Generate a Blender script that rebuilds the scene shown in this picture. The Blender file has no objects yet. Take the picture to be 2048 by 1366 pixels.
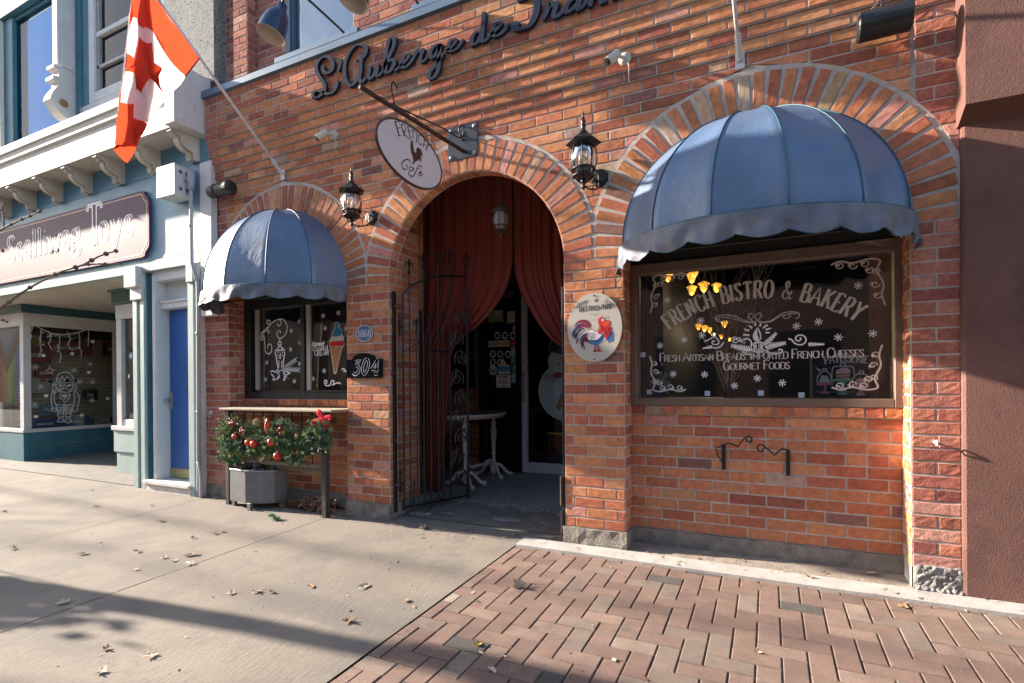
import bpy, math, random
from math import pi, sin, cos, radians as R_, sqrt, atan2
from mathutils import Vector
random.seed(7)
scene = bpy.context.scene
# ---------------------------------------------------------------- camera
CAM = Vector((0.0, -3.742, 1.2))
F_, CX, CY = 1056.5, 1024.0, 770.13          # focal length and principal point on the 2048 px photo
YAW, PIT, ROL = R_(25.93), R_(-0.155), R_(-0.427)
dv = Vector((-sin(YAW)*cos(PIT), cos(YAW)*cos(PIT), sin(PIT)))
rv = Vector((cos(YAW), sin(YAW), 0)); uv = rv.cross(dv)
r2 = rv*cos(ROL)+uv*sin(ROL); u2 = -rv*sin(ROL)+uv*cos(ROL)
cam_data = bpy.data.cameras.new('camera'); cam = bpy.data.objects.new('camera', cam_data)
scene.collection.objects.link(cam); scene.camera = cam
cam_data.sensor_width = 36; cam_data.lens = F_/2048*36
cam_data.shift_y = (CY-683)/2048; cam_data.clip_start = 0.05; cam_data.clip_end = 400
from mathutils import Matrix
Mx = Matrix((r2, u2, -dv)).transposed().to_4x4(); Mx.translation = CAM
cam.matrix_world = Mx
# ---------------------------------------------------------------- light
SUN = Vector((7.3, 1.0, -2.85)).normalized()   # direction the light travels
world = bpy.data.worlds.new('World'); scene.world = world; world.use_nodes = True
wn = world.node_tree; wn.nodes.clear()
sky = wn.nodes.new('ShaderNodeTexSky'); sky.sky_type = 'NISHITA'; sky.sun_disc = False
sky.sun_elevation = math.asin(-SUN.z); sky.sun_rotation = atan2(-SUN.x, -SUN.y)
bg = wn.nodes.new('ShaderNodeBackground'); bg.inputs[1].default_value = 0.11
wo = wn.nodes.new('ShaderNodeOutputWorld')
wn.links.new(sky.outputs[0], bg.inputs[0]); wn.links.new(bg.outputs[0], wo.inputs[0])
sl = bpy.data.lights.new('sun', 'SUN'); sl.energy = 5.0; sl.angle = R_(0.9); sl.color = (1.0, 0.88, 0.74)
so = bpy.data.objects.new('sun', sl); scene.collection.objects.link(so)
so.rotation_euler = (-SUN).to_track_quat('Z', 'Y').to_euler(); so.location = (-20, -5, 12)
scene.view_settings.view_transform = 'Standard'; scene.view_settings.look = 'None'
scene.view_settings.exposure = 1.85; scene.view_settings.gamma = 1.0
scene.cycles.max_bounces = 8; scene.cycles.transparent_max_bounces = 24

# ---------------------------------------------------------------- helpers
def ray(px, py):
    return r2*((px-CX)/F_) - u2*((py-CY)/F_) + dv
def P(px, py, Y):                                 # photo point on the plane y = Y
    v = ray(px, py); t = (Y-CAM.y)/v.y; return CAM+v*t
def PX(px, py, X):
    v = ray(px, py); t = (X-CAM.x)/v.x; return CAM+v*t
SL = 0.0355
def gz(y): return SL*y
def PG(px, py):                                   # photo point on the sloping pavement
    v = ray(px, py); t = (SL*CAM.y-CAM.z)/(v.z-SL*v.y); return CAM+v*t

class MB:
    def __init__(s): s.v=[]; s.f=[]; s.c=[]; s.col=(1,1,1); s.m=[]; s.mi=0
    def vert(s, p, c=None): s.v.append(tuple(p)); s.c.append(c or s.col); return len(s.v)-1
    def face(s, idx): s.f.append(tuple(idx)); s.m.append(s.mi)
    def quad(s, a, b, c, d, col=None):
        i=[s.vert(p,col) for p in (a,b,c,d)]; s.face(i)
    def box(s, x0, x1, y0, y1, z0, z1, col=None, T=None):
        T = T or (lambda x,y,z:(x,y,z))
        i=[s.vert(T(x,y,z),col) for x in (x0,x1) for y in (y0,y1) for z in (z0,z1)]
        for f in ((0,1,3,2),(4,6,7,5),(0,4,5,1),(2,3,7,6),(0,2,6,4),(1,5,7,3)): s.face([i[k] for k in f])
    def bbox(s, x0, x1, y0, y1, z0, z1, b=0.006, col=None, T=None):   # box with chamfered edges
        T = T or (lambda x,y,z:(x,y,z)); idx={}
        b=min(b,(x1-x0)*.45,(y1-y0)*.45,(z1-z0)*.45)
        X=(x0,x1);Y=(y0,y1);Z=(z0,z1)
        for i in (0,1):
            for j in (0,1):
                for k in (0,1):
                    sx=b*(1-2*i); sy=b*(1-2*j); sz=b*(1-2*k)
                    idx[i,j,k,0]=s.vert(T(X[i],Y[j]+sy,Z[k]+sz),col)
                    idx[i,j,k,1]=s.vert(T(X[i]+sx,Y[j],Z[k]+sz),col)
                    idx[i,j,k,2]=s.vert(T(X[i]+sx,Y[j]+sy,Z[k]),col)
        for i in (0,1):
            s.face([idx[i,0,0,0],idx[i,1,0,0],idx[i,1,1,0],idx[i,0,1,0]][::1 if i else -1])
            s.face([idx[0,i,0,1],idx[1,i,0,1],idx[1,i,1,1],idx[0,i,1,1]][::-1 if i else 1])
            s.face([idx[0,0,i,2],idx[1,0,i,2],idx[1,1,i,2],idx[0,1,i,2]][::1 if i else -1])
        for a in (0,1):
            for c in (0,1):
                s.face([idx[a,c,0,0],idx[a,c,1,0],idx[a,c,1,1],idx[a,c,0,1]])
                s.face([idx[a,0,c,0],idx[a,1,c,0],idx[a,1,c,2],idx[a,0,c,2]])
                s.face([idx[0,a,c,1],idx[1,a,c,1],idx[1,a,c,2],idx[0,a,c,2]])
                for d in (0,1): s.face([idx[a,c,d,0],idx[a,c,d,1],idx[a,c,d,2]])
    def tube(s, pts, r, n=8, col=None, close=False, caps=True, flat=1.0):
        pts=[Vector(p) for p in pts]; m=len(pts)
        rr = r if isinstance(r,(list,tuple)) else [r]*m
        rings=[]; prev=None
        for k,p in enumerate(pts):
            a=pts[(k-1)%m] if (k>0 or close) else p; b=pts[(k+1)%m] if (k<m-1 or close) else p
            d=(b-a); d = d.normalized() if d.length>1e-9 else Vector((0,0,1))
            if prev is None:
                u=d.cross(Vector((0,1,0)));
                if u.length<1e-3: u=d.cross(Vector((1,0,0)))
            else: u=prev-d*prev.dot(d)
            if u.length<1e-6: u=d.orthogonal()
            u.normalize(); w=d.cross(u); prev=u
            rings.append([s.vert(p+u*(rr[k]*cos(2*pi*j/n))+w*(rr[k]*flat*sin(2*pi*j/n)),col) for j in range(n)])
        for k in range(m if close else m-1):
            A=rings[k];B=rings[(k+1)%m]
            for j in range(n): s.face([A[j],A[(j+1)%n],B[(j+1)%n],B[j]])
        if caps and not close: s.face(rings[0][::-1]); s.face(rings[-1])
    def lathe(s, c, prof, n=16, col=None, ax='z', sx=1.0, sy=1.0, ph=0.0, T=None):
        rings=[]; c=Vector(c)
        for r,z in prof:
            ring=[]
            for j in range(n):
                a=2*pi*j/n+ph; x=r*cos(a)*sx; y=r*sin(a)*sy
                p={'z':(x,y,z),'y':(x,z,y),'x':(z,x,y)}[ax]
                p=c+Vector(p)
                if T: p=T(p)
                ring.append(s.vert(p,col))
            rings.append(ring)
        for k in range(len(rings)-1):
            for j in range(n): s.face([rings[k][j],rings[k][(j+1)%n],rings[k+1][(j+1)%n],rings[k+1][j]])
        if prof[0][0]>1e-4: s.face(rings[0][::-1])
        if prof[-1][0]>1e-4: s.face(rings[-1])
    def sphere(s, c, r, n=10, col=None, sz=1.0, jit=0):
        s.lathe(c,[(r*sin(pi*k/(n//2+1))*(1+random.uniform(-jit,jit)),-r*sz*cos(pi*k/(n//2+1))) for k in range(n//2+2)],n,col)
    def ribbon(s, pts, w, T, d=0.0, th=0.0, col=None, close=False, ends=True):
        # flat stroke in the plane given by T(u, v, d); w may be a list or f(direction)
        m=len(pts); L=[];Rr=[]
        for k in range(m):
            a=pts[(k-1)%m] if (k>0 or close) else pts[k]; b=pts[(k+1)%m] if (k<m-1 or close) else pts[k]
            dx=b[0]-a[0]; dy=b[1]-a[1]; l=sqrt(dx*dx+dy*dy) or 1e-9; dx/=l; dy/=l
            ww = w(dx,dy) if callable(w) else (w[k] if isinstance(w,(list,tuple)) else w)
            L.append((pts[k][0]-dy*ww/2,pts[k][1]+dx*ww/2)); Rr.append((pts[k][0]+dy*ww/2,pts[k][1]-dx*ww/2))
        li=[s.vert(T(p[0],p[1],d+th),col) for p in L]; ri=[s.vert(T(p[0],p[1],d+th),col) for p in Rr]
        rng=range(m if close else m-1)
        for k in rng: s.face([ri[k],ri[(k+1)%m],li[(k+1)%m],li[k]])
        if th:
            lb=[s.vert(T(p[0],p[1],d),col) for p in L]; rb=[s.vert(T(p[0],p[1],d),col) for p in Rr]
            for k in rng:
                q=(k+1)%m; s.face([li[k],li[q],lb[q],lb[k]]); s.face([ri[q],ri[k],rb[k],rb[q]])
            if not close: s.face([li[0],lb[0],rb[0],ri[0]]); s.face([li[-1],ri[-1],rb[-1],lb[-1]])
    def poly(s, pts, T, d=0.0, th=0.0, col=None):
        i=[s.vert(T(p[0],p[1],d+th),col) for p in pts]; s.face(i)
        if th:
            j=[s.vert(T(p[0],p[1],d),col) for p in pts]; n=len(pts)
            for k in range(n): s.face([i[k],j[k],j[(k+1)%n],i[(k+1)%n]])
    def build(s, name, mat, parent=None, smooth=False, angle=None):
        me=bpy.data.meshes.new(name); me.from_pydata(s.v,[],s.f)
        mats = mat if isinstance(mat,(list,tuple)) else [mat]
        for q in mats: me.materials.append(q)
        if len(mats)>1: me.polygons.foreach_set('material_index',s.m)
        at=me.color_attributes.new('Col','FLOAT_COLOR','POINT')
        buf=[]
        for c in s.c: buf+= [c[0],c[1],c[2],1.0]
        at.data.foreach_set('color',buf)
        if smooth: me.polygons.foreach_set('use_smooth',[True]*len(me.polygons))
        me.update(); o=bpy.data.objects.new(name,me); scene.collection.objects.link(o)
        if parent is not None:
            o.parent=parent
            if parent.type=='EMPTY': o.location=-parent.location
        return o
def spl(pts, n=6, close=False):
    out=[]; m=len(pts); d=len(pts[0])
    for k in range(m if close else m-1):
        p0=pts[(k-1)%m] if (k>0 or close) else pts[0]; p1=pts[k]; p2=pts[(k+1)%m]
        p3=pts[(k+2)%m] if (k<m-2 or close) else pts[-1]
        for j in range(n):
            t=j/n
            out.append(tuple(.5*((2*p1[i])+(-p0[i]+p2[i])*t+(2*p0[i]-5*p1[i]+4*p2[i]-p3[i])*t*t+(-p0[i]+3*p1[i]-3*p2[i]+p3[i])*t**3) for i in range(d)))
    if not close: out.append(tuple(pts[-1]))
    return out
def pp(st, s=1.0, ox=0.0, oy=0.0):
    return [(float(a.split(',')[0])/s+ox, float(a.split(',')[1])/s+oy) for a in st.split()]
def tag(o, label=None, cat=None, group=None, kind=None):
    if label: o['label']=label
    if cat: o['category']=cat
    if group: o['group']=group
    if kind: o['kind']=kind
    return o
def thing(name, label, cat, loc=(0,0,0), group=None, rz=0.0):
    o=bpy.data.objects.new(name,None); scene.collection.objects.link(o); o.empty_display_size=.1
    o.location=loc; o.rotation_euler=(0,0,rz); return tag(o,label,cat,group)
def put(o, loc):                                  # keep world-space mesh but parent it to an empty standing at loc
    o.location=-Vector(loc); return o

# ---------------------------------------------------------------- materials
MATS={}
def mat(name, col=(.5,.5,.5), rough=.6, metal=0.0, var=.18, vs=6.0, bump=.15, bs=60.0, vcol=False, coat=0.0,
        fleck=None, fs=220.0, ft=.62, spec=.5, streak=None, bd=.004, dirt=None, ds=3.0, dt=.55, trans=0.0, sc_=0.0):
    if name in MATS: return MATS[name]
    m=bpy.data.materials.new(name); m.use_nodes=True; nt=m.node_tree; N=nt.nodes; L=nt.links
    b=N['Principled BSDF']; tc=N.new('ShaderNodeTexCoord')
    b.inputs['Roughness'].default_value=rough; b.inputs['Metallic'].default_value=metal
    b.inputs['Specular IOR Level'].default_value=spec; b.inputs['Coat Weight'].default_value=coat
    no=N.new('ShaderNodeTexNoise'); no.inputs['Scale'].default_value=vs; no.inputs['Detail'].default_value=6
    L.new(tc.outputs['Object'],no.inputs['Vector'])
    mr=N.new('ShaderNodeMapRange'); mr.inputs['From Min'].default_value=.3; mr.inputs['From Max'].default_value=.7
    mr.inputs['To Min'].default_value=1-var; mr.inputs['To Max'].default_value=1+var; L.new(no.outputs[0],mr.inputs[0])
    mx=N.new('ShaderNodeMix'); mx.data_type='RGBA'; mx.blend_type='MULTIPLY'; mx.inputs[0].default_value=1
    if vcol:
        at=N.new('ShaderNodeAttribute'); at.attribute_name='Col'; L.new(at.outputs[0],mx.inputs[6])
    else: mx.inputs[6].default_value=(*col,1)
    L.new(mr.outputs[0],mx.inputs[7]); out=mx.outputs[2]
    if fleck:
        n2=N.new('ShaderNodeTexNoise'); n2.inputs['Scale'].default_value=fs; n2.inputs['Detail'].default_value=2
        L.new(tc.outputs['Object'],n2.inputs['Vector'])
        r=N.new('ShaderNodeMapRange'); r.inputs['From Min'].default_value=ft; r.inputs['From Max'].default_value=ft+.05; L.new(n2.outputs[0],r.inputs[0])
        m2=N.new('ShaderNodeMix'); m2.data_type='RGBA'; L.new(r.outputs[0],m2.inputs[0]); L.new(out,m2.inputs[6]); m2.inputs[7].default_value=(*fleck,1); out=m2.outputs[2]
    if dirt:
        n3=N.new('ShaderNodeTexNoise'); n3.inputs['Scale'].default_value=ds; n3.inputs['Detail'].default_value=8; n3.inputs['Roughness'].default_value=.7
        L.new(tc.outputs['Object'],n3.inputs['Vector'])
        r=N.new('ShaderNodeMapRange'); r.inputs['From Min'].default_value=dt; r.inputs['From Max'].default_value=dt+.12; L.new(n3.outputs[0],r.inputs[0])
        m3=N.new('ShaderNodeMix'); m3.data_type='RGBA'; L.new(r.outputs[0],m3.inputs[0]); L.new(out,m3.inputs[6]); m3.inputs[7].default_value=(*dirt,1); out=m3.outputs[2]
    L.new(out,b.inputs['Base Color'])
    if bump:
        n4=N.new('ShaderNodeTexNoise'); n4.inputs['Scale'].default_value=bs; n4.inputs['Detail'].default_value=5; n4.inputs['Roughness'].default_value=.6
        if streak:
            mp=N.new('ShaderNodeMapping'); mp.inputs['Scale'].default_value=streak; L.new(tc.outputs['Object'],mp.inputs[0]); L.new(mp.outputs[0],n4.inputs['Vector'])
        else: L.new(tc.outputs['Object'],n4.inputs['Vector'])
        if sc_:
            r5=N.new('ShaderNodeMapRange'); r5.inputs['From Min'].default_value=.35; r5.inputs['From Max'].default_value=.65; r5.inputs['To Min'].default_value=1-sc_; r5.inputs['To Max'].default_value=1+sc_; L.new(n4.outputs[0],r5.inputs[0])
            m5=N.new('ShaderNodeMix'); m5.data_type='RGBA'; m5.blend_type='MULTIPLY'; m5.inputs[0].default_value=1; L.new(out,m5.inputs[6]); L.new(r5.outputs[0],m5.inputs[7]); out=m5.outputs[2]; L.new(out,b.inputs['Base Color'])
        bp=N.new('ShaderNodeBump'); bp.inputs['Strength'].default_value=bump; bp.inputs['Distance'].default_value=bd
        L.new(n4.outputs[0],bp.inputs['Height']); L.new(bp.outputs[0],b.inputs['Normal'])
    if trans:
        tr=N.new('ShaderNodeBsdfTranslucent'); L.new(out,tr.inputs[0])
        ms=N.new('ShaderNodeMixShader'); ms.inputs[0].default_value=trans
        L.new(b.outputs[0],ms.inputs[1]); L.new(tr.outputs[0],ms.inputs[2]); L.new(ms.outputs[0],N['Material Output'].inputs[0])
    MATS[name]=m; return m
def glass(name, tint=(.9,.95,.95), refl=.09, rough=.02, wav=0.0, ior=1.52):
    m=bpy.data.materials.new(name); m.use_nodes=True; nt=m.node_tree; N=nt.nodes; L=nt.links; N.remove(N['Principled BSDF'])
    t=N.new('ShaderNodeBsdfTransparent'); t.inputs[0].default_value=(*tint,1)
    g=N.new('ShaderNodeBsdfGlossy'); g.inputs['Roughness'].default_value=rough
    fr=N.new('ShaderNodeFresnel'); fr.inputs[0].default_value=ior
    ad=N.new('ShaderNodeMath'); ad.operation='MULTIPLY_ADD'; ad.inputs[1].default_value=1.0; ad.inputs[2].default_value=refl
    L.new(fr.outputs[0],ad.inputs[0]); ms=N.new('ShaderNodeMixShader'); L.new(ad.outputs[0],ms.inputs[0])
    if wav:
        no=N.new('ShaderNodeTexNoise'); no.inputs['Scale'].default_value=1.6; tc=N.new('ShaderNodeTexCoord'); L.new(tc.outputs['Object'],no.inputs['Vector'])
        bp=N.new('ShaderNodeBump'); bp.inputs['Distance'].default_value=wav; L.new(no.outputs[0],bp.inputs['Height']); L.new(bp.outputs[0],g.inputs['Normal'])
    L.new(t.outputs[0],ms.inputs[1]); L.new(g.outputs[0],ms.inputs[2]); L.new(ms.outputs[0],N['Material Output'].inputs[0]); return m
def emit(name, col, st):
    m=bpy.data.materials.new(name); m.use_nodes=True; b=m.node_tree.nodes['Principled BSDF']
    b.inputs['Base Color'].default_value=(*col,1); b.inputs['Emission Color'].default_value=(*col,1); b.inputs['Emission Strength'].default_value=st; return m
M_BRICK=mat('brick',vcol=True,rough=.92,var=.22,vs=26,bump=.7,bs=150,bd=.003,dirt=(.045,.03,.025),ds=40,dt=.66,spec=.2)
M_ROCK=mat('rough_brick',vcol=True,rough=.95,var=.25,vs=30,bump=.7,bs=90,bd=.005,dirt=(.46,.37,.32),ds=18,dt=.61,spec=.2)
M_MORT=mat('mortar',(.47,.41,.36),.95,var=.22,vs=14,bump=.9,bs=120,bd=.004,spec=.2)
M_CONC=mat('concrete',(.215,.182,.148),.93,var=.16,vs=1.1,bump=.55,bs=90,bd=.005,streak=(1,.16,1),fleck=(.11,.095,.08),fs=230,ft=.60,dirt=(.165,.145,.125),ds=1.6,dt=.47,sc_=.07)
M_FOUND=mat('rough_concrete',(.24,.21,.18),.95,var=.3,vs=12,bump=1.0,bs=60,bd=.012,fleck=(.1,.09,.08),fs=130,ft=.6)
M_WHITEC=mat('pale_concrete',(.40,.375,.35),.9,var=.14,vs=6,bump=.5,bs=90,dirt=(.3,.27,.23),ds=7,dt=.56)
M_PAVER=mat('paver',vcol=True,rough=.93,var=.16,vs=9,bump=.9,bs=260,bd=.004,fleck=(.09,.06,.05),fs=300,ft=.58,dirt=(.13,.10,.08),ds=5,dt=.58)
M_SAND=mat('joint_sand',(.11,.085,.065),.95,bump=.6)
M_BLACK=mat('black_iron',(.018,.018,.02),.45,metal=.3,bump=.3,bs=150)
M_BLKP=mat('black_paint',(.02,.02,.023),.35,var=.3,bump=.2)
M_BRONZE=mat('bronze_frame',(.19,.135,.10),.45,metal=.25,var=.1,bump=.05)
M_NAVY=mat('navy_letter',(.022,.032,.055),.85,spec=.12,var=.2,bump=.2)
M_LEDGE=mat('slate_blue_metal',(.13,.185,.25),.4,metal=.2,var=.12,vs=4,bump=.1,bs=20,dirt=(.3,.33,.36),ds=9,dt=.68)
M_CANV=mat('navy_canvas',(.085,.145,.25),.42,var=.2,vs=3,bump=.45,bs=3.0,bd=.03,spec=.7,dirt=(.13,.16,.22),ds=2.2,dt=.5)
M_VAL=mat('faded_canvas',(.13,.145,.19),.6,var=.25,vs=7,bump=.4,bs=9,bd=.02,dirt=(.17,.15,.14),ds=6,dt=.52)
M_PIPING=mat('teal_piping',(.02,.10,.13),.5,var=.1,bump=0)
M_TEAL=mat('teal_paint',(.05,.165,.21),.55,spec=.35,var=.18,vs=3,bump=.2,bs=12,streak=(4,4,.4))
M_DTEAL=mat('dark_teal_paint',(.03,.10,.11),.5,var=.15,bump=.2)
M_BLUEP=mat('blue_paint',(.10,.24,.34),.5,var=.12,vs=2.5,bump=.2,bs=12,streak=(4,4,.5))
M_MINT=mat('pale_mint_paint',(.36,.455,.44),spec=.35,rough=.6,var=.1,vs=4,bump=.25,bs=14,streak=(4,4,.5),dirt=(.30,.33,.30),ds=5,dt=.62)
M_WHITE=mat('white_paint',(.60,.585,.575),.6,var=.08,vs=5,bump=.25,bs=16,dirt=(.33,.29,.25),ds=7,dt=.62,spec=.3)
M_CREAM=mat('cream_paint',(.55,.51,.44),.6,var=.08,vs=5,bump=.2,bs=16,dirt=(.28,.24,.20),ds=8,dt=.63,spec=.3)
M_BDOOR=mat('blue_door_paint',(.018,.10,.36),.4,var=.12,vs=2,bump=.15,bs=8,fleck=(.25,.28,.33),fs=45,ft=.72)
M_TERRA=mat('brown_stucco',(.20,.102,.082),.95,var=.12,vs=2.2,bump=1.0,bs=150,bd=.010,spec=.2,dirt=(.15,.078,.066),ds=1.7,dt=.5)
M_DARK=mat('dark_interior',(.02,.018,.017),.8,var=.2,bump=0)
M_STEEL=mat('brushed_steel',(.38,.38,.39),.35,metal=.8,var=.1,bump=.1)
M_GREYM=mat('grey_metal',(.17,.175,.185),.5,metal=.4,var=.15,vs=8,bump=.15,dirt=(.28,.27,.25),ds=16,dt=.64)
M_DECAL=mat('white_window_paint',(.85,.85,.90),.7,var=.06,bump=0)
M_DECALG=mat('grey_vinyl',(.62,.57,.54),.6,var=.05,bump=0)
M_VC=mat('painted_print',vcol=True,spec=.2,rough=.65,var=.05,bump=0)
M_VCR=mat('natural_stuff',vcol=True,rough=.8,var=.25,vs=30,bump=.2)
M_CURT=mat('rust_red_curtain',(.26,.058,.042),.9,var=.12,vs=3,bump=.3,bs=220,bd=.001,spec=.2)
M_ALU=mat('light_aluminium',(.62,.63,.65),.4,metal=.1,var=.06,bump=0)
M_STUC=mat('grey_pebble_dash',(.30,.29,.28),.95,var=.1,vs=3,bump=1.0,bs=110,bd=.01,fleck=(.08,.08,.08),fs=75,ft=.56)
G_CLEAR=glass('shop_glass'); G_UP=glass('upper_glass',(.25,.35,.42),.30,.03,.02); G_BLUE=glass('sky_tinted_glass',(.55,.80,1.0),.0,.03,0,1.12); G_LAMP=glass('lantern_glass',(.85,.8,.75),.12,.12,.0)  # G_BLUE: tint stands in for the blue of reflected sky
# ---------------------------------------------------------------- brick bistro building
bb = thing('brick_building','orange and red brick bistro front with three round arches under a blue metal ledge','building',(-2.2,0,0))
BH=.076; BL=.229; Z0=.13; ZS=2.10; RI=.83; RO=1.08
ARCH=[(-4.35,),( -2.205,),(-.09,)]
AX=[-4.35,-2.205,-.09]
PAL=[((.43,.175,.085),5),((.39,.145,.075),5),((.33,.108,.062),4.2),((.26,.088,.058),1.4),((.44,.20,.105),1.6),((.40,.24,.145),.35),((.21,.10,.08),.3),((.33,.22,.17),.35),((.42,.19,.15),.6)]
PALR=[((.35,.132,.085),5),((.30,.108,.075),4),((.38,.15,.11),3),((.23,.08,.064),1.5),((.42,.21,.16),1.4)]
def bcol(pal=PAL, warm=0.0):
    t=sum(w for _,w in pal); r=random.uniform(0,t)
    for c,w in pal:
        r-=w
        if r<=0: break
    k=random.uniform(.86,1.14)*1.17
    return (min(.7,c[0]*k*(1+.06*warm)),c[1]*k*(1+.10*warm)*random.uniform(.93,1.07),c[2]*k*(1+.05*warm))
def brick(mb, q, T, col, proud=.0045, rough=.0007, back=-.01, nu=(0,.016,.2,.4,.6,.8,.984,1), nv=(0,.05,.36,.64,.95,1)):
    (ax,ay),(bx,by),(cx,cy),(dx,dy)=q
    w=abs(bx-ax); nu_ = nu if w>.13 else (0,.035,.35,.65,.965,1)
    c0=random.uniform(-.0012,.0012)*(1 if rough<.002 else 2.5); tl=random.uniform(-.0008,.0008)
    A=[]
    jb=[random.uniform(-.0016,.0016) for _ in range(8)]
    for j,t in enumerate(nv):
        row=[]
        for i,s in enumerate(nu_):
            u=(1-s)*(1-t)*ax+s*(1-t)*bx+s*t*cx+(1-s)*t*dx
            v=(1-s)*(1-t)*ay+s*(1-t)*by+s*t*cy+(1-s)*t*dy
            ed=(i in (0,len(nu_)-1)) or (j in (0,len(nv)-1))
            dd=proud+c0+tl*(s-.5)
            if ed:
                u+=random.uniform(-.0016,.0016); v+=random.uniform(-.0014,.0014); dd-=.0022
            else: dd+=random.uniform(-rough,rough)
            row.append(mb.vert(T(u,v,dd),col))
        A.append(row)
    n=len(nu_); m=len(nv)
    for j in range(m-1):
        for i in range(n-1): mb.face([A[j][i],A[j][i+1],A[j+1][i+1],A[j+1][i]])
    ring=[(0,i) for i in range(n)]+[(j,n-1) for j in range(1,m)]+[(m-1,i) for i in range(n-2,-1,-1)]+[(j,0) for j in range(m-2,0,-1)]
    bk=[]
    for (j,i) in ring:
        s=nu_[i]; t=nv[j]
        u=(1-s)*(1-t)*ax+s*(1-t)*bx+s*t*cx+(1-s)*t*dx; v=(1-s)*(1-t)*ay+s*(1-t)*by+s*t*cy+(1-s)*t*dy
        bk.append(mb.vert(T(u,v,back),col))
    for k in range(len(ring)):
        k2=(k+1)%len(ring); a=A[ring[k][0]][ring[k][1]]; b=A[ring[k2][0]][ring[k2][1]]
        mb.face([bk[k],bk[k2],b,a])
JT=.0115
def course(mb, mo, T, z0, z1, fa, fb, off, pal=PAL, warm=0, mort=True, lmin=.05, rough=.0007, proud=.0045):
    # bricks of one course between the curves x=fa(z) and x=fb(z)
    a0,a1,b0,b1=fa(z0+.005),fa(z1-.005),fb(z0+.005),fb(z1-.005)
    if min(b0,b1)<=max(a0,a1)+.01 and max(b0,b1)<=min(a0,a1)+.03: return
    if mort:
        q=[mo.vert(T(a0,z0,0)),mo.vert(T(b0,z0,0)),mo.vert(T(b1,z1,0)),mo.vert(T(a1,z1,0))]; mo.face(q)
    x=off+BL*math.floor((min(a0,a1)-off)/BL); cuts=[]
    while x<max(b0,b1):
        cuts.append(x+random.uniform(-.006,.006)); x+=BL
    amn=max(a0,a1); bmx=min(b0,b1)
    cuts=[c for c in cuts if c>max(a0,a1)+lmin and c<min(b0,b1)-lmin]
    # occasional header pair
    c2=[]
    pr=None
    for c in cuts:
        if pr is not None and random.random()<.06 and c-pr>.2: c2.append((c+pr)/2)
        c2.append(c); pr=c
    ed=[(a0,a1)]+[(c,c) for c in c2]+[(b0,b1)]
    h=JT/2
    for k in range(len(ed)-1):
        l=ed[k]; r=ed[k+1]
        la,lb=l[0]+h,l[1]+h; ra,rb=r[0]-h,r[1]-h
        if ra<la+.004 and rb<lb+.004: continue
        ra=max(ra,la+.003); rb=max(rb,lb+.003)
        hj=random.uniform(-.001,.001)
        brick(mb,[(la,z0+h+hj),(ra,z0+h+hj),(rb,z1-h+hj),(lb,z1-h+hj)],T,bcol(pal,warm),proud=proud,rough=rough)
def circ(xc, side, r):
    def f(z):
        dz=z-ZS
        if abs(dz)>=r: return None
        return xc+side*sqrt(r*r-dz*dz)
    return f
B=MB(); M=MB(); RB=MB()
def Tf(y0): return lambda u,v,d:(u,y0-d,v)
XL0,XL1,XR1,XR2=-5.57,-5.18,.745,.965
NC=int(round((4.245-Z0)/BH)); ZT=Z0+NC*BH
def corb(z): return -.105*min(1,max(0,(round((z-3.27)/BH))/7.0)) if z>3.27 else 0.0
RG=RO+.022
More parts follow.
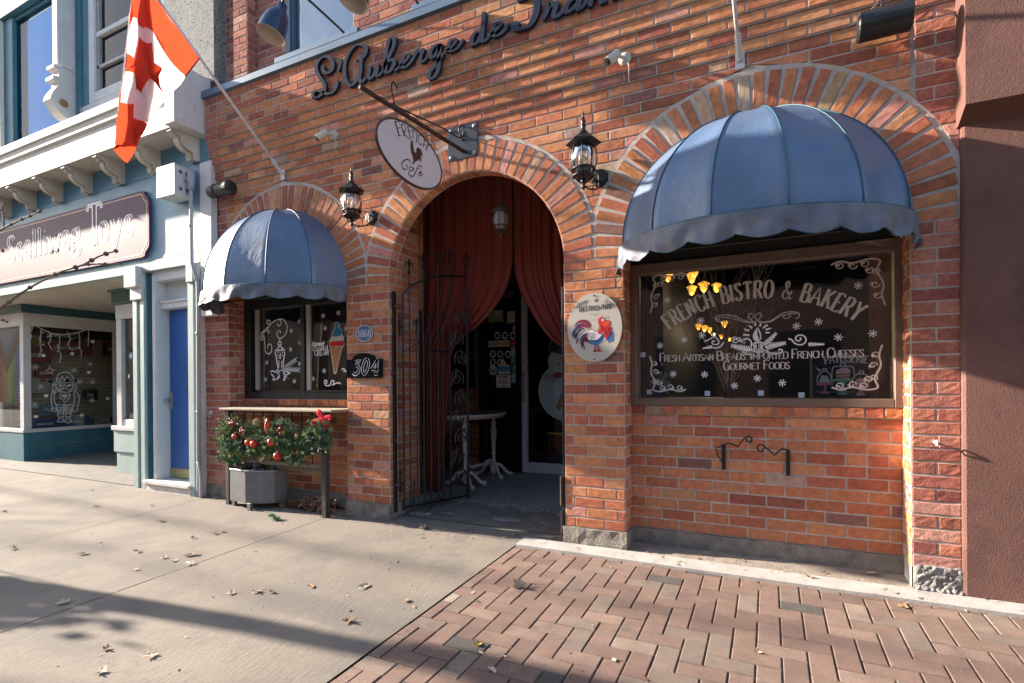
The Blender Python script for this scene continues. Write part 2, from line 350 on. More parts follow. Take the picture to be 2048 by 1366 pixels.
for k in range(NC):
    z0=Z0+k*BH; z1=z0+BH; zc=(z0+z1)/2; y0=corb(z0); T=Tf(y0); off=.0+(.115 if k%2 else 0)
    if z1<=ZS+.01:                                     # pillars below the arches
        for (xa,xb) in ((-3.52,-3.03),(-1.38,-.925)):
            course(B,M,T,z0,z1,lambda z:xa,lambda z:xb,xa+(.17 if k%2 else .075),PAL,.3)
        course(B,M,T,z0,z1,lambda z:XL0,lambda z:XL1,XL0+(.17 if k%2 else .06),PALR)
        course(RB,M,T,z0,z1,lambda z:.735,lambda z:XR2,.745+(.11 if k%2 else .20),PALR,rough=.0013,proud=.005)
        continue
    # free intervals outside the arch rings
    seg=[]
    lim=[]
    for xc in AX:
        dz0=z0-ZS; dz1=z1-ZS
        if min(dz0,dz1)<RG: lim.append(xc)
    ls=XL0 if z0<3.2 else -5.36
    def edge(xc,side):
        def f(z):
            dz=z-ZS
            return xc+side*(sqrt(RG*RG-dz*dz) if dz<RG else 0.0)
        return f
    if lim:
        bounds=[lambda z:-5.18]
        pts=[(lambda z,a=-5.18:a)]
        cur=lambda z:XL1
        for xc in AX:
            course(B,M,T,z0,z1,cur,edge(xc,-1),off,PAL,.25,lmin=.03)
            cur=edge(xc,1)
        course(B,M,T,z0,z1,cur,lambda z:XR1,off,PAL,.4,lmin=.03)
        course(B,M,T,z0,z1,lambda z:ls,lambda z:min(XL1,edge(AX[0],-1)(z)),ls+(.17 if k%2 else .06),PALR,lmin=.03)
        ra=edge(AX[2],1)
        if ra(z0+.005)<XR2-.02 or ra(z1-.005)<XR2-.02:
            course(RB,M,T,z0,z1,lambda z:max(XR1+.012,ra(z)),lambda z:XR2,.745+(.11 if k%2 else .2),PALR,lmin=.03,rough=.0013,proud=.005)
    else:
        course(B,M,T,z0,z1,lambda z:XL1,lambda z:XR1,off,PAL,.3)
        course(B,M,T,z0,z1,lambda z:ls,lambda z:XL1,ls+(.17 if k%2 else .06),PALR)
        course(RB,M,Tf(min(y0,-.0)),z0,z1,lambda z:XR1+.012,lambda z:XR2,.745+(.11 if k%2 else .2),PALR,rough=.0013,proud=.005)
    if y0<0:                                           # underside of each corbelled step
        M.quad((-5.36,corb(z0-BH),z0),(XR2,corb(z0-BH),z0),(XR2,y0,z0),(-5.36,y0,z0))
        M.quad((-5.36,0.1,z0),(-5.36,y0,z0),(-5.36,y0,z1),(-5.36,.1,z1))
M.box(XR1-.02,XR1+.03,.0035,.03,ZS,5)
M.quad((XL0,0,0),(XL0,.25,0),(XL0,.25,3.25),(XL0,0,3.25)); M.quad((XL0,0,3.2),(-5.3,0,3.2),(-5.3,.1,3.2),(XL0,.1,3.2))
# voussoirs
for ai,xc in enumerate(AX):
    n=36
    for k in range(n):
        a=pi-(k+.5)*pi/n                                # mid angle
        def rad_lim(a_):
            r=RO+random.uniform(-.006,.004); ca=cos(a_)
            if ai<2 and ca>0: r=min(r,((AX[ai]+AX[ai+1])/2-.012-xc)/max(ca,1e-3))
            if ai>0 and ca<0: r=min(r,(xc-(AX[ai]+AX[ai-1])/2-.012)/max(-ca,1e-3))
            if ai==2 and ca>0: r=min(r,(XR2-.02-xc)/max(ca,1e-3))
            return max(r,RI+.06)
        hw=.030+random.uniform(-.002,.002); hw2=hw+.002
        rA=rad_lim(a)
        dx,dz=cos(a),sin(a); tx,tz=sin(a),-cos(a)
        ri=RI+.004
        q=[(xc+ri*dx-hw*tx,ZS+ri*dz-hw*tz),(xc+ri*dx+hw*tx,ZS+ri*dz+hw*tz),(xc+rA*dx+hw2*tx,ZS+rA*dz+hw2*tz),(xc+rA*dx-hw2*tx,ZS+rA*dz-hw2*tz)]
        c=bcol(PAL,.6)
        brick(B,q,Tf(-.004),c,proud=.006,nu=(0,.05,.5,.95,1),nv=(0,.015,.25,.5,.75,.985,1))
        # face on the underside of the arch
        dep=.10 if ai==1 else .19
        def Tb(u,v,d,xc=xc): return (xc+(RI-d)*cos(u),v,ZS+(RI-d)*sin(u))
        am=.031/RI
        brick(B,[(a+am,.004),(a-am,.004),(a-am,dep),(a+am,dep)],Tb,c,proud=.004)
        if ai!=1 : pass
    # mortar ring
    m=72; rg=RO+.03
    for k in range(m):
        a0=pi*k/m; a1=pi*(k+1)/m
        def lr(a_):
            ca=cos(a_); r=rg
            if ai<2 and ca>0: r=min(r,((AX[ai]+AX[ai+1])/2-xc)/max(ca,1e-3))
            if ai>0 and ca<0: r=min(r,(xc-(AX[ai]+AX[ai-1])/2)/max(-ca,1e-3))
            if ai==2 and ca>0: r=min(r,(XR2-xc)/max(ca,1e-3))
            return r
        p=lambda r,a_,y:(xc+r*cos(a_),y,ZS+r*sin(a_))
        M.quad(p(RI,a0,-.0045),p(RI,a1,-.0045),p(lr(a1),a1,-.0045),p(lr(a0),a0,-.0045))
        r_o=lambda a_:min(RO+.17,(XR2-xc)/max(cos(a_),1e-3)) if cos(a_)>0 else min(RO+.17,(xc+5.56)/max(-cos(a_),1e-3))
        M.quad(p(RO-.08,a0,.003),p(RO-.08,a1,.003),p(r_o(a1),a1,.003),p(r_o(a0),a0,.003))
        dep=.11 if ai==1 else .22
        M.quad(p(RI,a0,-.0045),p(RI,a0,dep),p(RI,a1,dep),p(RI,a1,-.0045))
# jambs (sides of the pillars)
def jamb(X, sgn, y1, z1=ZS, pal=PAL, y0=.004, rough=.0016, mb=None):
    mb=mb or B
    T=lambda u,v,d:(X+sgn*d,u,v)
    k=0
    while Z0+k*BH<z1-.01:
        za=Z0+k*BH; zb=min(za+BH,z1)
        cuts=[y0, y1] if y1-y0<.13 else [y0,(y0+y1)/2+(.03 if k%2 else -.03),y1]
        if y1-y0>.3: cuts=[y0]+[y0+(.11 if k%2 else .22)+.229*i for i in range(8) if y0+(.11 if k%2 else .22)+.229*i<y1-.05]+[y1]
        for i in range(len(cuts)-1): brick(mb,[(cuts[i]+.004,za+.006),(cuts[i+1]-.005,za+.006),(cuts[i+1]-.005,zb-.006),(cuts[i]+.004,zb-.006)],T,bcol(pal,.2),proud=.004,rough=rough)
        k+=1
    M.quad((X,0,0),(X,y1,0),(X,y1,z1),(X,0,z1))
jamb(-5.18,1,.2,pal=PALR); jamb(-3.52,-1,.2); jamb(-1.38,-1,.11); jamb(-.925,1,.2); jamb(.735,-1,.2,rough=.004)
jamb(-3.03,1,.11); jamb(-3.065,1,.49,z1=3.1,y0=.12)
M.quad((-3.03,.11,0),(-3.065,.11,0),(-3.065,.11,3.1),(-3.03,.11,3.1))
# back of the wall around the entrance arch
M.quad((-1.38,.11,0),(-1.2,.11,0),(-1.2,.11,3.3),(-1.38,.11,3.3))
for k in range(36):
    a0=pi*k/36; a1=pi*(k+1)/36
    M.quad((AX[1]+RI*cos(a0),.11,ZS+RI*sin(a0)),(AX[1]+RI*cos(a1),.11,ZS+RI*sin(a1)),(AX[1]+1.3*cos(a1),.11,ZS+1.3*sin(a1)),(AX[1]+1.3*cos(a0),.11,ZS+1.3*sin(a0)))
# recessed panels under the windows, with a rowlock course below each window
for (xa,xb,zt,o) in ((-5.18,-3.52,.988,0.05),(-.925,.735,.966,.094)):
    T=Tf(.2); k=0
    while Z0+k*BH<zt-.02:
        za=Z0+k*BH; zb=min(za+BH,zt); course(B,M,T,za,zb,lambda z:xa,lambda z:xb,o+(.115 if k%2 else 0),PAL,.15); k+=1
    x=xa; zr=zt+.068
    while x<xb-.03:
        w=random.uniform(.095,.118); w=min(w,xb-x); brick(B,[(x+.006,zt+.005),(x+w-.006,zt+.005),(x+w-.006,zr-.003),(x+.006,zr-.003)],Tf(.185),bcol(PAL,.3),rough=.003,proud=.008,back=-.02); x+=w
    M.box(xa,xb,.186,.26,zt,zr)
jamb_o=B.build('wall',M_BRICK,bb)
RB.build('wall',M_ROCK,bb,smooth=False)
M.build('mortar',M_MORT,bb)
# concrete footings
def footing(x0,x1,y0,y1,z1,n=8):
    F=MB(); nx=max(2,int((x1-x0)/.06)); nz=3
    def pt(s,t,f):
        x=x0+(x1-x0)*s; z=-.06+(z1+.06)*t
        return (x+random.uniform(-.004,.004),y0-f+random.uniform(-.005,.005),z+random.uniform(-.003,.003))
    G=[[F.vert(pt(i/nx,j/nz,0 if j<nz else -.0)) for i in range(nx+1)] for j in range(nz+1)]
    for j in range(nz):
        for i in range(nx): F.face([G[j][i],G[j][i+1],G[j+1][i+1],G[j+1][i]])
    tb=[F.vert((x0+(x1-x0)*i/nx,y1,z1)) for i in range(nx+1)]
    for i in range(nx): F.face([G[nz][i],G[nz][i+1],tb[i+1],tb[i]])
    for e in (0,nx):
        x=x0 if e==0 else x1
        b=[F.vert((x,y1,-.06)),F.vert((x,y1,z1))]; F.face([G[0][e],G[nz][e],b[1],b[0]])
    return F.build('footing',M_FOUND,bb,smooth=False)
footing(XL0,XL1,-.012,.2,Z0); footing(-3.53,-3.02,-.02,.2,Z0+.002); footing(-1.395,-.912,-.022,.2,Z0); footing(-5.18,-3.53,.19,.26,Z0-.002); footing(-.912,.735,.185,.26,Z0-.002)
footing(-3.09,-3.03,.10,.5,Z0)
# broken white render at the foot of the right pier
F=MB(); nx=16; nz=12; G=[]
for j in range(nz+1):
    G.append([F.vert((.742+.222*i/nx,-.020-.014*random.random()*(1 if 0<i<nx else .3)-(.02 if j<4 else 0),-.02+.165*j/nz+random.uniform(-.004,.004))) for i in range(nx+1)])
for j in range(nz):
    for i in range(nx): F.face([G[j][i],G[j][i+1],G[j+1][i+1],G[j+1][i]])
for i in range(nx): F.face([G[nz][i],G[nz][i+1],F.vert((.742+.222*(i+1)/nx,.01,.15)),F.vert((.742+.222*i/nx,.01,.15))])
F.quad((.742,-.02,-.02),(.742,.2,-.02),(.742,.2,.145),(.742,-.02,.145))
F.build('footing',mat('crumbling_render',(.24,.225,.21),.95,var=.35,vs=22,bump=1,bs=45,bd=.02,dirt=(.13,.125,.12),ds=6,dt=.55),bb)
# ledge between the storeys
L=MB()
L.box(-5.40,1.2,-.135,.11,4.245,4.31)
L.face([L.vert((-5.40,-.137,4.312)),L.vert((1.2,-.137,4.312)),L.vert((1.2,.12,4.46)),L.vert((-5.40,.12,4.46))])
L.face([L.vert((-5.40,-.137,4.308)),L.vert((-5.40,.12,4.308)),L.vert((-5.40,.12,4.46))])
L.build('ledge',M_LEDGE,bb)
# upper storey wall
U=MB(); UM=MB(); YU=.12
wins=[(-4.42,-3.52),(-2.70,-1.80)]
for k in range(30):
    z0=4.40+k*BH; z1=z0+BH; T=Tf(YU)
    xs=[-5.33]
    for (a,b) in wins:
        if z1>4.53: xs+=[a,b]
    xs.append(1.2)
    for i in range(0,len(xs),2):
        course(U,UM,T,z0,z1,lambda z:xs[i],lambda z:xs[i+1],(.115 if k%2 else 0),PALR if xs[i]<-5 else PALR,.2)
    course(U,UM,Tf(YU-.1),z0,z1,lambda z:-5.08,lambda z:-4.86,-5.08+(.11 if k%2 else .03),PALR,0,lmin=.06)
    for (X,s) in ((-4.86,1),(-5.08,-1)):
        brick(U,[(YU-.1+.004,z0+.005),(YU-.004,z0+.005),(YU-.004,z1-.005),(YU-.1+.004,z1-.005)],(lambda X,s:(lambda u,v,d:(X+s*d,u,v)))(X,s),bcol(PALR))
    UM.quad((-4.86,YU-.1,z0),(-4.86,YU,z0),(-4.86,YU,z1),(-4.86,YU-.1,z1))
U.build('upper_wall',M_BRICK,bb); UM.build('upper_mortar',M_MORT,bb)
for (a,b) in wins:
    S=MB(); S.bbox(a-.10,b+.10,YU-.06,YU+.12,4.43,4.535,.004); sl_=S.build('window_sill',M_LEDGE,bb)
    W_=MB(); Wt=6.2; f=.05
    for (x0,x1,z0,z1) in ((a,a+f,4.535,Wt),(b-f,b,4.535,Wt),(a,b,4.535,4.535+f),(a,b,5.33,5.38)): W_.bbox(x0,x1,YU+.05,YU+.11,z0,z1,.004)
    w_=W_.build('upper_window',mat('slate_blue_frame',(.07,.12,.20),.4,var=.1,bump=.05),bb)
    G=MB(); G.quad((a+f,YU+.09,4.58),(b-f,YU+.09,4.58),(b-f,YU+.09,Wt),(a+f,YU+.09,Wt)); G.build('pane',G_UP,w_)
    G=MB(); nn=30
    for i in range(nn): 
        x0=a+f+(b-a-2*f)*i/nn; x1=a+f+(b-a-2*f)*(i+1)/nn; G.quad((x0,YU+.16+.02*(i%2),4.55),(x1,YU+.16+.02*((i+1)%2),4.55),(x1,YU+.16+.02*((i+1)%2),Wt),(x0,YU+.16+.02*(i%2),Wt))
    G.build('net_curtain',mat('net_curtain',(.35,.40,.45),.8,var=.3,vs=9,bump=0),w_)
# right hand (bakery) window
def frame(x0,x1,z0,z1,y0,y1,t,tt=None,tb=None):
    f=MB(); tt=tt or t; tb=tb or t
    f.bbox(x0,x0+t,y0,y1,z0,z1,.004); f.bbox(x1-t,x1,y0,y1,z0,z1,.004); f.bbox(x0+t,x1-t,y0+.001,y1,z0,z0+tb,.004); f.bbox(x0+t,x1-t,y0+.001,y1,z1-tt,z1,.004); return f
f=frame(-.92,.735,1.034,2.07,.17,.26,.045,.075,.055); f.box(-.90,-.86,.2,.25,1.09,2.0)
wf=f.build('shop_window',M_BRONZE,bb)
GY=.235
g=MB(); g.quad((-.875,GY,1.089),(.69,GY,1.089),(.69,GY,1.995),(-.875,GY,1.995)); g.build('pane',G_CLEAR,wf)
g=MB(); g.box(-.925,.735,.20,.24,2.07,2.98); g.build('transom_panel',M_DARK,bb); g=MB(); g.box(-5.18,-3.52,.20,.24,2.14,2.98); g.build('transom_panel',M_DARK,bb)
# left hand window with two sliding sashes
f=frame(-5.18,-3.515,1.056,2.15,.19,.26,.10,.13,.07)
f.bbox(-4.345,-4.285,.20,.27,1.12,2.02,.004); f.bbox(-5.0,-3.6,.205,.26,1.125,1.15,.003)
wl=f.build('shop_window',M_BLKP,bb)
f=MB()
for x in (-5.035,-4.27): f.box(x,x+.05,.215,.24,1.15,2.02)
f.box(-4.95,-4.93,.25,.27,1.15,2.02); f.build('sash_rail',mat('grey_aluminium',(.42,.40,.38),.5,metal=.3,bump=0,var=.1),wl)
g=MB(); g.quad((-5.08,.245,1.12),(-3.6,.245,1.12),(-3.6,.245,2.02),(-5.08,.245,2.02)); g.build('pane',G_CLEAR,wl)
# interior shells
I=MB()
def room(I,x0,x1,y0,y1,z0,z1,front=False):
    for a,b,c,d in (((x0,y0,z0),(x1,y0,z0),(x1,y1,z0),(x0,y1,z0)),((x0,y0,z1),(x1,y0,z1),(x1,y1,z1),(x0,y1,z1)),((x0,y1,z0),(x1,y1,z0),(x1,y1,z1),(x0,y1,z1)),((x0,y0,z0),(x0,y1,z0),(x0,y1,z1),(x0,y0,z1)),((x1,y0,z0),(x1,y1,z0),(x1,y1,z1),(x1,y0,z1))): I.quad(a,b,c,d)
room(I,-1.15,3.2,.262,7.5,.30,3.0); room(I,-5.2,-3.5,.272,1.6,.75,2.9)
I.build('interior',M_DARK,bb)
I=MB(); I.box(-1.1,.9,.262,.85,.98,1.075); I.box(-5.1,-3.55,.272,.7,1.0,1.10); I.build('window_shelf',mat('dark_shelf',(.07,.055,.045),.5,bump=.1),bb)
# ---------------------------------------------------------------- pavement
def sheet(mb,x0,x1,y0,y1,dz,nx=1,ny=1,jit=0):
    G=[[mb.vert((x0+(x1-x0)*i/nx,y0+(y1-y0)*j/ny,gz(y0+(y1-y0)*j/ny)+dz+random.uniform(-jit,jit))) for i in range(nx+1)] for j in range(ny+1)]
    for j in range(ny):
        for i in range(nx): mb.face([G[j][i],G[j][i+1],G[j+1][i+1],G[j+1][i]])
g=MB(); g.quad((-150,-150,-.40),(150,-150,-.40),(150,0,-.40),(-150,0,-.40)); tag(g.build('ground',mat('asphalt',(.05,.05,.05),.95,var=.2,bump=.4)),kind='structure')
g=MB(); sheet(g,-40,12,-3.9,8,-.03); g.quad((-40,-3.9,gz(-3.9)-.03),(12,-3.9,gz(-3.9)-.03),(12,-3.9,-.4),(-40,-3.9,-.4)); tag(g.build('kerb_base',M_SAND),kind='structure')
g=MB(); xs=[-21.6,-18,-14.4,-10.8,-8.9,-7.2,-5.42,-3.63,-1.705]
for i in range(len(xs)-1):
    for (y0,y1) in ((-3.88,-2.95),(-2.95,-.0)):
        if i<3 and y1>-.1: y1=1.5
        a,b=xs[i]+.004,xs[i+1]-.004
        if y1==-.0: y1 = -.105 if a>-3.7 else (-.01)
        sheet(g,a,b,y0+.004,y1-.004,0,10,14,.0006)
tag(g.build('sidewalk',M_CONC,smooth=True),kind='structure')
g=MB(); sheet(g,-10.8,-6.9,0,3.0,.001,4,4); tag(g.build('shop_entrance_floor',mat('tile_floor',(.16,.145,.13),.8,var=.2,vs=8,bump=.4,bs=30)),kind='structure')
g=MB(); sheet(g,-5.57,-3.52,-.02,.3,-.004,12,3,.002); sheet(g,-3.63,-1.36,-.11,.14,.002,20,3,.0015); tag(g.build('threshold_path',mat('worn_concrete',(.165,.145,.125),.93,var=.2,vs=7,bump=.7,bs=90,dirt=(.26,.24,.22),ds=6,dt=.6)),kind='structure')
g=MB(); sheet(g,-4.5,-1.2,.14,2.6,.003,30,22,.0015)
tag(g.build('entrance_floor',mat('terrazzo_floor',(.20,.18,.17),.6,var=.3,vs=2.2,bump=.5,bs=120,fleck=(.60,.60,.62),fs=85,ft=.56)),kind='structure')
g=MB(); nx=40; a=[]; b=[]
for i in range(nx+1):
    x=-3.06+1.72*i/nx; ye=.78+.05*sin(i*.7)+.03*sin(i*2.3)-.004*i; a.append(g.vert((x,.135,gz(.135)+.009))); b.append(g.vert((x,ye,gz(ye)+.009)))
for i in range(nx): g.face([a[i],a[i+1],b[i+1],b[i]])
tag(g.build('worn_entrance_floor',mat('entrance_concrete',(.15,.128,.112),.9,var=.25,vs=5,bump=.6,bs=80,dirt=(.20,.18,.165),ds=7,dt=.55)),kind='structure')
g=MB(); random.seed(9)
for (cx,cy_,r) in ((-2.05,.33,.12),(-2.86,.22,.11),(-2.62,.32,.06)):
    g.face([g.vert((cx+r*1.3*cos(k*.45)*random.uniform(.6,1.1),cy_+r*.7*sin(k*.45)*random.uniform(.6,1.1),gz(cy_)+.0125)) for k in range(14)])
tag(g.build('floor_patch',mat('terrazzo_floor')),kind='structure')
# white concrete strip beside the wall, and the rough strip inside the recess
g=MB(); sheet(g,-1.70,6,-.205,-.03,.014,60,2,.0012); g.quad((-1.70,-.205,gz(-.2)-.03),(6,-.205,gz(-.2)-.03),(6,-.205,gz(-.2)+.014),(-1.70,-.205,gz(-.2)+.014)); tag(g.build('white_concrete_strip',M_WHITEC,smooth=True),kind='structure')
g=MB(); sheet(g,-1.38,.96,-.03,.2,.010,40,4,.002); tag(g.build('rough_concrete_strip',mat('sandy_concrete',(.28,.235,.19),.95,var=.2,vs=8,bump=.9,bs=70,bd=.008,dirt=(.16,.13,.11),ds=9,dt=.56)),kind='structure')
# pavers: stack of runs, long axis across the pavement, offset by thirds
g=MB(); W=.1045; LL=.209
PC=[((.215,.138,.108),10),((.185,.118,.094),6),((.245,.165,.13),4),((.20,.15,.12),4),((.25,.19,.15),2),((.085,.078,.07),.8),((.34,.295,.24),.8)]
def paver(x0,x1,y0,y1):
    t=sum(w for _,w in PC); r=random.uniform(0,t)
    for c,w in PC:
        r-=w
        if r<=0: break
    k=random.uniform(.92,1.08); c=tuple(v*k for v in c); j=.0033; b=.004; dz=random.uniform(-.0015,.0015); tl=random.uniform(-.001,.001)
    x0+=j;x1-=j;y0+=j*.7;y1-=j*.7
    o=[g.vert((x,y,gz(y)-.012),c) for x,y in ((x0,y0),(x1,y0),(x1,y1),(x0,y1))]
    m=[g.vert((x,y,gz(y)-.002+dz),c) for x,y in ((x0,y0),(x1,y0),(x1,y1),(x0,y1))]
    i=[g.vert((x,y,gz(y)+.001+dz+tl*(1 if x>x0+.05 else -1)),c) for x,y in ((x0+b,y0+b),(x1-b,y0+b),(x1-b,y1-b),(x0+b,y1-b))]
    for a,bq in ((o,m),(m,i)):
        for k2 in range(4): g.face([a[k2],a[(k2+1)%4],bq[(k2+1)%4],bq[k2]])
    g.face(i)
# 'basket with soldiers' bond: two long bricks across, then one along
def clipp(x0,x1,y0,y1):
    y1=min(y1,-.21); x0=max(x0,-1.70)
    if y1-y0>.02 and x1-x0>.02 and y0>-3.9 and x0<3.3: paver(x0,x1,y0,y1)
for i in range(-3,50):                                  # herringbone
    for j in range(-40,2):
        c=(i-j)%4; x=-1.70+i*W-.03; y=-.25+j*W
        if c==0: clipp(x,x+2*W,y,y+W)
        elif c==3: clipp(x,x+W,y,y+2*W)
tag(g.build('paver_pavement',M_PAVER),kind='structure')
g=MB(); g.face([g.vert((-1.70,-3.9,gz(-3.9)-.005)),g.vert((6,-3.9,gz(-3.9)-.005)),g.vert((6,-.2,gz(-.2)-.005)),g.vert((-1.70,-.2,gz(-.2)-.005))]); tag(g.build('paver_bed',M_SAND),kind='structure')
# ---------------------------------------------------------------- brown stucco building on the right
tb=thing('stucco_building','dark brown stucco building with an overhanging band, right beside the brick front','building',(3,0,0))
t=MB(); 
def stuc(t,x0,x1,y0,y1,z0,z1,b=.012): t.bbox(x0,x1,y0,y1,z0,z1,b)
stuc(t,.962,6,-.045,3,-.03,2.62); t.build('wall',M_TERRA,tb)
t=MB(); X0=.945
# sloping underside band
pr=[(-.045,2.60),(-.17,2.66),(-.17,3.28),(-.14,3.34),(-.14,6.5),(.3,6.5),(.3,2.60)]
a=[t.vert((X0,y,z)) for y,z in pr]; b=[t.vert((6,y,z)) for y,z in pr]; n=len(pr)
for k in range(n): t.face([a[k],a[(k+1)%n],b[(k+1)%n],b[k]])
t.face(a[::-1]); t.face(b); t.build('band',M_TERRA,tb)
# ---------------------------------------------------------------- awnings
def awning(name,label,xc,a,b,h,zr,val,panels,yb=-.012,seed=1):
    t=thing(name,label,'awning',(xc,yb,zr),'dome awnings over the shop windows')
    nu=panels*8; nv=18; G=MB()
    def pt(i,j,e=0):
        th=pi*i/nu; ph=(pi/2)*j/nv
        # quarter ellipsoid with flat gores between the ribs
        k=i%8; loc=abs(k-4)/4; fl=1-.040*(1-loc**2)*sin(ph*1.0)**.5*(1) if e==0 else 1
        hz=h*cos(ph); rr=sin(ph)
        return (xc-a*cos(th)*rr*fl,yb-b*sin(th)*rr*fl,zr+hz*(1-.008*(1-loc**2)))
    V=[[G.vert(pt(i,j)) for i in range(nu+1)] for j in range(nv+1)]
    for j in range(nv):
        for i in range(nu): G.face([V[j][i],V[j+1][i],V[j+1][i+1],V[j][i+1]])
    c=G.build('canopy',M_CANV,t,smooth=True)
    # valance
    random.seed(seed); G=MB(); m=nu*3; rows=6; V=[]
    for j in range(rows+1):
        r=[]
        for i in range(m+1):
            th=pi*i/m; s=i/m; sc=abs(sin(pi*s*panels*1.5)); dz=-(val*.76+val*.24*sc)*(j/rows)
            wob=(.012*sin(s*57+j*.6)+.006*sin(s*131)+.006*sin(s*23+2))*(j/rows)
            r.append(G.vert((xc-(a+wob+.004)*cos(th),yb-(b+wob+.004)*sin(th),zr+dz)))
        V.append(r)
    for j in range(rows):
        for i in range(m): G.face([V[j][i],V[j+1][i],V[j+1][i+1],V[j][i+1]])
    vo=G.build('valance',M_VAL,t,smooth=True)
    G=MB()
    for p in range(1,panels): G.tube([tuple(Vector(pt(p*8,j,1))*1+Vector((0,-.002,.002))) for j in range(nv+1)],.0035,5)
    G.tube([pt(i,nv,1) for i in range(nu+1)],.005,6)
    G.tube([(xc-(a+.004+.012*sin(i/m*57+3.6)+.006*sin(i/m*131))*cos(pi*i/m),yb-(b+.004+.012*sin(i/m*57+3.6)+.006*sin(i/m*131))*sin(pi*i/m),zr-(val*.76+val*.24*abs(sin(pi*i/m*panels*1.5)))) for i in range(m+1)],.003,4)
    G.build('piping',M_PIPING,t,smooth=True)
    G=MB(); G.tube([(xc-a*cos(pi*i/20)*.985,yb-b*sin(pi*i/20)*.985,zr-.01) for i in range(21)],.009,6); G.tube([(xc-a,yb,zr),(xc+a,yb,zr)],.009,6)
    for p in (.3,.7): G.tube([(xc-a*cos(pi*p),yb-b*sin(pi*p),zr-.01),(xc-a*cos(pi*p)*.6,yb,zr+.3)],.007,5)
    G.build('awning_frame',M_BLKP,t,smooth=True)
    return t
awning('dome_awning','smaller navy dome awning with scalloped edge, over the ice cream window',-4.35,.85,.62,.835,2.09,.135,6,seed=3)
awning('dome_awning','larger navy dome awning with teal piping, over the French bakery window',-.09,.85,.69,.785,2.105,.155,7,seed=5)
# ---------------------------------------------------------------- toy shop on the left
ts=thing('toy_shop_building','teal and white toy shop building with bracketed cornice and a blue side door','building',(-8,0,0))
FY=-.06
m=MB()
m.bbox(-14,-5.52,FY,.06,2.66,3.62,.004); m.bbox(-14,-5.52,FY+.006,.06,3.624,4.02,.004); m.build('fascia',M_BLUEP,ts)
m=MB(); m.bbox(-14,-6.44,FY-.012,.05,2.535,2.66,.004); m.bbox(-6.44,-5.52,FY-.012,.05,2.535,2.655,.004); m.build('fascia_board',M_MINT,ts)
m=MB(); m.box(-14,-5.52,.26,6,4.4,7.5); m.build('upper_wall',mat('plain_upper_wall',(.28,.27,.26),.9,bump=.3),ts)
m=MB(); m.box(-6.19,-5.34,-.02,.3,4.48,7.5); m.build('upper_wall_panel',M_STUC,ts)
# cornice
m=MB(); pr=[(-.05,3.89),(-.35,3.89),(-.35,4.16),(-.375,4.19),(-.38,4.26),(-.40,4.28),(-.40,4.37),(-.02,4.56),(-.02,3.89)]
a=[m.vert((-14,y,z)) for y,z in pr]; b=[m.vert((-5.5,y,z)) for y,z in pr]
for k in range(len(pr)): m.face([a[k],a[(k+1)%len(pr)],b[(k+1)%len(pr)],b[k]])
m.face(b); m.build('cornice',M_CREAM,ts)
m=MB(); m.bbox(-5.56,-5.395,-.415,-.02,3.88,4.50,.006); m.build('cornice_end_block',M_WHITE,ts)
m=MB(); m.bbox(-14,-7.98,-.07,.05,4.56,4.66,.006); m.bbox(-7.98,-6.25,-.03,.05,4.545,4.80,.006); m.build('window_sill',M_WHITE,ts)
m=MB()
def Tc(u,v,d): return (u,-.35-d,v)
def scroll(cx,cz,r,t=1.6,fl=1,w=.006):
    pts=[(cx+fl*r*(1-k/14*.8)*cos(k*.62),cz+r*(1-k/14*.8)*sin(k*.62)) for k in range(15)]
    return pts
x=-5.75
while x>-10.5:
    m.ribbon(scroll(x,4.03,.042),.006,Tc,.0015); m.ribbon([(x-.05,4.00),(x-.09,4.04),(x-.12,4.01)],.006,Tc,.0015); x-=.17
for s in (-1,1):
    for q in (0,1,2): m.ribbon(spl([(-8.93,3.97),(-8.93+s*(.05+.06*q),4.0+.05*(2-q)),(-8.93+s*(.10+.08*q),3.98)],4),.008,Tc,.0015)
m.build('painted_ornament',mat('grey_line_paint',(.36,.36,.38),.6,bump=0),ts)
def bracket(X,w=.13):
    m=MB(); pts=[(0,.0),(-.235,.0),(-.245,-.03),(-.215,-.05),(-.215,-.065),(-.18,-.075)]
    for k in range(9):
        a=pi/2*k/8; pts.append((-.075-.105*cos(a)*1.0,-.08-.0-.13*sin(a)))
    pts+=[(-.06,-.235),(-.075,-.25),(-.06,-.275),(-.07,-.30),(-.03,-.315),(0,-.29)]
    A=[m.vert((X-w/2,y*1.18-.05,3.89+z*.85)) for y,z in pts]; Bq=[m.vert((X+w/2,y*1.18-.05,3.89+z*.85)) for y,z in pts]
    n=len(pts); m.face(A); m.face(Bq[::-1])
    for k in range(n): m.face([A[k],Bq[k],Bq[(k+1)%n],A[(k+1)%n]])
    e=.012
    A=[m.vert((X-w*.28,(y*1.18-.05)-.010,3.89+z*.85-.008)) for y,z in pts[1:-1]]; Bq=[m.vert((X+w*.28,(y*1.18-.05)-.010,3.89+z*.85-.008)) for y,z in pts[1:-1]]
    for k in range(len(A)-1): m.face([A[k],Bq[k],Bq[k+1],A[k+1]])
    m.build('bracket',M_CREAM,ts)
for k in range(9): bracket(-5.60-.70*k)
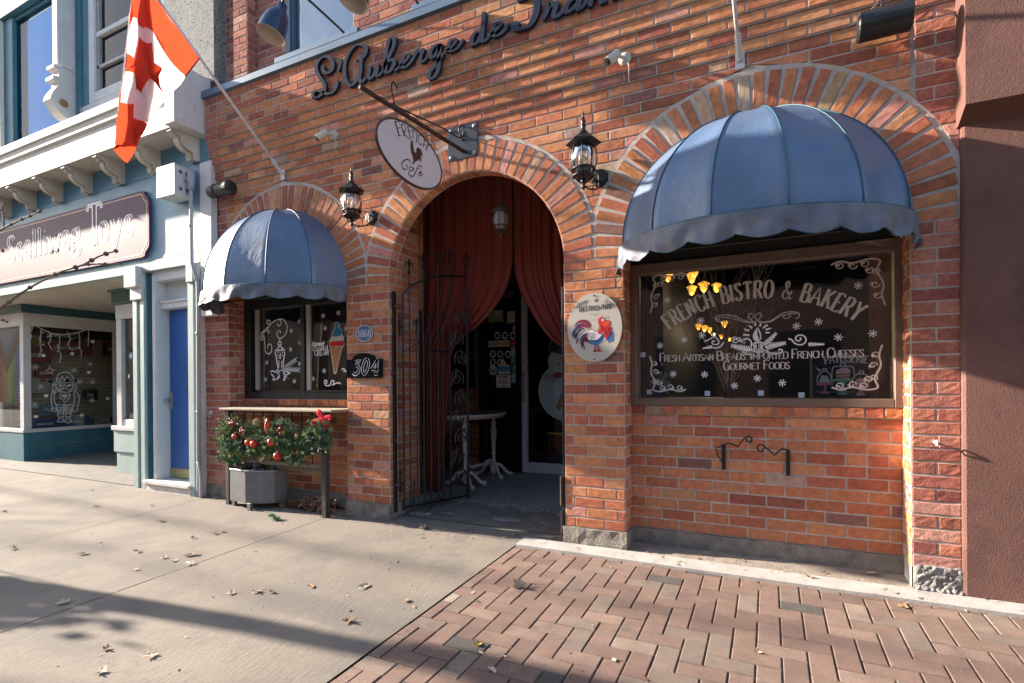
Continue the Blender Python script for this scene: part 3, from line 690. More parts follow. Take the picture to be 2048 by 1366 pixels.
# upper storey windows
m=MB(); m.box(-10.75,-10.1,-.02,.06,4.6,7); m.bbox(-10.1,-9.69,-.05,.06,4.62,7,.005); m.box(-9.69,-8.3,-.02,.05,6.45,7); m.bbox(-10.1,-8.3,-.10,-.02,6.5,7.0,.01)
m.bbox(-8.09,-7.78,-.02,.06,4.62,7,.005); m.bbox(-7.95,-7.93,-.035,.06,4.62,7,.003); m.bbox(-6.32,-6.19,-.02,.06,4.8,7,.005)
m.build('trim',M_TEAL,ts)
m=MB(); m.bbox(-10.0,-9.95,-.10,-.02,4.66,7,.003); m.bbox(-8.32,-8.10,-.16,.05,5.30,7,.005); m.bbox(-8.27,-8.15,-.19,.05,5.33,7,.005)
m.build('pilaster',M_WHITE,ts)
m=MB(); pr=[(-.16,5.30),(-.24,5.30),(-.24,5.26),(-.18,5.24),(-.19,5.16),(-.25,5.15),(-.25,5.11),(-.19,5.09)]
for k in range(8):
    a=-pi/2*k/7; pr.append((-.19-.07*sin(-a)*1.0-.02*k/7,5.05-.03*k))
pr+=[(-.25,4.80),(-.20,4.72),(-.13,4.67),(.04,4.67),(.04,5.30)]
A=[m.vert((-8.30,y,z)) for y,z in pr]; Bq=[m.vert((-8.12,y,z)) for y,z in pr]; n=len(pr); m.face(A); m.face(Bq[::-1])
for k in range(n): m.face([A[k],Bq[k],Bq[(k+1)%n],A[(k+1)%n]])
cs=m.build('console',M_WHITE,ts); m=MB(); m.lathe((-8.118,-.14,4.84),[(0,.018),(.02,.016),(.045,.012),(.05,0)],14,ax='x'); m.build('rosette',mat('old_wood',(.30,.19,.08),.7,bump=.3),cs)
m=MB(); m.quad((-9.69,.0,4.66),(-8.3,.0,4.66),(-8.3,.0,6.5),(-9.69,.0,6.5)); wp=m.build('upper_window',G_BLUE,ts)
m=MB(); m.quad((-9.45,.03,4.66),(-8.3,.03,4.66),(-8.3,.03,6.4),(-9.45,.03,6.4)); m.build('painted_sky',mat('reflected_sky_blue',(.36,.64,.88),.5,var=.1,vs=1.5,bump=0),wp)  # blue sheet whose colour imitates sky reflected in the pane
m=MB(); m.quad((-9.69,.05,4.66),(-9.45,.05,4.66),(-9.45,.05,6.5),(-9.69,.05,6.5)); m.build('dark_side',mat('dark_blue_room',(.05,.08,.10),.6,bump=0),wp)
f=frame(-7.76,-6.33,4.80,7.0,-.03,.05,.12); f.bbox(-7.64,-6.45,-.01,.05,5.62,5.68,.004); wq=f.build('upper_window',M_WHITE,ts)
m=MB(); m.quad((-7.64,.035,4.92),(-6.45,.035,4.92),(-6.45,.035,7),(-7.64,.035,7)); m.build('pane',glass('dusk_glass',(.3,.4,.5),.02,.03,0,1.2),wq)
m=MB(); m.bbox(-7.64,-7.58,-.0,.045,4.92,7,.003); m.bbox(-7.64,-6.45,-.0,.045,5.22,5.26,.003); m.build('sash',mat('grey_sash',(.30,.29,.28),.5,bump=0),wq)
m=MB(); m.quad((-7.6,.2,4.9),(-6.4,.2,4.9),(-6.4,.2,7),(-7.6,.2,7)); m.build('room_backing',mat('dark_blue_room'),wq)
# ground floor: columns, entrance, side door
m=MB(); m.bbox(-6.79,-6.57,-.03,.12,-.03,2.54,.006); m.build('column',M_TEAL,ts)
m=MB(); m.bbox(-6.80,-6.715,-.062,-.028,-.02,2.36,.004); m.bbox(-6.655,-6.575,-.062,-.028,-.02,2.36,.004); m.build('column_facing',M_MINT,ts)
m=MB(); m.bbox(-6.83,-6.59,-.14,-.0,2.36,2.60,.006); m.bbox(-6.81,-6.58,-.085,-.028,2.22,2.38,.006); m.build('capital',M_WHITE,ts)
m=MB(); m.bbox(-6.47,-6.41,-.03,.16,.08,2.50,.004); m.box(-6.41,-6.395,.0,.16,.08,2.5); m.bbox(-6.47,-5.70,-.02,.14,2.42,2.535,.004); m.bbox(-6.41,-5.70,.02,.16,2.10,2.18,.006); m.bbox(-6.41,-5.70,.0,.16,2.165,2.19,.004)
m.bbox(-6.41,-5.70,.10,.16,2.19,2.42,.004); m.build('door_frame',mat('peeling_white_paint',(.66,.64,.64),.6,var=.06,vs=5,bump=.3,bs=30,dirt=(.20,.13,.09),ds=10,dt=.67),ts)
m=MB(); m.bbox(-6.39,-5.70,.12,.165,.12,2.10,.003); dd=m.build('door',M_BDOOR,ts)
m=MB(); m.bbox(-6.385,-5.72,.114,.122,.12,.235,.002); m.build('kick_plate',mat('brass_plate',(.40,.36,.20),.4,metal=.7,var=.2,bump=.1),dd)
m=MB(); m.bbox(-6.375,-6.325,.105,.12,.93,1.13,.003); m.lathe((-6.35,.07,1.03),[(0,-.035),(.026,-.03),(.030,-.015),(.022,.0),(.012,.015),(.012,.04)],12,ax='y'); m.build('handle',M_STEEL,dd,smooth=False)
m=MB(); m.bbox(-6.06,-5.80,.112,.122,1.12,1.165,.003); m.build('letter_slot',M_BLKP,dd)
m=MB(); m.bbox(-6.50,-5.68,-.10,.16,-.03,.075,.008); m.bbox(-6.53,-5.68,-.125,.16,.075,.115,.006); m.build('doorstep',mat('chipped_white_step',(.60,.56,.53),.8,var=.15,vs=9,bump=.6,bs=40,dirt=(.32,.26,.22),ds=10,dt=.55),ts)
m=MB(); m.bbox(-5.72,-5.62,FY-.03,.06,-.02,2.33,.005); m.bbox(-5.72,-5.60,FY-.05,.06,2.33,2.54,.005); m.build('door_pilaster',M_MINT,ts)
m=MB(); m.bbox(-5.735,-5.705,FY-.02,.10,-.02,2.54,.003); m.build('dark_edge',M_TEAL,ts)
m=MB(); m.bbox(-5.50,-5.315,-.085,-.012,1.95,3.60,.004); m.bbox(-5.62,-5.545,FY,.02,0,2.6,.003); m.build('corner_board',M_WHITE,ts)
# entrance recess
m=MB(); m.box(-14,-6.6,.0,3.2,2.53,2.56); 
m.build('soffit',mat('cream_soffit_boards',(.55,.50,.42),.6,var=.1,vs=2,bump=.35,bs=5,streak=(14,.3,1),bd=.01),ts)
def face_panel(name,mat_,x0,x1,z0,z1,Y,t=.04,b=.004): q=MB(); q.bbox(x0,x1,Y-t,Y,z0,z1,b); return q.build(name,mat_,ts)
XS=-10.70
m=MB(); m.bbox(-14,XS+.02,.42,.5,0,.47,.006); m.bbox(XS-.05,XS+.016,.502,3,.0,.26,.004); m.bbox(XS-.05,XS+.012,.502,3,.265,.469,.004); m.build('window_base',M_TEAL,ts)
m=MB(); m.bbox(-14,XS+.03,.40,.5,2.40,2.535,.01); m.bbox(XS-.05,XS+.026,.502,3,2.40,2.532,.004); m.build('window_head',M_DTEAL,ts)
m=MB(); m.bbox(-14,XS+.035,.41,.5,.47,.53,.008); m.bbox(XS-.05,XS+.032,.502,3,.471,.529,.004)
m.bbox(-14,XS+.01,.43,.5,2.19,2.40,.006); m.bbox(XS-.05,XS+.008,.502,3,2.19,2.398,.004)
for (y0,y1) in ((.43,.53),(1.72,1.80),(2.62,2.7)): m.bbox(XS-.05,XS+.008,y0,y1,.53,2.19,.004)
m.bbox(-10.82,XS+.006,.432,.5,.53,2.19,.004); m.bbox(-12.6,-12.5,.432,.5,.53,2.19,.004); df=m.build('display_window',M_WHITE,ts)
m=MB(); m.quad((XS-.02,.53,.53),(XS-.02,2.62,.53),(XS-.02,2.62,2.19),(XS-.02,.53,2.19)); m.quad((-12.5,.47,.53),(-10.8,.47,.53),(-10.8,.47,2.19),(-12.5,.47,2.19)); m.build('pane',G_CLEAR,df)
# inside of the display window
m=MB()
for k in range(22):
    z=.60+k*.072; 
    if z<2.1: m.bbox(-11.62,-11.58,.6,3.2,z,z+.066,.004)
m.build('slat_wall',mat('tan_slatwall',(.62,.52,.36),.7,var=.08,bump=.05),df)
m=MB(); m.box(-13,-11.65,.6,3.3,.4,2.4); m.box(-11.65,-10.78,.56,3.2,.40,.52); m.box(-11.65,-10.78,3.2,3.3,.4,2.3); m.build('window_interior',mat('dark_shop_interior',(.10,.08,.07),.8,bump=0),df)
m=MB(); random.seed(21)
bc=[(.30,.05,.04),(.05,.10,.25),(.5,.45,.38),(.05,.05,.06),(.45,.25,.05),(.08,.2,.3),(.35,.08,.1),(.12,.09,.2)]
for (y0,z0,w,h,c,x) in ((.62,.52,.42,.14,1,-10.95),(1.02,.52,.40,.15,5,-10.95),(1.5,.52,.25,.12,2,-11.0),(1.85,.52,.4,.16,1,-10.95),(.80,.74,.30,.17,5,-11.1),(.75,1.10,.5,.28,2,-11.45),(1.30,1.15,.12,.2,3,-11.4),(.7,1.62,.35,.28,0,-11.4),(.62,1.75,.3,.25,4,-11.45),(1.05,1.78,.62,.24,6,-11.4),(1.9,1.78,.5,.28,0,-11.4),(1.0,2.02,.6,.2,3,-11.5),(.85,1.35,.22,.2,0,-11.4),(2.1,1.35,.3,.2,6,-11.4),(1.55,.95,.2,.2,3,-11.4)):
    c_=bc[c]; m.box(x,x+.12,y0,y0+w,z0,z0+h,c_); m.box(x+.1205,x+.122,y0+.03,y0+w*.6,z0+h*.35,z0+h*.6,(.5,.48,.42)); 
    for q in range(5):
        yy=y0+random.random()*w*.8; zz=z0+random.random()*h*.7; m.box(x+.1205,x+.1215,yy,yy+w*.12,zz,zz+h*.15,bc[random.randrange(8)])
bo=m.build('toy_boxes',M_VC,df)
# small front display window beside the column
m=MB(); m.bbox(-8.16,-6.8,.40,.5,2.33,2.55,.008); m.bbox(-8.20,-6.8,.37,.5,2.50,2.53,.006); m.build('window_head',M_DTEAL,ts)
m=MB(); m.bbox(-8.12,-6.8,.43,.52,2.13,2.33,.008); m.bbox(-8.10,-7.98,.43,.52,.66,2.13,.005); m.bbox(-7.98,-6.8,.44,.52,.66,.75,.004); m.bbox(-8.15,-6.8,.38,.52,.60,.66,.006); m.bbox(-8.10,-8.04,.44,2.6,.6,2.3,.004); d2=m.build('display_window',M_WHITE,ts)
m=MB(); m.bbox(-8.09,-6.8,.42,.52,0,.30,.006); m.bbox(-8.13,-6.8,.40,.52,.30,.60,.012); m.build('window_base',M_MINT,ts)
m=MB(); m.quad((-7.98,.48,.75),(-6.8,.48,.75),(-6.8,.48,2.13),(-7.98,.48,2.13)); m.build('pane',G_CLEAR,d2)
m=MB(); m.quad((-7.95,.95,.6),(-6.8,.95,.6),(-6.8,.95,2.3),(-7.95,.95,2.3)); m.build('window_interior',mat('brown_interior',(.16,.12,.09),.8,var=.4,vs=3,bump=0),d2)
m=MB(); m.box(-14,-6.8,3.1,3.2,0,2.6); m.build('rear_wall',mat('dark_shop_interior'),ts)
# painted window decorations
def TX(X): return lambda u,v,d:(X+d,u,v)
D=MB(); T=TX(XS-.012)
def wx(st,s,ox,oy,X=XS-.012): return [(q.y,q.z) for q in (PX(a,b,X) for a,b in pp(st,s,ox,oy))]
S6=4.553
def dr(st,w=.016,close=False,sm=True):
    w*=.68
    p=wx(st,S6,0,600)
    D.ribbon(spl(p,5,close) if sm else p,w,T,close=close)
dr('290,210 380,265 460,300 540,315 620,310 700,300 780,270 840,235')
for st in ('292,215 290,270 275,300 290,330 272,350','375,270 370,330 365,400 375,450 350,520','440,285 462,320 455,380 440,390 475,455','542,318 545,380 530,450 555,500 540,575','612,290 640,350 620,400 640,440 668,455','712,290 725,340 725,430 742,470 735,535','800,250 808,310 805,360 803,420'): dr(st,.014)
for st in ('375,290 400,300','345,358 365,352','380,405 405,407','370,460 392,462','430,340 452,330','515,410 542,408','515,470 540,465','610,410 630,400','715,385 735,380','700,440 725,440','800,270 830,250'): dr(st,.018)
# nutcracker soldier
for st,cl in (('520,700 530,680 560,662 600,658 640,670 660,700',0),('515,705 522,745 600,755 665,740 670,700',0),('515,705 545,735 565,690 590,735 612,690 640,730 670,700',0),('512,760 515,800 535,830 600,840 650,825 665,790 660,750',0),('500,750 478,790 480,830 505,842',0),('672,745 695,780 695,820 670,838',0),('530,775 560,780',0),('610,780 645,775',0),('540,772 548,790 562,775',1),('618,772 628,790 645,772',1),('590,765 575,800 608,805',1),('530,800 545,818 590,805 640,815 655,798',0),
    ('555,845 548,880 570,910 595,925 620,905 633,870 625,842',0),('500,845 475,850 465,900 470,950 480,985',0),('670,840 705,850 722,900 712,950 700,985',0),('500,850 492,900 505,950 515,960',0),('672,848 680,900 668,950',0),('515,950 600,960 670,950',0),('512,975 600,985 672,975',0),('515,950 512,975',0),('670,950 672,975',0),('575,955 602,955 602,978 578,978',1),('480,985 470,1000 490,1018 512,1008 510,985',1),('662,982 668,1015 700,1010 708,985',0),
    ('520,985 528,1030 575,1032 582,990',0),('595,990 600,1032 645,1028 655,985',0),('528,1035 530,1060 578,1062 578,1035',0),('598,1035 598,1060 642,1060 645,1032',0),('535,1062 540,1085',0),('575,1062 572,1085',0),('600,1062 602,1085',0),('640,1062 638,1085',0),('525,1105 530,1088 560,1082 580,1095 578,1108 525,1110',1),('592,1105 600,1088 632,1082 652,1098 650,1108 592,1110',1)): dr(st,.013,bool(cl))
for k in range(9): dr('%d,%d %d,%d'%(560+k*7,855+abs(k-4)*3,566+k*6,905-abs(k-4)*8),.009)
for k in range(7): dr('%d,%d %d,%d'%(484+k*1,765+k*11,510,768+k*11),.008); dr('%d,%d %d,%d'%(670,765+k*11,692,760+k*11),.008)
for k in range(6): dr('%d,990 %d,1025'%(528+k*9,532+k*8),.008); dr('%d,990 %d,1025'%(600+k*9,602+k*8),.008)
for (a,b) in ((843,380),(658,488),(394,506),(808,660),(421,872),(328,1062),(746,1048),(980,897)):
    q=wx('%d,%d'%(a,b),S6,0,600)[0]; D.poly([(q[0]+.032*cos(t*.7),q[1]+.026*sin(t*.7)) for t in range(9)],T)
def star(mb,c,r,T,n=6,w=.01,ph=0,asp=1):
    for k in range(n):
        a=ph+2*pi*k/n; mb.ribbon([(c[0],c[1]),(c[0]+r*cos(a)*asp,c[1]+r*sin(a))],[w*.6,w*1.3],T,.0002*k)
for (a,b) in ((322,612),(675,640),(370,790),(845,745),(725,745),(838,912),(315,955),(822,588)):
    star(D,wx('%d,%d'%(a,b),S6,0,600)[0],.05,T,6,.007)
dr('455,600 463,630 500,632 470,648 478,680 455,660 430,675 440,650 412,640 445,630',.014,True,False)
D.build('painted_decoration',M_DECAL,df)
# rainbow flag panel in the front pane
D=MB(); T=lambda u,v,d:(u,.492-d,v)
xa,xb=-12.2,-10.84; cols=[(.62,.28,.18),(.62,.07,.05),(.75,.32,.10),(.80,.75,.12),(.05,.50,.20),(.03,.20,.62),(.34,.07,.42)]
fs=[0,.12,.24,.40,.56,.70,.86,1.0]
xw=xb-.95
for k in range(7): x0=xw+.95*fs[k]; x1=xw+.95*fs[k+1]; D.quad(T(x0,.95,0),T(x1,.95,0),T(x1,2.17,0),T(x0,2.17,0),cols[k])
D.quad(T(-12.4,.95,0),T(xw,.95,0),T(xw,2.17,0),T(-12.4,2.17,0),(.38,.05,.04))
cx=-11.40
for (hw,dz,c,dd) in ((.62,.74,(.06,.05,.05),.002),(.50,.60,(.13,.09,.07),.003),(.38,.45,(.15,.42,.58),.004),(.26,.31,(.50,.45,.50),.005)):
    D.face([D.vert(T(cx-hw,2.17,dd),c),D.vert(T(cx,2.17-dz,dd),c),D.vert(T(cx+hw,2.17,dd),c)])
for (x,z0,h) in ((-10.98,.70,.62),(-11.42,.78,.62),(-11.95,.7,.6)):
    for k in range(13): w=.03+.13*(k/12); z=z0+h*(1-k/12); D.ribbon([(x-w,z-.01),(x+w,z+.01)],.016,T,.007,col=(.6,.6,.62))
D.build('rainbow_banner',M_VC,df)
D=MB(); T=lambda u,v,d:(u,.470-d,v)
for k in range(30): w=.01+.16*(k/29)**.8; z=1.50-.72*k/29; D.ribbon([(-7.60-w,z-.04),(-7.60,z+.01),(-7.60+w,z-.04)],.012,T,.002)
star(D,(-7.83,1.62),.045,T,6,.014); D.poly([(-7.88+.025*cos(t),1.34+.035*sin(t)) for t in (0,1,2,3,4,5)],T)
D.build('painted_decoration',M_DECAL,d2)
# sign board
sg=thing('shop_sign','purple toy shop sign board with outlined white lettering above the toy shop window','sign',(-8.2,FY,2.65))
def notch(x1,z0,z1,c,s=1):
    p=[]
    return p
x1=-6.40; z0=2.70; z1=3.47; c=.10
out=[(-14,z0),(x1-c*1.5,z0)]+[(x1-c*.9*cos(a)-.0,z0+c*.9*sin(a)*1.0) for a in ()]+[(x1-c*.9,z0+.01),(x1-c*.75,z0+c*.55),(x1-c*.3,z0+c*.9),(x1-.01,z0+c*1.1),(x1,z0+c*1.5),(x1,z1-c*1.5),(x1-.01,z1-c*1.1),(x1-c*.3,z1-c*.9),(x1-c*.75,z1-c*.55),(x1-c*.9,z1-.01),(x1-c*1.5,z1),(-14,z1)]
m=MB(); T=lambda u,v,d:(u,FY-d,v); m.poly(out,T,0,.035); m.build('sign_board',mat('plum_paint',(.105,.045,.095),.6,spec=.25,var=.1,vs=2.5,bump=.12,bs=9,streak=(3,3,.5)),sg)
m=MB(); inn=[(max(u-(.035 if u>-10 else 0),-14),v+(.035 if v<3.0 else -.035)) for u,v in out]; m.ribbon(inn[1:-1]if 0 else inn,.012,T,.0365); m.build('gold_line',mat('gold_line',(.55,.36,.22),.5,bump=0),sg)
# ---------------------------------------------------------------- stroke lettering
GL={
'A':(.78,['0,0 .39,1 .78,0','.14,.36 .64,.36']),'B':(.66,['.1,0 .1,1','~.1,1 .42,1 .56,.9 .56,.65 .42,.53 .1,.53','~.1,.53 .48,.52 .64,.4 .64,.14 .48,0 .1,0']),
'C':(.7,['~.68,.8 .6,.95 .4,1 .16,.88 .06,.5 .16,.12 .4,0 .6,.06 .69,.22']),'D':(.74,['.1,0 .1,1','~.1,1 .42,1 .64,.84 .7,.5 .64,.16 .42,0 .1,0']),
'E':(.6,['.1,0 .1,1','.1,1 .56,1','.1,.52 .48,.52','.1,0 .6,0']),'F':(.58,['.1,0 .1,1','.1,1 .56,1','.1,.52 .46,.52']),
'G':(.76,['~.68,.82 .58,.96 .4,1 .16,.88 .06,.5 .16,.12 .4,0 .6,.05 .69,.2','.69,0 .69,.44','.45,.44 .76,.44']),
'H':(.74,['.1,0 .1,1','.64,0 .64,1','.1,.5 .64,.5']),'I':(.26,['.13,0 .13,1']),'K':(.7,['.1,0 .1,1','.62,1 .1,.44','.28,.6 .68,0']),
'L':(.56,['.1,1 .1,0','.1,0 .56,0']),'M':(.9,['.1,0 .1,1','.1,1 .45,.2','.45,.2 .8,1','.8,1 .8,0']),'N':(.76,['.1,0 .1,1','.1,1 .66,0','.66,0 .66,1']),
'O':(.78,['@~.39,1 .16,.88 .06,.5 .16,.12 .39,0 .62,.12 .72,.5 .62,.88']),'P':(.64,['.1,0 .1,1','~.1,1 .44,1 .6,.88 .6,.62 .44,.47 .1,.47']),
'R':(.7,['.1,0 .1,1','~.1,1 .44,1 .58,.9 .58,.65 .44,.52 .1,.52','.36,.52 .68,0']),'S':(.6,['~.52,.84 .46,.97 .3,1 .12,.93 .1,.74 .28,.56 .48,.42 .54,.22 .44,.04 .26,0 .12,.05 .06,.2']),
'T':(.66,['.33,0 .33,1','.02,1 .64,1']),'U':(.74,['~.1,1 .1,.3 .18,.06 .37,0 .56,.06 .64,.3 .64,1']),'Y':(.72,['.04,1 .36,.48','.68,1 .36,.48','.36,.48 .36,0']),
'V':(.7,['.02,1 .35,0 .68,1']),'Q':(.78,['@~.39,1 .16,.88 .06,.5 .16,.12 .39,0 .62,.12 .72,.5 .62,.88','.5,.2 .74,-.1']),
'&':(.82,['~.76,.46 .6,.14 .36,0 .12,.08 .07,.26 .2,.46 .42,.66 .46,.86 .34,1 .2,.92 .2,.76 .38,.46 .8,0']),
'.':(.22,['.08,.02 .15,.02']),"'":(.2,['.1,1 .07,.78']),'-':(.4,['.05,.45 .35,.45']),
'0':(.6,['@~.3,1 .1,.82 .05,.5 .1,.18 .3,0 .5,.18 .55,.5 .5,.82']),'1':(.34,['.17,0 .17,1','.02,.84 .17,1']),'3':(.56,['~.06,.88 .2,1 .4,.98 .48,.8 .4,.6 .2,.54','~.2,.54 .44,.5 .52,.28 .42,.04 .22,0 .04,.12']),
'4':(.6,['.42,0 .42,1','.42,1 .03,.3','.03,.3 .58,.3']),'6':(.56,['~.46,.92 .3,1 .12,.8 .06,.4 .12,.1 .28,0 .46,.1 .5,.3 .42,.5 .26,.56 .08,.4']),'8':(.56,['@~.28,1 .1,.88 .12,.64 .28,.53 .46,.38 .5,.14 .28,0 .06,.14 .1,.38 .28,.53 .44,.64 .46,.88']),
'a':(.5,['~.08,.52 .2,.66 .36,.62 .4,.45 .4,.08 .48,0','~.4,.38 .16,.34 .05,.18 .1,.03 .24,0 .4,.12']),'l':(.24,['.12,0 .12,1.02','.02,1.0 .12,1.02']),'i':(.24,['.12,0 .12,.66','.02,.64 .12,.66','.1,.88 .14,.88']),
'w':(.8,['.02,.66 .2,0','.2,0 .4,.66','.4,.66 .58,0','.58,0 .78,.66']),'g':(.54,['@~.25,.66 .08,.58 .06,.4 .2,.28 .36,.3 .44,.46 .38,.62','.4,.6 .52,.68','~.14,.28 .06,.18 .14,.08 .38,.04 .48,-.08 .4,-.24 .2,-.28 .04,-.2 .06,-.06 .2,.06']),
'o':(.56,['@~.28,.66 .1,.55 .05,.33 .1,.1 .28,0 .46,.1 .51,.33 .46,.55']),'y':(.56,['.04,.66 .28,0','~.52,.66 .28,0 .16,-.25 .03,-.26']),'s':(.44,['~.37,.54 .3,.65 .15,.64 .08,.5 .2,.36 .35,.26 .38,.1 .27,0 .12,.01 .05,.14']),
'e':(.48,['~.05,.36 .43,.38 .38,.6 .22,.66 .08,.52 .05,.28 .14,.04 .3,0 .44,.12']),'d':(.54,['.42,0 .42,1','~.42,.5 .28,.66 .1,.56 .05,.32 .12,.06 .26,0 .42,.14']),'m':(.8,['.1,0 .1,.64','~.1,.46 .24,.66 .38,.58 .4,.4 .4,0','~.4,.46 .54,.66 .68,.58 .7,.4 .7,0']),
'n':(.54,['.1,0 .1,.64','~.1,.46 .26,.66 .42,.58 .44,.4 .44,0']),'r':(.4,['.1,0 .1,.64','~.1,.42 .22,.62 .36,.62']),'f':(.38,['~.4,.9 .3,1 .18,.9 .16,.7 .16,0','.02,.62 .34,.62']),'u':(.54,['~.1,.64 .1,.2 .18,0 .34,.04 .44,.2','.44,.64 .44,0']),'c':(.46,['~.4,.54 .28,.66 .12,.58 .05,.34 .12,.08 .28,0 .42,.12']),'b':(.54,['.1,1 .1,0','~.1,.48 .26,.66 .42,.58 .48,.34 .42,.08 .26,0 .1,.12']),'x':(.5,['.05,.64 .45,0','.45,.64 .05,0']),'t':(.36,['~.16,.9 .16,.1 .3,0','.02,.64 .32,.64']),'h':(.54,['.1,0 .1,1','~.1,.46 .26,.66 .42,.58 .44,.4 .44,0']),
' ':(.4,[])}
def text_w(t,h,sp=.12,cw=1.0): return sum((GL[c][0]*cw+sp)*h for c in t)-sp*h
def text(mb,t,h,T,x=0,y=0,wt=.14,wn=.05,serif=.0,sp=.12,cw=1.0,align='c',arc=None,slant=0,col=None,d=0,th=0,small=None,outline=None):
    # arc=(cx,cy,r): baseline on a circle, letters fanned; small: scale for all but word initials
    hs=[]; prev=' '
    for c in t:
        hs.append(h if (small is None or prev==' ') else h*small); prev=c
    W_=sum((GL[c][0]*cw+sp)*k for c,k in zip(t,hs))-sp*h
    px = x-(W_/2 if align=='c' else (W_ if align=='r' else 0))
    for ci,(c,hh) in enumerate(zip(t,hs)):
        gw,sts=GL[c]
        def loc(u,v):
            uu=px+(u*cw+slant*v)*hh; vv=v*hh
            if arc:
                cx,cy,r=arc; mid=px+gw*cw*hh/2; a=mid/r; lx=uu-mid; ly=vv
                return (cx+(r+ly)*sin(a)+lx*cos(a), cy+(r+ly)*cos(a)-lx*sin(a))
            return (uu,y+vv)
        for si,st in enumerate(sts):
            cl=st.startswith('@'); st_=st.lstrip('@'); sm=st_.startswith('~'); pts=pp(st_.lstrip('~'))
            q=spl(pts,4,cl) if sm else pts
            ws=[]
            for k in range(len(q)):
                a=q[max(0,k-1)]; b=q[min(len(q)-1,k+1)]
                if cl: a=q[k-1]; b=q[(k+1)%len(q)]
                l=sqrt((b[0]-a[0])**2+(b[1]-a[1])**2) or 1
                up=abs(b[1]-a[1])/l
                if not sm and pts[0][1]<pts[-1][1] and abs(pts[0][0]-pts[-1][0])>.12: up*=.45      # rising diagonals are thin
                ws.append(hh*(wn+(wt-wn)*up**1.5)*(.6 if c=='&' else 1))
            mb.ribbon([loc(*p) for p in q],ws,T,d+.0001*(si%3),th,col,close=cl)
            if serif:
                for e in ((pts[0],pts[-1]) if not cl else ()):
                    if (abs(e[1])<.02 or abs(e[1]-1)<.02 or abs(e[1]-.65)<.03) and (not sm):
                        if abs(pts[0][1]-pts[-1][1])<.3: # horizontal bar: vertical tick
                            if abs(e[0]-.1)>.05: mb.ribbon([loc(e[0],e[1]-(.13 if e[1]>.5 else -.13)),loc(e[0],e[1])],hh*wn*1.2,T,d+.0004,th,col)
                        else:
                            yy=e[1]+(-.5 if e[1]>.5 else .5)*wn
                            mb.ribbon([loc(e[0]-serif,yy),loc(e[0]+serif,yy)],hh*wn*1.1,T,d+.0005,th,col)
        px+=(gw*cw+sp)*hh
T=lambda u,v,d:(u,FY-.0365-d,v)
def outl(t,h,x,y,T,name,parent,mw,mi,base,sp=.20,wt=.23,wn=.10):
    a=MB(); text(a,t,h,T,x,y,wt,wn,.12,sp,align='r'); a.build(name,mw,parent)
    a=MB(); text(a,t,h,T,x,y,wt*.55,wn*.1,.05,sp,align='r',d=.0012); a.build(name+'_fill',mi,parent)
MW_=mat('white_letter_outline',(.85,.82,.82),.5,bump=0,var=.05)
outl('oys',.36,-6.72,2.98,T,'lettering',sg,MW_,mat('plum_paint'),None)
outl('T',.50,-7.36,2.96,T,'lettering',sg,MW_,mat('plum_paint'),None)
outl('Scalliwag',.36,-7.86,2.98,T,'lettering',sg,MW_,mat('plum_paint'),None,sp=.15)
# ---------------------------------------------------------------- raised script sign over the arches
YS=-.14; sc=thing('script_sign','raised dark navy script lettering mounted high across the brickwork under the ledge','sign',(-2.4,YS,4.0))
TS=lambda u,v,d:(u,YS+.03-d,v)
def letter(strokes,s,ox,oy,w=.034):
    m=MB()
    for i,st in enumerate(strokes):
        q=pp(st,s,ox,oy); q=spl(q,6); z=[(p.x,p.z) for p in (P(a,b,YS) for a,b in q)]
        L_=len(z); ws=[]
        for k in range(L_):
            a=z[max(0,k-1)]; b=z[min(L_-1,k+1)]; l=sqrt((b[0]-a[0])**2+(b[1]-a[1])**2) or 1
            e=min(1,(min(k,L_-1-k)+1.5)/5); ws.append((w*.42+w*.75*abs(b[1]-a[1])/l)*(.6+.4*e))
        m.ribbon(z,ws,TS,0,.032+.0004*i)
    m.build('letter',M_NAVY,sc)
s1=(6.8267,600,60)
letter(['320,480 310,520 330,570 390,585 440,530 445,450 400,380 330,360 260,410 225,480 225,560 265,640 320,720 335,800 310,860 230,925 180,910 180,860 230,825 300,840 370,870 440,850 490,780 510,690'],*s1)
letter(['505,400 540,420 550,470 520,560'],*s1,w=.026)
letter(['760,410 800,400 860,370 900,300 895,230 830,195 750,215 680,290 620,420 605,560 625,690 690,760 760,700 800,600','835,320 830,430 825,560 810,660 840,710 900,650'],*s1)
letter(['955,490 945,560 935,630 960,665 1010,600 1060,460','1060,460 1055,540 1040,610 1075,620 1130,560'],*s1,w=.03)
letter(['1130,560 1180,430 1250,290 1285,190 1280,110 1230,110 1190,220 1170,350 1165,480 1170,570 1215,570 1270,500 1285,430 1250,400 1215,430'],*s1)
letter(['1290,560 1360,500 1430,430 1480,370 1480,330 1440,340 1390,420 1385,490 1430,510 1500,450 1570,350'],*s1,w=.03)
letter(['1570,350 1600,270 1640,290 1690,250','1690,250 1660,330 1640,400 1680,430 1740,370'],*s1,w=.03)
letter(['1910,200 1850,210 1790,270 1775,350 1810,375 1860,320 1900,240 1910,190 1900,300 1895,420 1885,540 1830,640 1770,655 1765,590 1830,500 1900,400 1960,310'],*s1)
s2=(5.3895,860,0)
letter(['165,555 215,520 260,470 275,430 245,425 205,470 195,530 235,550 300,510 360,420'],*s2,w=.03)
letter(['545,340 490,350 450,410 450,470 480,475 530,430 560,340 575,240 580,130','575,240 565,340 560,430 590,440 640,390'],*s2,w=.033)
letter(['640,390 700,330 755,270 755,240 715,250 675,310 675,370 720,385 790,340 855,245'],*s2,w=.03)
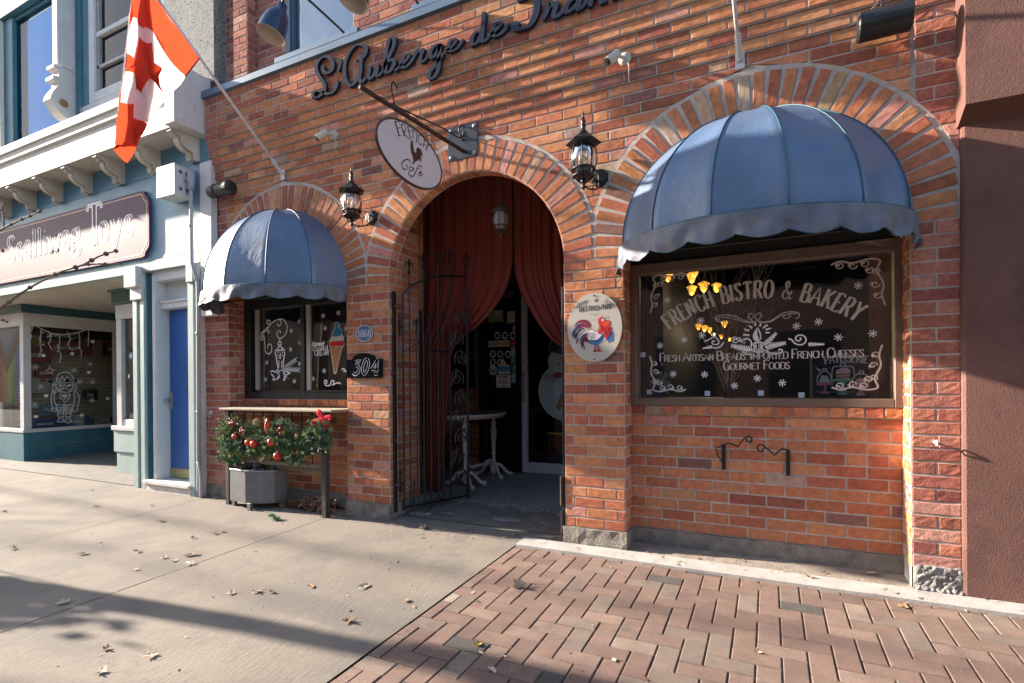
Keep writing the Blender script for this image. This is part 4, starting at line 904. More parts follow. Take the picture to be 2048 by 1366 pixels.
letter(['880,245 920,300 980,310 1060,280 1120,200 1150,100 1150,0 1140,-80 1120,-160','950,230 930,260 905,265','940,-5 990,-10 1060,-60 1150,-150 1230,-200 1320,-230'],*s2,w=.045)
letter(['1215,210 1260,120 1290,30 1330,60 1390,10','1385,20 1350,90 1335,160 1370,175 1450,100'],*s2,w=.035)
letter(['1560,-20 1500,20 1465,80 1480,130 1540,90 1600,20 1640,-60','1630,-40 1600,50 1600,100 1660,60'],*s2,w=.035)
letter(['1660,60 1710,-40 1735,-30 1725,70','1735,10 1800,-60 1850,-60 1845,0 1860,20 1910,0'],*s2,w=.035)
letter(['2080,-140 2030,-130 1980,-80 1985,-30 2040,-50 2100,-100'],*s2,w=.035)
letter(['2100,-100 2170,-150 2200,-200 2160,-190 2130,-130 2180,-110 2260,-160'],*s2,w=.03)
# ---------------------------------------------------------------- lanterns
def onion(name,label,s,loc,wall=True,mm=None,gl=None,group='onion lanterns'):
    t=thing(name,label,'lantern',loc,group); MM=mm or M_BLACK
    X,Y,Z=loc
    def V(x,y,z): return (X+x*s*1.22,Y+y*s*1.22,Z+z*s)
    c=lambda pr:[(r*s*1.22,z*s) for r,z in pr]
    m=MB(); m.lathe(V(0,0,0),c([(.0,.30),(.012,.30),(.02,.27),(.012,.25),(.022,.23),(.014,.21),(.02,.19),(.035,.165),(.05,.15),(.0,.15)][::-1]),12); m.lathe(V(0,0,0),c([(.0,.36),(.006,.35),(.009,.32),(.006,.30)][::-1]),8)
    m.build('finial',MM,t,smooth=True)
    m=MB(); m.lathe(V(0,0,0),c([(.0,.165),(.045,.155),(.075,.12),(.13,.075),(.135,.062),(.10,.05),(.0,.05)][::-1]),6,ph=.3); m.build('roof',MM,t)
    cage=[(.075,.05),(.095,.0),(.105,-.06),(.10,-.12),(.085,-.175),(.078,-.19)]
    m=MB()
    for k in range(8):
        a=2*pi*k/8+.2; m.tube([V(r*cos(a),r*sin(a),z) for r,z in cage],.0052*s,5)
    for (r,z,w) in ((.080,.048,.008),(.086,-.175,.009),(.078,-.235,.008)): m.lathe(V(0,0,z),c([(r-.004,-w),(r+.006,-w),(r+.006,w),(r-.004,w)]),24)
    for k in range(8):
        a=2*pi*k/8+.2; m.tube([V(.083*cos(a),.083*sin(a),-.175),V(.072*cos(a),.072*sin(a),-.235)],.006*s,4); m.tube([V(.07*cos(a),.07*sin(a),-.24),V(.05*cos(a),.05*sin(a),-.27),V(.018*cos(a),.018*sin(a),-.30)],.005*s,4)
    m.lathe(V(0,0,0),c([(0,-.36),(.012,-.355),(.016,-.33),(.01,-.31),(.024,-.30),(.02,-.27),(.01,-.25),(0,-.25)]),10)
    m.build('cage',MM,t,smooth=True)
    m=MB(); m.lathe(V(0,0,0),c([(r-.004,z) for r,z in cage]+[(.066,-.235)]),16); m.build('glass',gl or G_LAMP,t,smooth=True)
    m=MB()
    for k in range(3): a=2*pi*k/3; m.lathe(V(.03*cos(a),.03*sin(a),-.16),c([(0,0),(.010,.0),(.010,.07),(.014,.09),(.009,.12),(0,.145)]),8)
    m.build('candle_bulb',mat('frosted_bulb',(.75,.70,.6),.3,bump=0),t,smooth=True)
    if wall:
        m=MB(); m.lathe((X+.07,0,Z-.17*s-.02),[(.0,-.04),(.045,-.038),(.062,-.028),(.068,-.004)],8,ax='y',sy=1.0,ph=.39); pl=m.build('backplate',MM,t)
        m=MB(); m.tube(spl([V(0,0,-.31),V(.03,.03,-.345),V(.08,.09,-.335),(X+.10*s,-.05,Z-.28*s),(X+.075,-.05,Z-.20*s),(X+.07,-.035,Z-.17*s)],5),.008*s,6); m.tube(spl([(X+.07,-.04,Z-.15*s),(X+.02,-.08,Z-.13*s),V(.06,.07,-.2)],4),.006*s,5); m.build('arm',MM,t,smooth=True)
    return t
onion('wall_lantern','black onion lantern on the brick pillar between the ice cream window and the entrance arch',.72,(-3.275,-.19,2.845),group='onion lanterns on the brickwork')
onion('wall_lantern','black onion lantern on the brick pillar right of the entrance arch, beside the bakery awning',.76,(-1.165,-.17,2.835),group='onion lanterns on the brickwork')
MG=mat('dusty_bronze',(.10,.085,.075),.6,metal=.3,var=.3,bump=.3)
t=onion('hanging_lantern','dusty brown lantern hanging on a chain in front of the red curtain',.56,(-2.085,.35,2.665),False,MG,mat('dusty_glass_pane',(.30,.27,.24),.4,var=.25,vs=20,bump=.1))
m=MB()
for k in range(13): m.tube([(-2.085+.008*cos(a)*(k%2),.35+.008*cos(a)*(1-k%2),2.86+k*.026+.014*sin(a)) for a in [2*pi*j/8 for j in range(8)]],.0025,4,close=True)
m.build('chain',MG,t)
# ---------------------------------------------------------------- projecting bracket and cafe sign
XB=-2.247
t=thing('sign_bracket','black iron arm projecting from a square wall plate over the entrance','bracket',(XB,0,3.19))
m=MB(); m.bbox(-2.39,-2.105,-.014,-.002,3.045,3.325,.003); bp_=m.build('wall_plate',M_BLKP,t)
m=MB()
for x in (-2.36,-2.135):
    for z in (3.075,3.295): m.lathe((x,-.014,z),[(0,-.012),(.010,-.010),(.017,-.004),(.017,0)],10,ax='y')
m.build('bolts',M_STEEL,bp_)
m=MB(); m.tube([(XB,-.01,3.112),(XB,-1.22,3.03)],.016,8); m.build('arm',mat('rusty_iron',(.05,.028,.02),.8,var=.5,vs=30,bump=.4,dirt=(.15,.06,.03),ds=12,dt=.58),t,smooth=True)
m=MB(); m.tube(spl([(XB,-.01,3.19),(XB-.01,-.05,3.27),(XB,-.02,3.315),(XB+.01,.0-.01,3.27),(XB,-.06,3.20),(XB,-.35,3.165),(XB,-.86,3.075),(XB+.005,-.90,3.09),(XB+.005,-.93,3.17),(XB,-.90,3.225),(XB,-.86,3.20)],6),.006,6); m.build('brace_rod',M_BLACK,t,smooth=True)
t=thing('cafe_sign','white oval French cafe sign with a brown rooster, hanging from the iron arm','sign',(XB,-.69,2.8))
def TY(X): return lambda u,v,d:(X+d,u,v)      # u = y, v = z
A=[PX(800,235,XB),PX(830,367,XB),PX(752,270,XB),PX(885,340,XB)]
cy_=(-1.085-.335)/2; cz_=2.805; ra_=.375; rb_=.205
m=MB(); m.poly([(cy_+ra_*cos(2*pi*k/64),cz_+rb_*sin(2*pi*k/64)) for k in range(64)],TY(XB),-.006,.012); m.face([m.vert((XB-.006,cy_+ra_*cos(-2*pi*k/64),cz_+rb_*sin(-2*pi*k/64))) for k in range(64)])
m.build('sign_board',mat('white_sign_paint',(.62,.58,.60),.5,var=.04,vs=3,bump=.03),t)
m=MB(); m.ribbon([(cy_+(ra_-.008)*cos(2*pi*k/64),cz_+(rb_-.008)*sin(2*pi*k/64)) for k in range(64)],.007,TY(XB),.0068,close=True)
m.ribbon([(cy_+ra_*cos(2*pi*k/64),cz_+rb_*sin(2*pi*k/64)) for k in range(64)],.006,TY(XB),-.006,.0135,close=True)
DB=mat('dark_brown_paint',(.045,.02,.018),.5,bump=0); SG=8.5375
def sgn(st,w=.008,cl=False,sm=True):
    q=[(p.y,p.z) for p in (PX(a,b,XB+.006) for a,b in pp(st,SG,740,220))]; m.ribbon(spl(q,5,cl) if sm else q,w,TY(XB),.0072,close=cl)
for st,w in (('425,200 495,435',.014),('420,195 505,195 500,225',.006),('455,310 510,305',.006),('475,440 525,440',.006),('530,255 580,430',.012),('560,440 600,440',.005),('640,280 680,460',.011),('630,275 695,300 690,330',.005),('655,360 700,365',.005),('670,460 715,480 705,450',.005),('725,325 735,485',.009),('725,325 800,405',.006),('800,395 790,560',.009),('930,520 905,625',.010),('1000,570 955,680',.010),('915,580 980,615',.005),('910,500 945,530',.004),('985,555 1020,580',.004),('890,615 920,640',.004),('940,670 970,690',.004)): sgn(st,w,sm=False)
sgn('530,255 570,240 605,290 600,350 570,365',.007); sgn('575,360 620,450 675,500',.007); sgn('905,470 900,425 860,420 825,460 825,530 850,585 885,585',.008)
sgn('560,1010 600,1015 640,975 630,940 600,950',.005); sgn('680,900 675,860 620,845 560,880 540,930 555,990 600,1020',.009)
sgn('730,990 690,970 665,1000 680,1040 720,1030 740,985 745,1040 755,1060',.007); sgn('875,1000 870,950 830,960 800,1010 770,1080 730,1130 680,1120 655,1080 670,1060',.008); sgn('790,1000 860,1010',.004); sgn('825,1090 880,1065 870,1050 840,1070 830,1110 860,1125 905,1090',.007)
m.build('lettering',DB,t)
m=MB(); q=[(p.y,p.z) for p in (PX(a,b,XB+.006) for a,b in pp('700,520 690,545 705,555 690,570 688,640 700,720 725,790 735,850 740,880 700,908 715,915 735,905 728,925 745,925 752,900 765,918 762,890 800,870 822,860 835,880 850,820 860,905 880,860 868,790 885,770 880,730 905,840 898,760 880,700 850,655 820,640 790,660 785,720 768,735 748,690 735,600 728,575 742,560 718,548 740,542 718,525 705,505',SG,740,220))]
m.poly(q,TY(XB),.0073); m.build('rooster_picture',DB,t)
m=MB()
for (a,b,c,d) in ((779,205,787,240),(857,255,860,287)):
    p=PX(a,b,XB); q=PX(c,d,XB)
    for k in range(4):
        cc=p.lerp(q,(k+.5)/4); m.tube([tuple(cc+Vector((.006*cos(x)*(k%2),.006*cos(x)*(1-k%2),.011*sin(x)))) for x in [2*pi*j/8 for j in range(8)]],.002,4,close=True)
m.build('chain',M_STEEL,t)
# ---------------------------------------------------------------- oval rooster plaque
t=thing('rooster_plaque','oval enamel plaque with a red and blue rooster, on the pillar right of the arch','sign',(-1.14,-.02,1.35))
TP=lambda Y:(lambda u,v,d:(u,Y-d,v))
oc=(-1.141,1.605); oa=.205; ob=.252; T=TP(-.014)
m=MB(); m.poly([(oc[0]+oa*cos(2*pi*k/64),oc[1]+ob*sin(2*pi*k/64)) for k in range(64)],T,0,.008); m.build('plate',mat('cream_enamel',(.50,.46,.40),.35,var=.05,vs=3,bump=0,dirt=(.40,.36,.28),ds=6,dt=.57),t)
m=MB(); SO=9.108
def op(st): return [(p.x,p.z) for p in (P(a,b,-.022) for a,b in pp(st,SO,1130,580))]
def fill(st,c,d=.009,sm=True): m.poly(spl(op(st),4,True) if sm else op(st),T,d,0,c)
def ln(st,c,w=.004,d=.011): q=spl(op(st),4); n=len(q); m.ribbon(q,[w*(.3+1.0*sin(pi*min(1,(k+.5)/n))) for k in range(n)],T,d,0,c)
RED=(.50,.03,.03); MAR=(.16,.02,.05); NAV=(.03,.05,.17); BLU=(.05,.14,.32); WHT=(.58,.56,.58); BEI=(.42,.28,.20)
fill('450,740 520,730 600,740 650,760 700,760 740,900 640,960 560,1010 480,960 400,930 360,880 400,800',WHT,.0088)
fill('485,700 470,640 420,560 340,535 250,550 200,600 160,690 140,800 150,880 200,760 280,700 360,690 430,730',BEI,.0086)
fill('470,640 420,560 340,540 240,570 160,660 250,600 330,590 400,620 440,690',MAR,.0092); fill('420,630 330,590 230,640 190,720 300,680 400,680',(.35,.03,.05),.0094)
for st in ('190,690 240,640 330,630 420,690','180,700 150,790 140,860','270,650 200,720 160,830','300,720 240,780 190,900','440,780 350,820 290,900 290,1000','420,790 350,860 310,980 315,1070','400,830 330,940 340,1010 360,1080','250,870 225,920 210,980','230,780 190,830 170,880','360,700 290,720 240,760'): ln(st,MAR if hash(st)%2 else NAV,.009)
fill('470,900 540,920 620,880 680,820 700,770 710,860 680,930 620,980 570,1030 540,1010 490,980 440,950',BLU,.0094); fill('500,920 600,900 690,800 690,880 620,940 560,950',NAV,.0098)
fill('350,930 400,850 420,900 470,930 520,1000 450,975 400,950',MAR,.0093); fill('750,900 800,830 850,760 880,830 880,900 850,950 830,930 800,970 780,920',BLU,.0093)
fill('640,640 620,720 600,790 660,800 700,740 720,850 750,900 800,850 840,740 840,680 810,640 820,580 800,550 760,545 720,560 690,580 660,560',RED,.0100); fill('700,600 780,560 810,600 790,640 720,660',(.62,.06,.03),.0104)
fill('605,570 610,510 640,515 650,480 670,495 690,470 700,520 670,570 650,640 620,650',RED,.0102); fill('600,760 600,690 640,650 650,720 690,760 650,800',BEI,.0099)
fill('672,545 690,520 706,535 695,570 680,575',(.7,.7,.7),.0107); fill('700,500 712,430 735,490 780,460 760,510 730,500',(.5,.45,.30),.0104)
for st in ('545,1020 550,1070 545,1110','600,1000 610,1060 625,1105','520,1125 560,1100 575,1120','575,1120 620,1105 675,1115','530,1110 560,1108'): ln(st,(.40,.05,.06),.010)
for (a,b) in ((470,790),(520,775),(460,835),(500,820),(545,810),(480,865),(520,855)): ln('%d,%d %d,%d %d,%d'%(a-12,b-8,a+2,b+6,a+16,b-4),MAR,.005)
ln('490,710 560,745 600,750',(.1,.08,.1),.004); ln('700,930 760,900 850,760 885,830',NAV,.004)
for st in ('660,640 680,720 700,760','720,680 740,760 740,860','770,660 790,740 780,820','810,680 820,740 800,820'): ln(st,(.30,.01,.02),.005)
DK=(.05,.045,.05)
text(m,'BISTRO',.036,T,-1.197+.018,oc[1]+.122,.22,.1,.0,.1,1,'c',None,.05,DK,.0095); text(m,'&',.022,T,-1.103,oc[1]+.127,.16,.08,0,.1,1,'c',None,.2,DK,.0095); text(m,'INN',.036,T,-1.052,oc[1]+.127,.22,.1,.0,.1,1,'c',None,.05,DK,.0095)
arcT=(oc[0]-.006,oc[1]-.03,.225)
text(m,"L'Auberge",.034,T,-.115,0,.12,.06,0,.03,.85,'c',(oc[0]-.004,oc[1]-.06,.245),.25,DK,.0095); text(m,"de",.030,T,.018,0,.12,.06,0,.03,.9,'c',(oc[0]-.004,oc[1]-.06,.245),.25,DK,.0095); text(m,"France",.034,T,.125,0,.12,.06,0,.03,.85,'c',(oc[0]-.004,oc[1]-.06,.245),.25,DK,.0095)
for s in (-1,1): ln('%d,310 510,285 %d,310'%(430,610),(.3,.28,.25),.003) if s==1 else ln('430,425 510,450 610,420',(.3,.28,.25),.003)
m.build('rooster_picture',M_VC,t)
m=MB()
for z in (-.232,.232): m.lathe((oc[0],-.022,oc[1]+z),[(0,-.006),(.005,-.004),(.006,0)],8,ax='y')
m.build('screws',M_BLACK,t)
# year plaque and house number
t=thing('year_plaque','small blue oval plaque reading 1868 on the pillar above the house number','sign',(-3.298,-.015,1.62))
T=TP(-.006); m=MB(); m.poly([(-3.298+.10*cos(2*pi*k/40),1.666+.076*sin(2*pi*k/40)) for k in range(40)],T,0,.008); m.build('plate',mat('plaque_blue',(.05,.14,.28),.4,var=.15,bump=.05,dirt=(.08,.16,.15),ds=18,dt=.58),t)
m=MB(); m.ribbon([(-3.298+.096*cos(2*pi*k/40),1.666+.072*sin(2*pi*k/40)) for k in range(40)],.007,T,.0085,.001,close=True); text(m,'1868',.062,T,-3.298,1.635,.17,.08,.10,.12,d=.0085); m.build('lettering',M_WHITE,t)
t=thing('house_number_plaque','black arched house number plaque reading 304 on the left pillar','sign',(-3.30,-.02,1.26))
T=TP(-.006)
o=[(-3.50,1.262),(-3.095,1.262),(-3.095,1.43),(-3.15,1.43)]+[(-3.30+.135*cos(a),1.425+.062*sin(a)) for a in [pi*k/14 for k in range(15)]]+[(-3.445,1.43),(-3.50,1.43)]
m=MB(); m.poly(o,T,0,.022); m.build('plate',mat('gloss_black',(.012,.012,.014),.15,var=.1,bump=.05,bs=8,spec=.2),t)
m=MB(); m.ribbon([(-3.298+(u+3.298)*.94,1.35+(v-1.35)*.90) for u,v in o],.008,T,.022,.006,close=True); m.build('raised_rim',mat('gloss_black'),t)
m=MB()
def num(q,x,cl=False): q=spl(q,5,cl); m.ribbon([(x+(a+.18*b)*.135,1.295+b*.135) for a,b in q],.030,T,.0225)
NW=mat('white_letter_outline'); 
digs=(([(.06,.86),(.5,.98),(.2,.58)],-3.425,0),([(.2,.58),(.46,.46),(.46,.16),(.2,.0),(.0,.12)],-3.425,0),([(.3,1),(.08,.75),(.04,.35),(.22,0),(.46,.3),(.5,.75)],-3.325,1),([(.42,0),(.42,1)],-3.215,0),([(.42,1),(.0,.32)],-3.215,0),([(.0,.32),(.62,.32)],-3.215,0),([(.28,.0),(.56,.0)],-3.215,0))
for q,x,cl in digs: num(q,x,bool(cl)) if len(q)>3 else m.ribbon([(x+(a+.18*b)*.135,1.295+b*.135) for a,b in q],.028,T,.0225)
m.build('lettering',NW,t)
m=MB()
for q,x,cl in digs: m.ribbon([(x+(a+.18*b)*.135,1.295+b*.135) for a,b in (spl(q,5,bool(cl)) if len(q)>3 else q)],.019 if len(q)>3 else .017,T,.0232,close=bool(cl))
m.build('lettering_fill',mat('gloss_black'),t)
# ---------------------------------------------------------------- cameras, floodlights
def seccam(label,x,z,y0,tilt):
    t=thing('security_camera',label,'security camera',(x,y0,z),'white bullet cameras on the brickwork')
    m=MB(); m.lathe((x,y0,z),[(0,-.03),(.03,-.028),(.045,-.01),(.047,0)],16,ax='y'); m.build('base',M_CREAM,t,smooth=True)
    a=Vector((x-.01,y0-.03,z)); b=a+Vector((-.04,-.05,-.005)); m=MB(); m.tube([a,b],.012,8); m.build('joint',M_CREAM,t)
    d=Vector((-.45,-.55,-.65)).normalized(); m=MB(); m.tube([b-d*.03,b+d*.085],.030,14); m.build('body',M_CREAM,t,smooth=False)
    m=MB(); m.tube([b+d*.085,b+d*.092],.027,14); m.tube([b+d*.092,b+d*.096],.012,8); m.build('lens',M_BLKP,t)
    m=MB(); m.tube(spl([(x+.02,y0-.01,z-.03),(x+.035,y0-.03,z-.08),(x+.03,y0-.02,z-.15),(x+.035,y0+.0,z-.18)],5),.004,5); m.build('cable',M_CREAM,t,smooth=True)
seccam('white bullet camera above the left lantern, near the flagpole foot',-3.60,3.51,-.05,0); seccam('white bullet camera high on the wall left of the large arch',-.895,3.47,-.05,0)
t=thing('floodlight','long black half round floodlight at the top right corner of the brickwork','floodlight',(.62,-.1,3.30))
m=MB(); m.lathe((.60,-.115,3.235),[(0,-.13),(.068,-.13),(.080,-.122),(.080,.122),(.068,.13),(0,.13)],20,ax='x'); m.build('housing',M_BLKP,t,smooth=False)
m=MB(); m.tube([(.61+.0,-.115-.075*cos(a),3.235+.075*sin(a)) for a in [pi*k/10-pi/2 for k in range(11)]],.005,5); m.tube([(.6,-.11,3.30),(.6,-.02,3.42)],.008,6); m.build('strap',M_BLKP,t)
m=MB(); m.tube(spl([(.52,-.10,3.31),(.58,-.08,3.37),(.65,-.05,3.36),(.72,-.02,3.30)],5),.0035,5); m.build('cable',mat('tan_cable',(.35,.2,.12),.6,bump=0),t)
t=thing('floodlight','short dusty black floodlight at the left end of the wall, beside the small arch','floodlight',(-5.1,-.1,3.3))
m=MB(); m.lathe((-5.10,-.12,3.235),[(0,-.17),(.058,-.17),(.063,-.16),(.063,.10),(.0,.10)],18,ax='x'); m.build('housing',mat('dusty_black',(.05,.048,.045),.6,var=.3,bump=.1),t)
m=MB(); m.lathe((-5.10,-.12,3.235),[(.064,.10),(.075,.11),(.075,.15),(.05,.18),(.0,.18)],18,ax='x'); m.build('cap',M_BLKP,t)
m=MB(); m.tube([(-5.16,-.12-.068*cos(a),3.235+.068*sin(a)) for a in [2*pi*k/14 for k in range(14)]],.004,5,close=True); m.tube([(-5.16,-.1,3.30),(-5.15,-.02,3.36)],.006,5); m.build('strap',M_BLKP,t)
# ---------------------------------------------------------------- flagpoles and flag
def pole(label,base,tip,grp):
    t=thing('flagpole',label,'flagpole',base,grp); b=Vector(base); e=Vector(tip); d=(e-b).normalized()
    m=MB(); m.bbox(b.x-.028,b.x+.028,b.y-.008,b.y,b.z-.055,b.z+.055,.002); m.tube([b+Vector((0,-.01,0)),b+d*.16],.018,10); m.build('socket',M_WHITE,t,smooth=False)
    m=MB(); m.tube([b+d*.03,e],.0125,10); m.build('pole',mat('white_pole',(.68,.66,.68),.35,bump=0),t,smooth=True)
pd=Vector((0,-.856,.694)); b1=Vector((-4.318,-.012,3.29)); b2=P(1480,122,-.03)
pole('white flagpole carrying the maple leaf flag above the small arch',b1,b1+pd*2.3,'white flagpoles on the front')
e2=P(1468,0,-.2745); pole('white flagpole without a flag above the large arch',b2,b2+(e2-b2)*2.6,'white flagpoles on the front')
XF=-4.318
fl=thing('flag','red and white maple leaf flag hanging in folds from the left flagpole','flag',(XF,-1.0,3.6))
FR=mat('flag_red',(.55,.05,.018),.6,var=.04,vs=3,bump=.15,bs=6,bd=.01,trans=.62); FW=mat('flag_white',(.68,.66,.68),.6,var=.03,vs=3,bump=.15,bs=6,bd=.01,trans=.55)
SF=4.0174
def fpan(st,mt,dx,name='cloth',n=0,dxs=None):
    pts=pp(st,SF,200,0); m=MB()
    # triangulated panel given depth: folds swell out of the flag plane
    q=[PX(a,b,XF+dx) for a,b in pts]
    if dxs: q=[PX(a,b,XF+dx+e) for (a,b),e in zip(pts,dxs)]
    bm=__import__('bmesh').new(); vs=[bm.verts.new(p) for p in q]; f=bm.faces.new(vs); 
    import bmesh
    bmesh.ops.triangulate(bm,faces=[f]); bmesh.ops.subdivide_edges(bm,edges=bm.edges[:],cuts=3,use_grid_fill=True)
    for v in bm.verts: v.co.x+=0.8*.012*sin(v.co.y*38+v.co.z*14)*(1 if dx>-.02 else .6)
    me=bpy.data.meshes.new(name); bm.to_mesh(me); bm.free(); me.materials.append(mt)
    for p in me.polygons: p.use_smooth=True
    o=bpy.data.objects.new(name,me); scene.collection.objects.link(o); o.parent=fl; o.location=-fl.location; return o
fpan('350,-90 455,10 560,150 680,310 800,465 760,520 685,612 640,580 590,520 530,430 470,310 420,255 365,218 345,180 340,0',FR,-.01,'red_band')
fpan('365,218 420,255 470,310 530,430 590,520 640,580 685,612 640,690 560,760 490,850 440,890 385,990 340,975 300,955 275,940 290,700 300,600 340,400 345,330 370,300',FW,-.012,'white_band')
fpan('375,345 415,345 440,500 498,550 470,572 405,612 440,630 470,660 515,735 495,725 455,670 430,648 395,630 385,640 375,500',FR,.010,'maple_leaf')
fpan('345,975 378,998 340,1040 330,1100 300,1170 225,1308 205,1295 150,1250 102,1205 120,1170 200,1160 270,1130 280,960',FR,-.008,'red_band')
fpan('270,-90 345,-90 365,220 330,210 304,190 300,145 262,140',FR,.03,'fold')
fpan('262,140 300,145 304,190 330,210 372,222 372,348 345,330 310,300 295,380 285,470 240,435 217,430 240,200',FW,.03,'fold')
fpan('310,298 345,330 385,345 390,635 332,745 300,715 285,720 280,600',FR,.034,'maple_leaf')
fpan('217,430 250,440 285,468 292,520 258,525 262,570 280,590 240,580 202,575',FR,.038,'maple_leaf')
fpan('202,575 240,580 282,590 285,720 332,745 390,640 375,870 345,975 275,945 275,835 160,825 185,690',FW,.03,'fold')
fpan('150,822 275,838 272,1000 262,1180 200,1160 130,1165 122,1160 135,1000',FR,.04,'fold')
fpan('275,950 342,978 345,1010 320,1080 265,1170 270,1050',FR,.02,'fold')
for k_,dx_ in ((0,-.055),(1,-.075)):  # rear layers of doubled cloth, added to block the sun behind the folds
    fpan('262,-90 350,-90 365,218 385,345 392,640 345,975 320,1080 265,1170 200,1160 130,1165 122,1160 150,822 202,575 217,430 240,200',FW if k_ else FR,dx_,'sun_block_fold')
m=MB(); m.tube([tuple(PX(a,b,XF+.0)) for a,b in pp('800,468 685,612',SF,200,0)],.006,5); m.build('hem',mat('dark_red_hem',(.30,.02,.02),.7,bump=0),fl)
# ---------------------------------------------------------------- gooseneck lamps
def goose(label,xb,hc,top):
    t=thing('gooseneck_lamp',label,'lamp',(xb,-.1,4.4),'dark blue gooseneck sign lamps')
    hc=Vector(hc); ax=Vector((.20,.28,1)).normalized(); u=ax.orthogonal().normalized(); w=ax.cross(u)
    def L_(r,z,a): return hc+ax*z+u*(r*cos(a))+w*(r*sin(a))
    m=MB(); pr=[(.122,0),(.118,.03),(.112,.10),(.098,.17),(.07,.23),(.045,.255),(.040,.31),(.0,.31)]; rings=[]
    for r,z in pr: rings.append([m.vert(L_(r,z,2*pi*j/24)) for j in range(24)])
    for k in range(len(rings)-1):
        for j in range(24): m.face([rings[k][j],rings[k][(j+1)%24],rings[k+1][(j+1)%24],rings[k+1][j]])
    m.build('shade',mat('gloss_navy',(.012,.03,.075),.22,var=.1,bump=0,coat=.3),t,smooth=True)
    m=MB(); rings=[[m.vert(L_(r,z,2*pi*j/24)) for j in range(24)] for r,z in [(.124,-.002),(.116,.0),(.108,.10),(.09,.17),(.02,.24)]]
    for k in range(4):
        for j in range(24): m.face([rings[k][j],rings[k+1][j],rings[k+1][(j+1)%24],rings[k][(j+1)%24]])
    m.build('lining',mat('cream_enamel_lining',(.62,.56,.48),.4,bump=0),t,smooth=True)
    m=MB(); tp=hc+ax*.31; m.tube(spl([tuple(tp),tuple(tp+ax*.1),(tp.x+.12,tp.y+.10,tp.z+.22),(xb-.45,-.36,top),(xb,-.07,4.37)],8)[:1]+spl([tuple(tp),tuple(tp+Vector((.02,.0,.12))),tuple(tp+Vector((.10,.06,.14))),(xb,-.09,4.385)],8)[0:],.011,7); m.build('arm',M_BLACK,t,smooth=True)
h1=P(541,70,-.52); goose('navy gooseneck lamp with its arm rooted left of the script lettering',P(690,78,-.08).x,h1,4.9)
h2=P(706,2,-.52); goose('navy gooseneck lamp cut by the top edge of the picture',P(838,20,-.08).x,h2,4.9)
import bmesh
# ---------------------------------------------------------------- entrance: shell, storefront, door
m=MB()
m.quad((-3.065,.49,0),(-4.4,.52,0),(-4.4,.52,3.55),(-3.065,.49,3.55)); m.quad((-4.4,.52,0),(-4.4,2.3,0),(-4.4,2.3,3.55),(-4.4,.52,3.55))
m.quad((-1.25,.11,0),(-1.25,2.3,0),(-1.25,2.3,3.55),(-1.25,.11,3.55)); m.quad((-4.4,.11,3.55),(-1.2,.11,3.55),(-1.2,2.4,3.55),(-4.4,2.4,3.55))
m.box(-4.4,-1.2,2.34,2.5,2.36,3.55); m.build('entrance_lining',mat('brown_lining',(.075,.045,.03),.8,var=.2,bump=.1),bb)
m=MB(); m.bbox(-3.12,-3.03,.50,.53,1.92,3.15,.004); m.build('wooden_board',mat('golden_wood',(.33,.15,.045),.6,var=.2,vs=8,bump=.3,bs=10,streak=(6,6,.5)),bb)
m=MB(); m.bbox(-3.12,-3.05,.495,.52,.0,1.92,.004); m.build('dark_board',M_BLKP,bb)
B2=MB(); M2=MB()
for k in range(13): course(B2,M2,Tf(2.28),.07+k*BH,.07+(k+1)*BH,lambda z:-4.35,lambda z:-3.39,(.11 if k%2 else 0),PAL,.1)
x=-4.35
while x<-3.36: brick(B2,[(x+.005,1.062),(x+.10,1.062),(x+.10,1.125),(x+.005,1.125)],Tf(2.255),bcol(),back=-.03); x+=.11
B2.build('low_wall',M_BRICK,bb); M2.build('low_wall_mortar',M_MORT,bb)
m=MB(); m.bbox(-3.47,-3.42,2.26,2.31,1.13,2.3,.004); m.box(-4.35,-3.39,2.27,2.30,1.12,1.15); m.bbox(-4.3,-2.0,2.26,2.34,2.3,2.38,.004); m.build('side_window_frame',M_STEEL,bb)
m=MB(); m.quad((-4.35,2.30,1.15),(-3.40,2.30,1.15),(-3.40,2.30,2.3),(-4.35,2.30,2.3)); m.build('side_window_pane',G_CLEAR,bb)
m=MB(); m.bbox(-3.39,-3.33,2.24,2.33,.08,2.36,.004); m.bbox(-2.86,-2.79,2.24,2.33,.08,2.36,.004); m.bbox(-3.33,-2.86,2.26,2.33,.08,.24,.004); m.quad((-3.33,2.31,.24),(-2.86,2.31,.24),(-2.86,2.31,2.36),(-3.33,2.31,2.36)); m.build('side_panel',mat('black_gloss_panel',(.012,.012,.013),.15,var=.2,bump=0),bb)
m=MB(); m.bbox(-3.39,-2.75,2.22,2.34,.06,.085,.004); m.build('threshold',M_STEEL,bb)
f=frame(-2.785,-1.87,.09,2.28,2.26,2.31,.075,.09,.13); dr_=f.build('glass_door',M_ALU,bb)
m=MB(); m.quad((-2.71,2.285,.22),(-1.95,2.285,.22),(-1.95,2.285,2.19),(-2.71,2.285,2.19)); m.build('pane',G_CLEAR,dr_)
m=MB(); m.tube(spl([(-2.745,2.25,1.31),(-2.745,2.19,1.29),(-2.735,2.19,1.02),(-2.735,2.25,1.0)],5),.012,8); m.lathe((-2.745,2.255,1.48),[(0,-.012),(.014,-.010),(.016,0)],10,ax='y'); m.build('door_handle',M_STEEL,dr_,smooth=True)
m=MB(); room(m,-4.35,1.5,2.36,8,.07,3.0); m.build('shop_interior',M_DARK,bb)
m=MB()
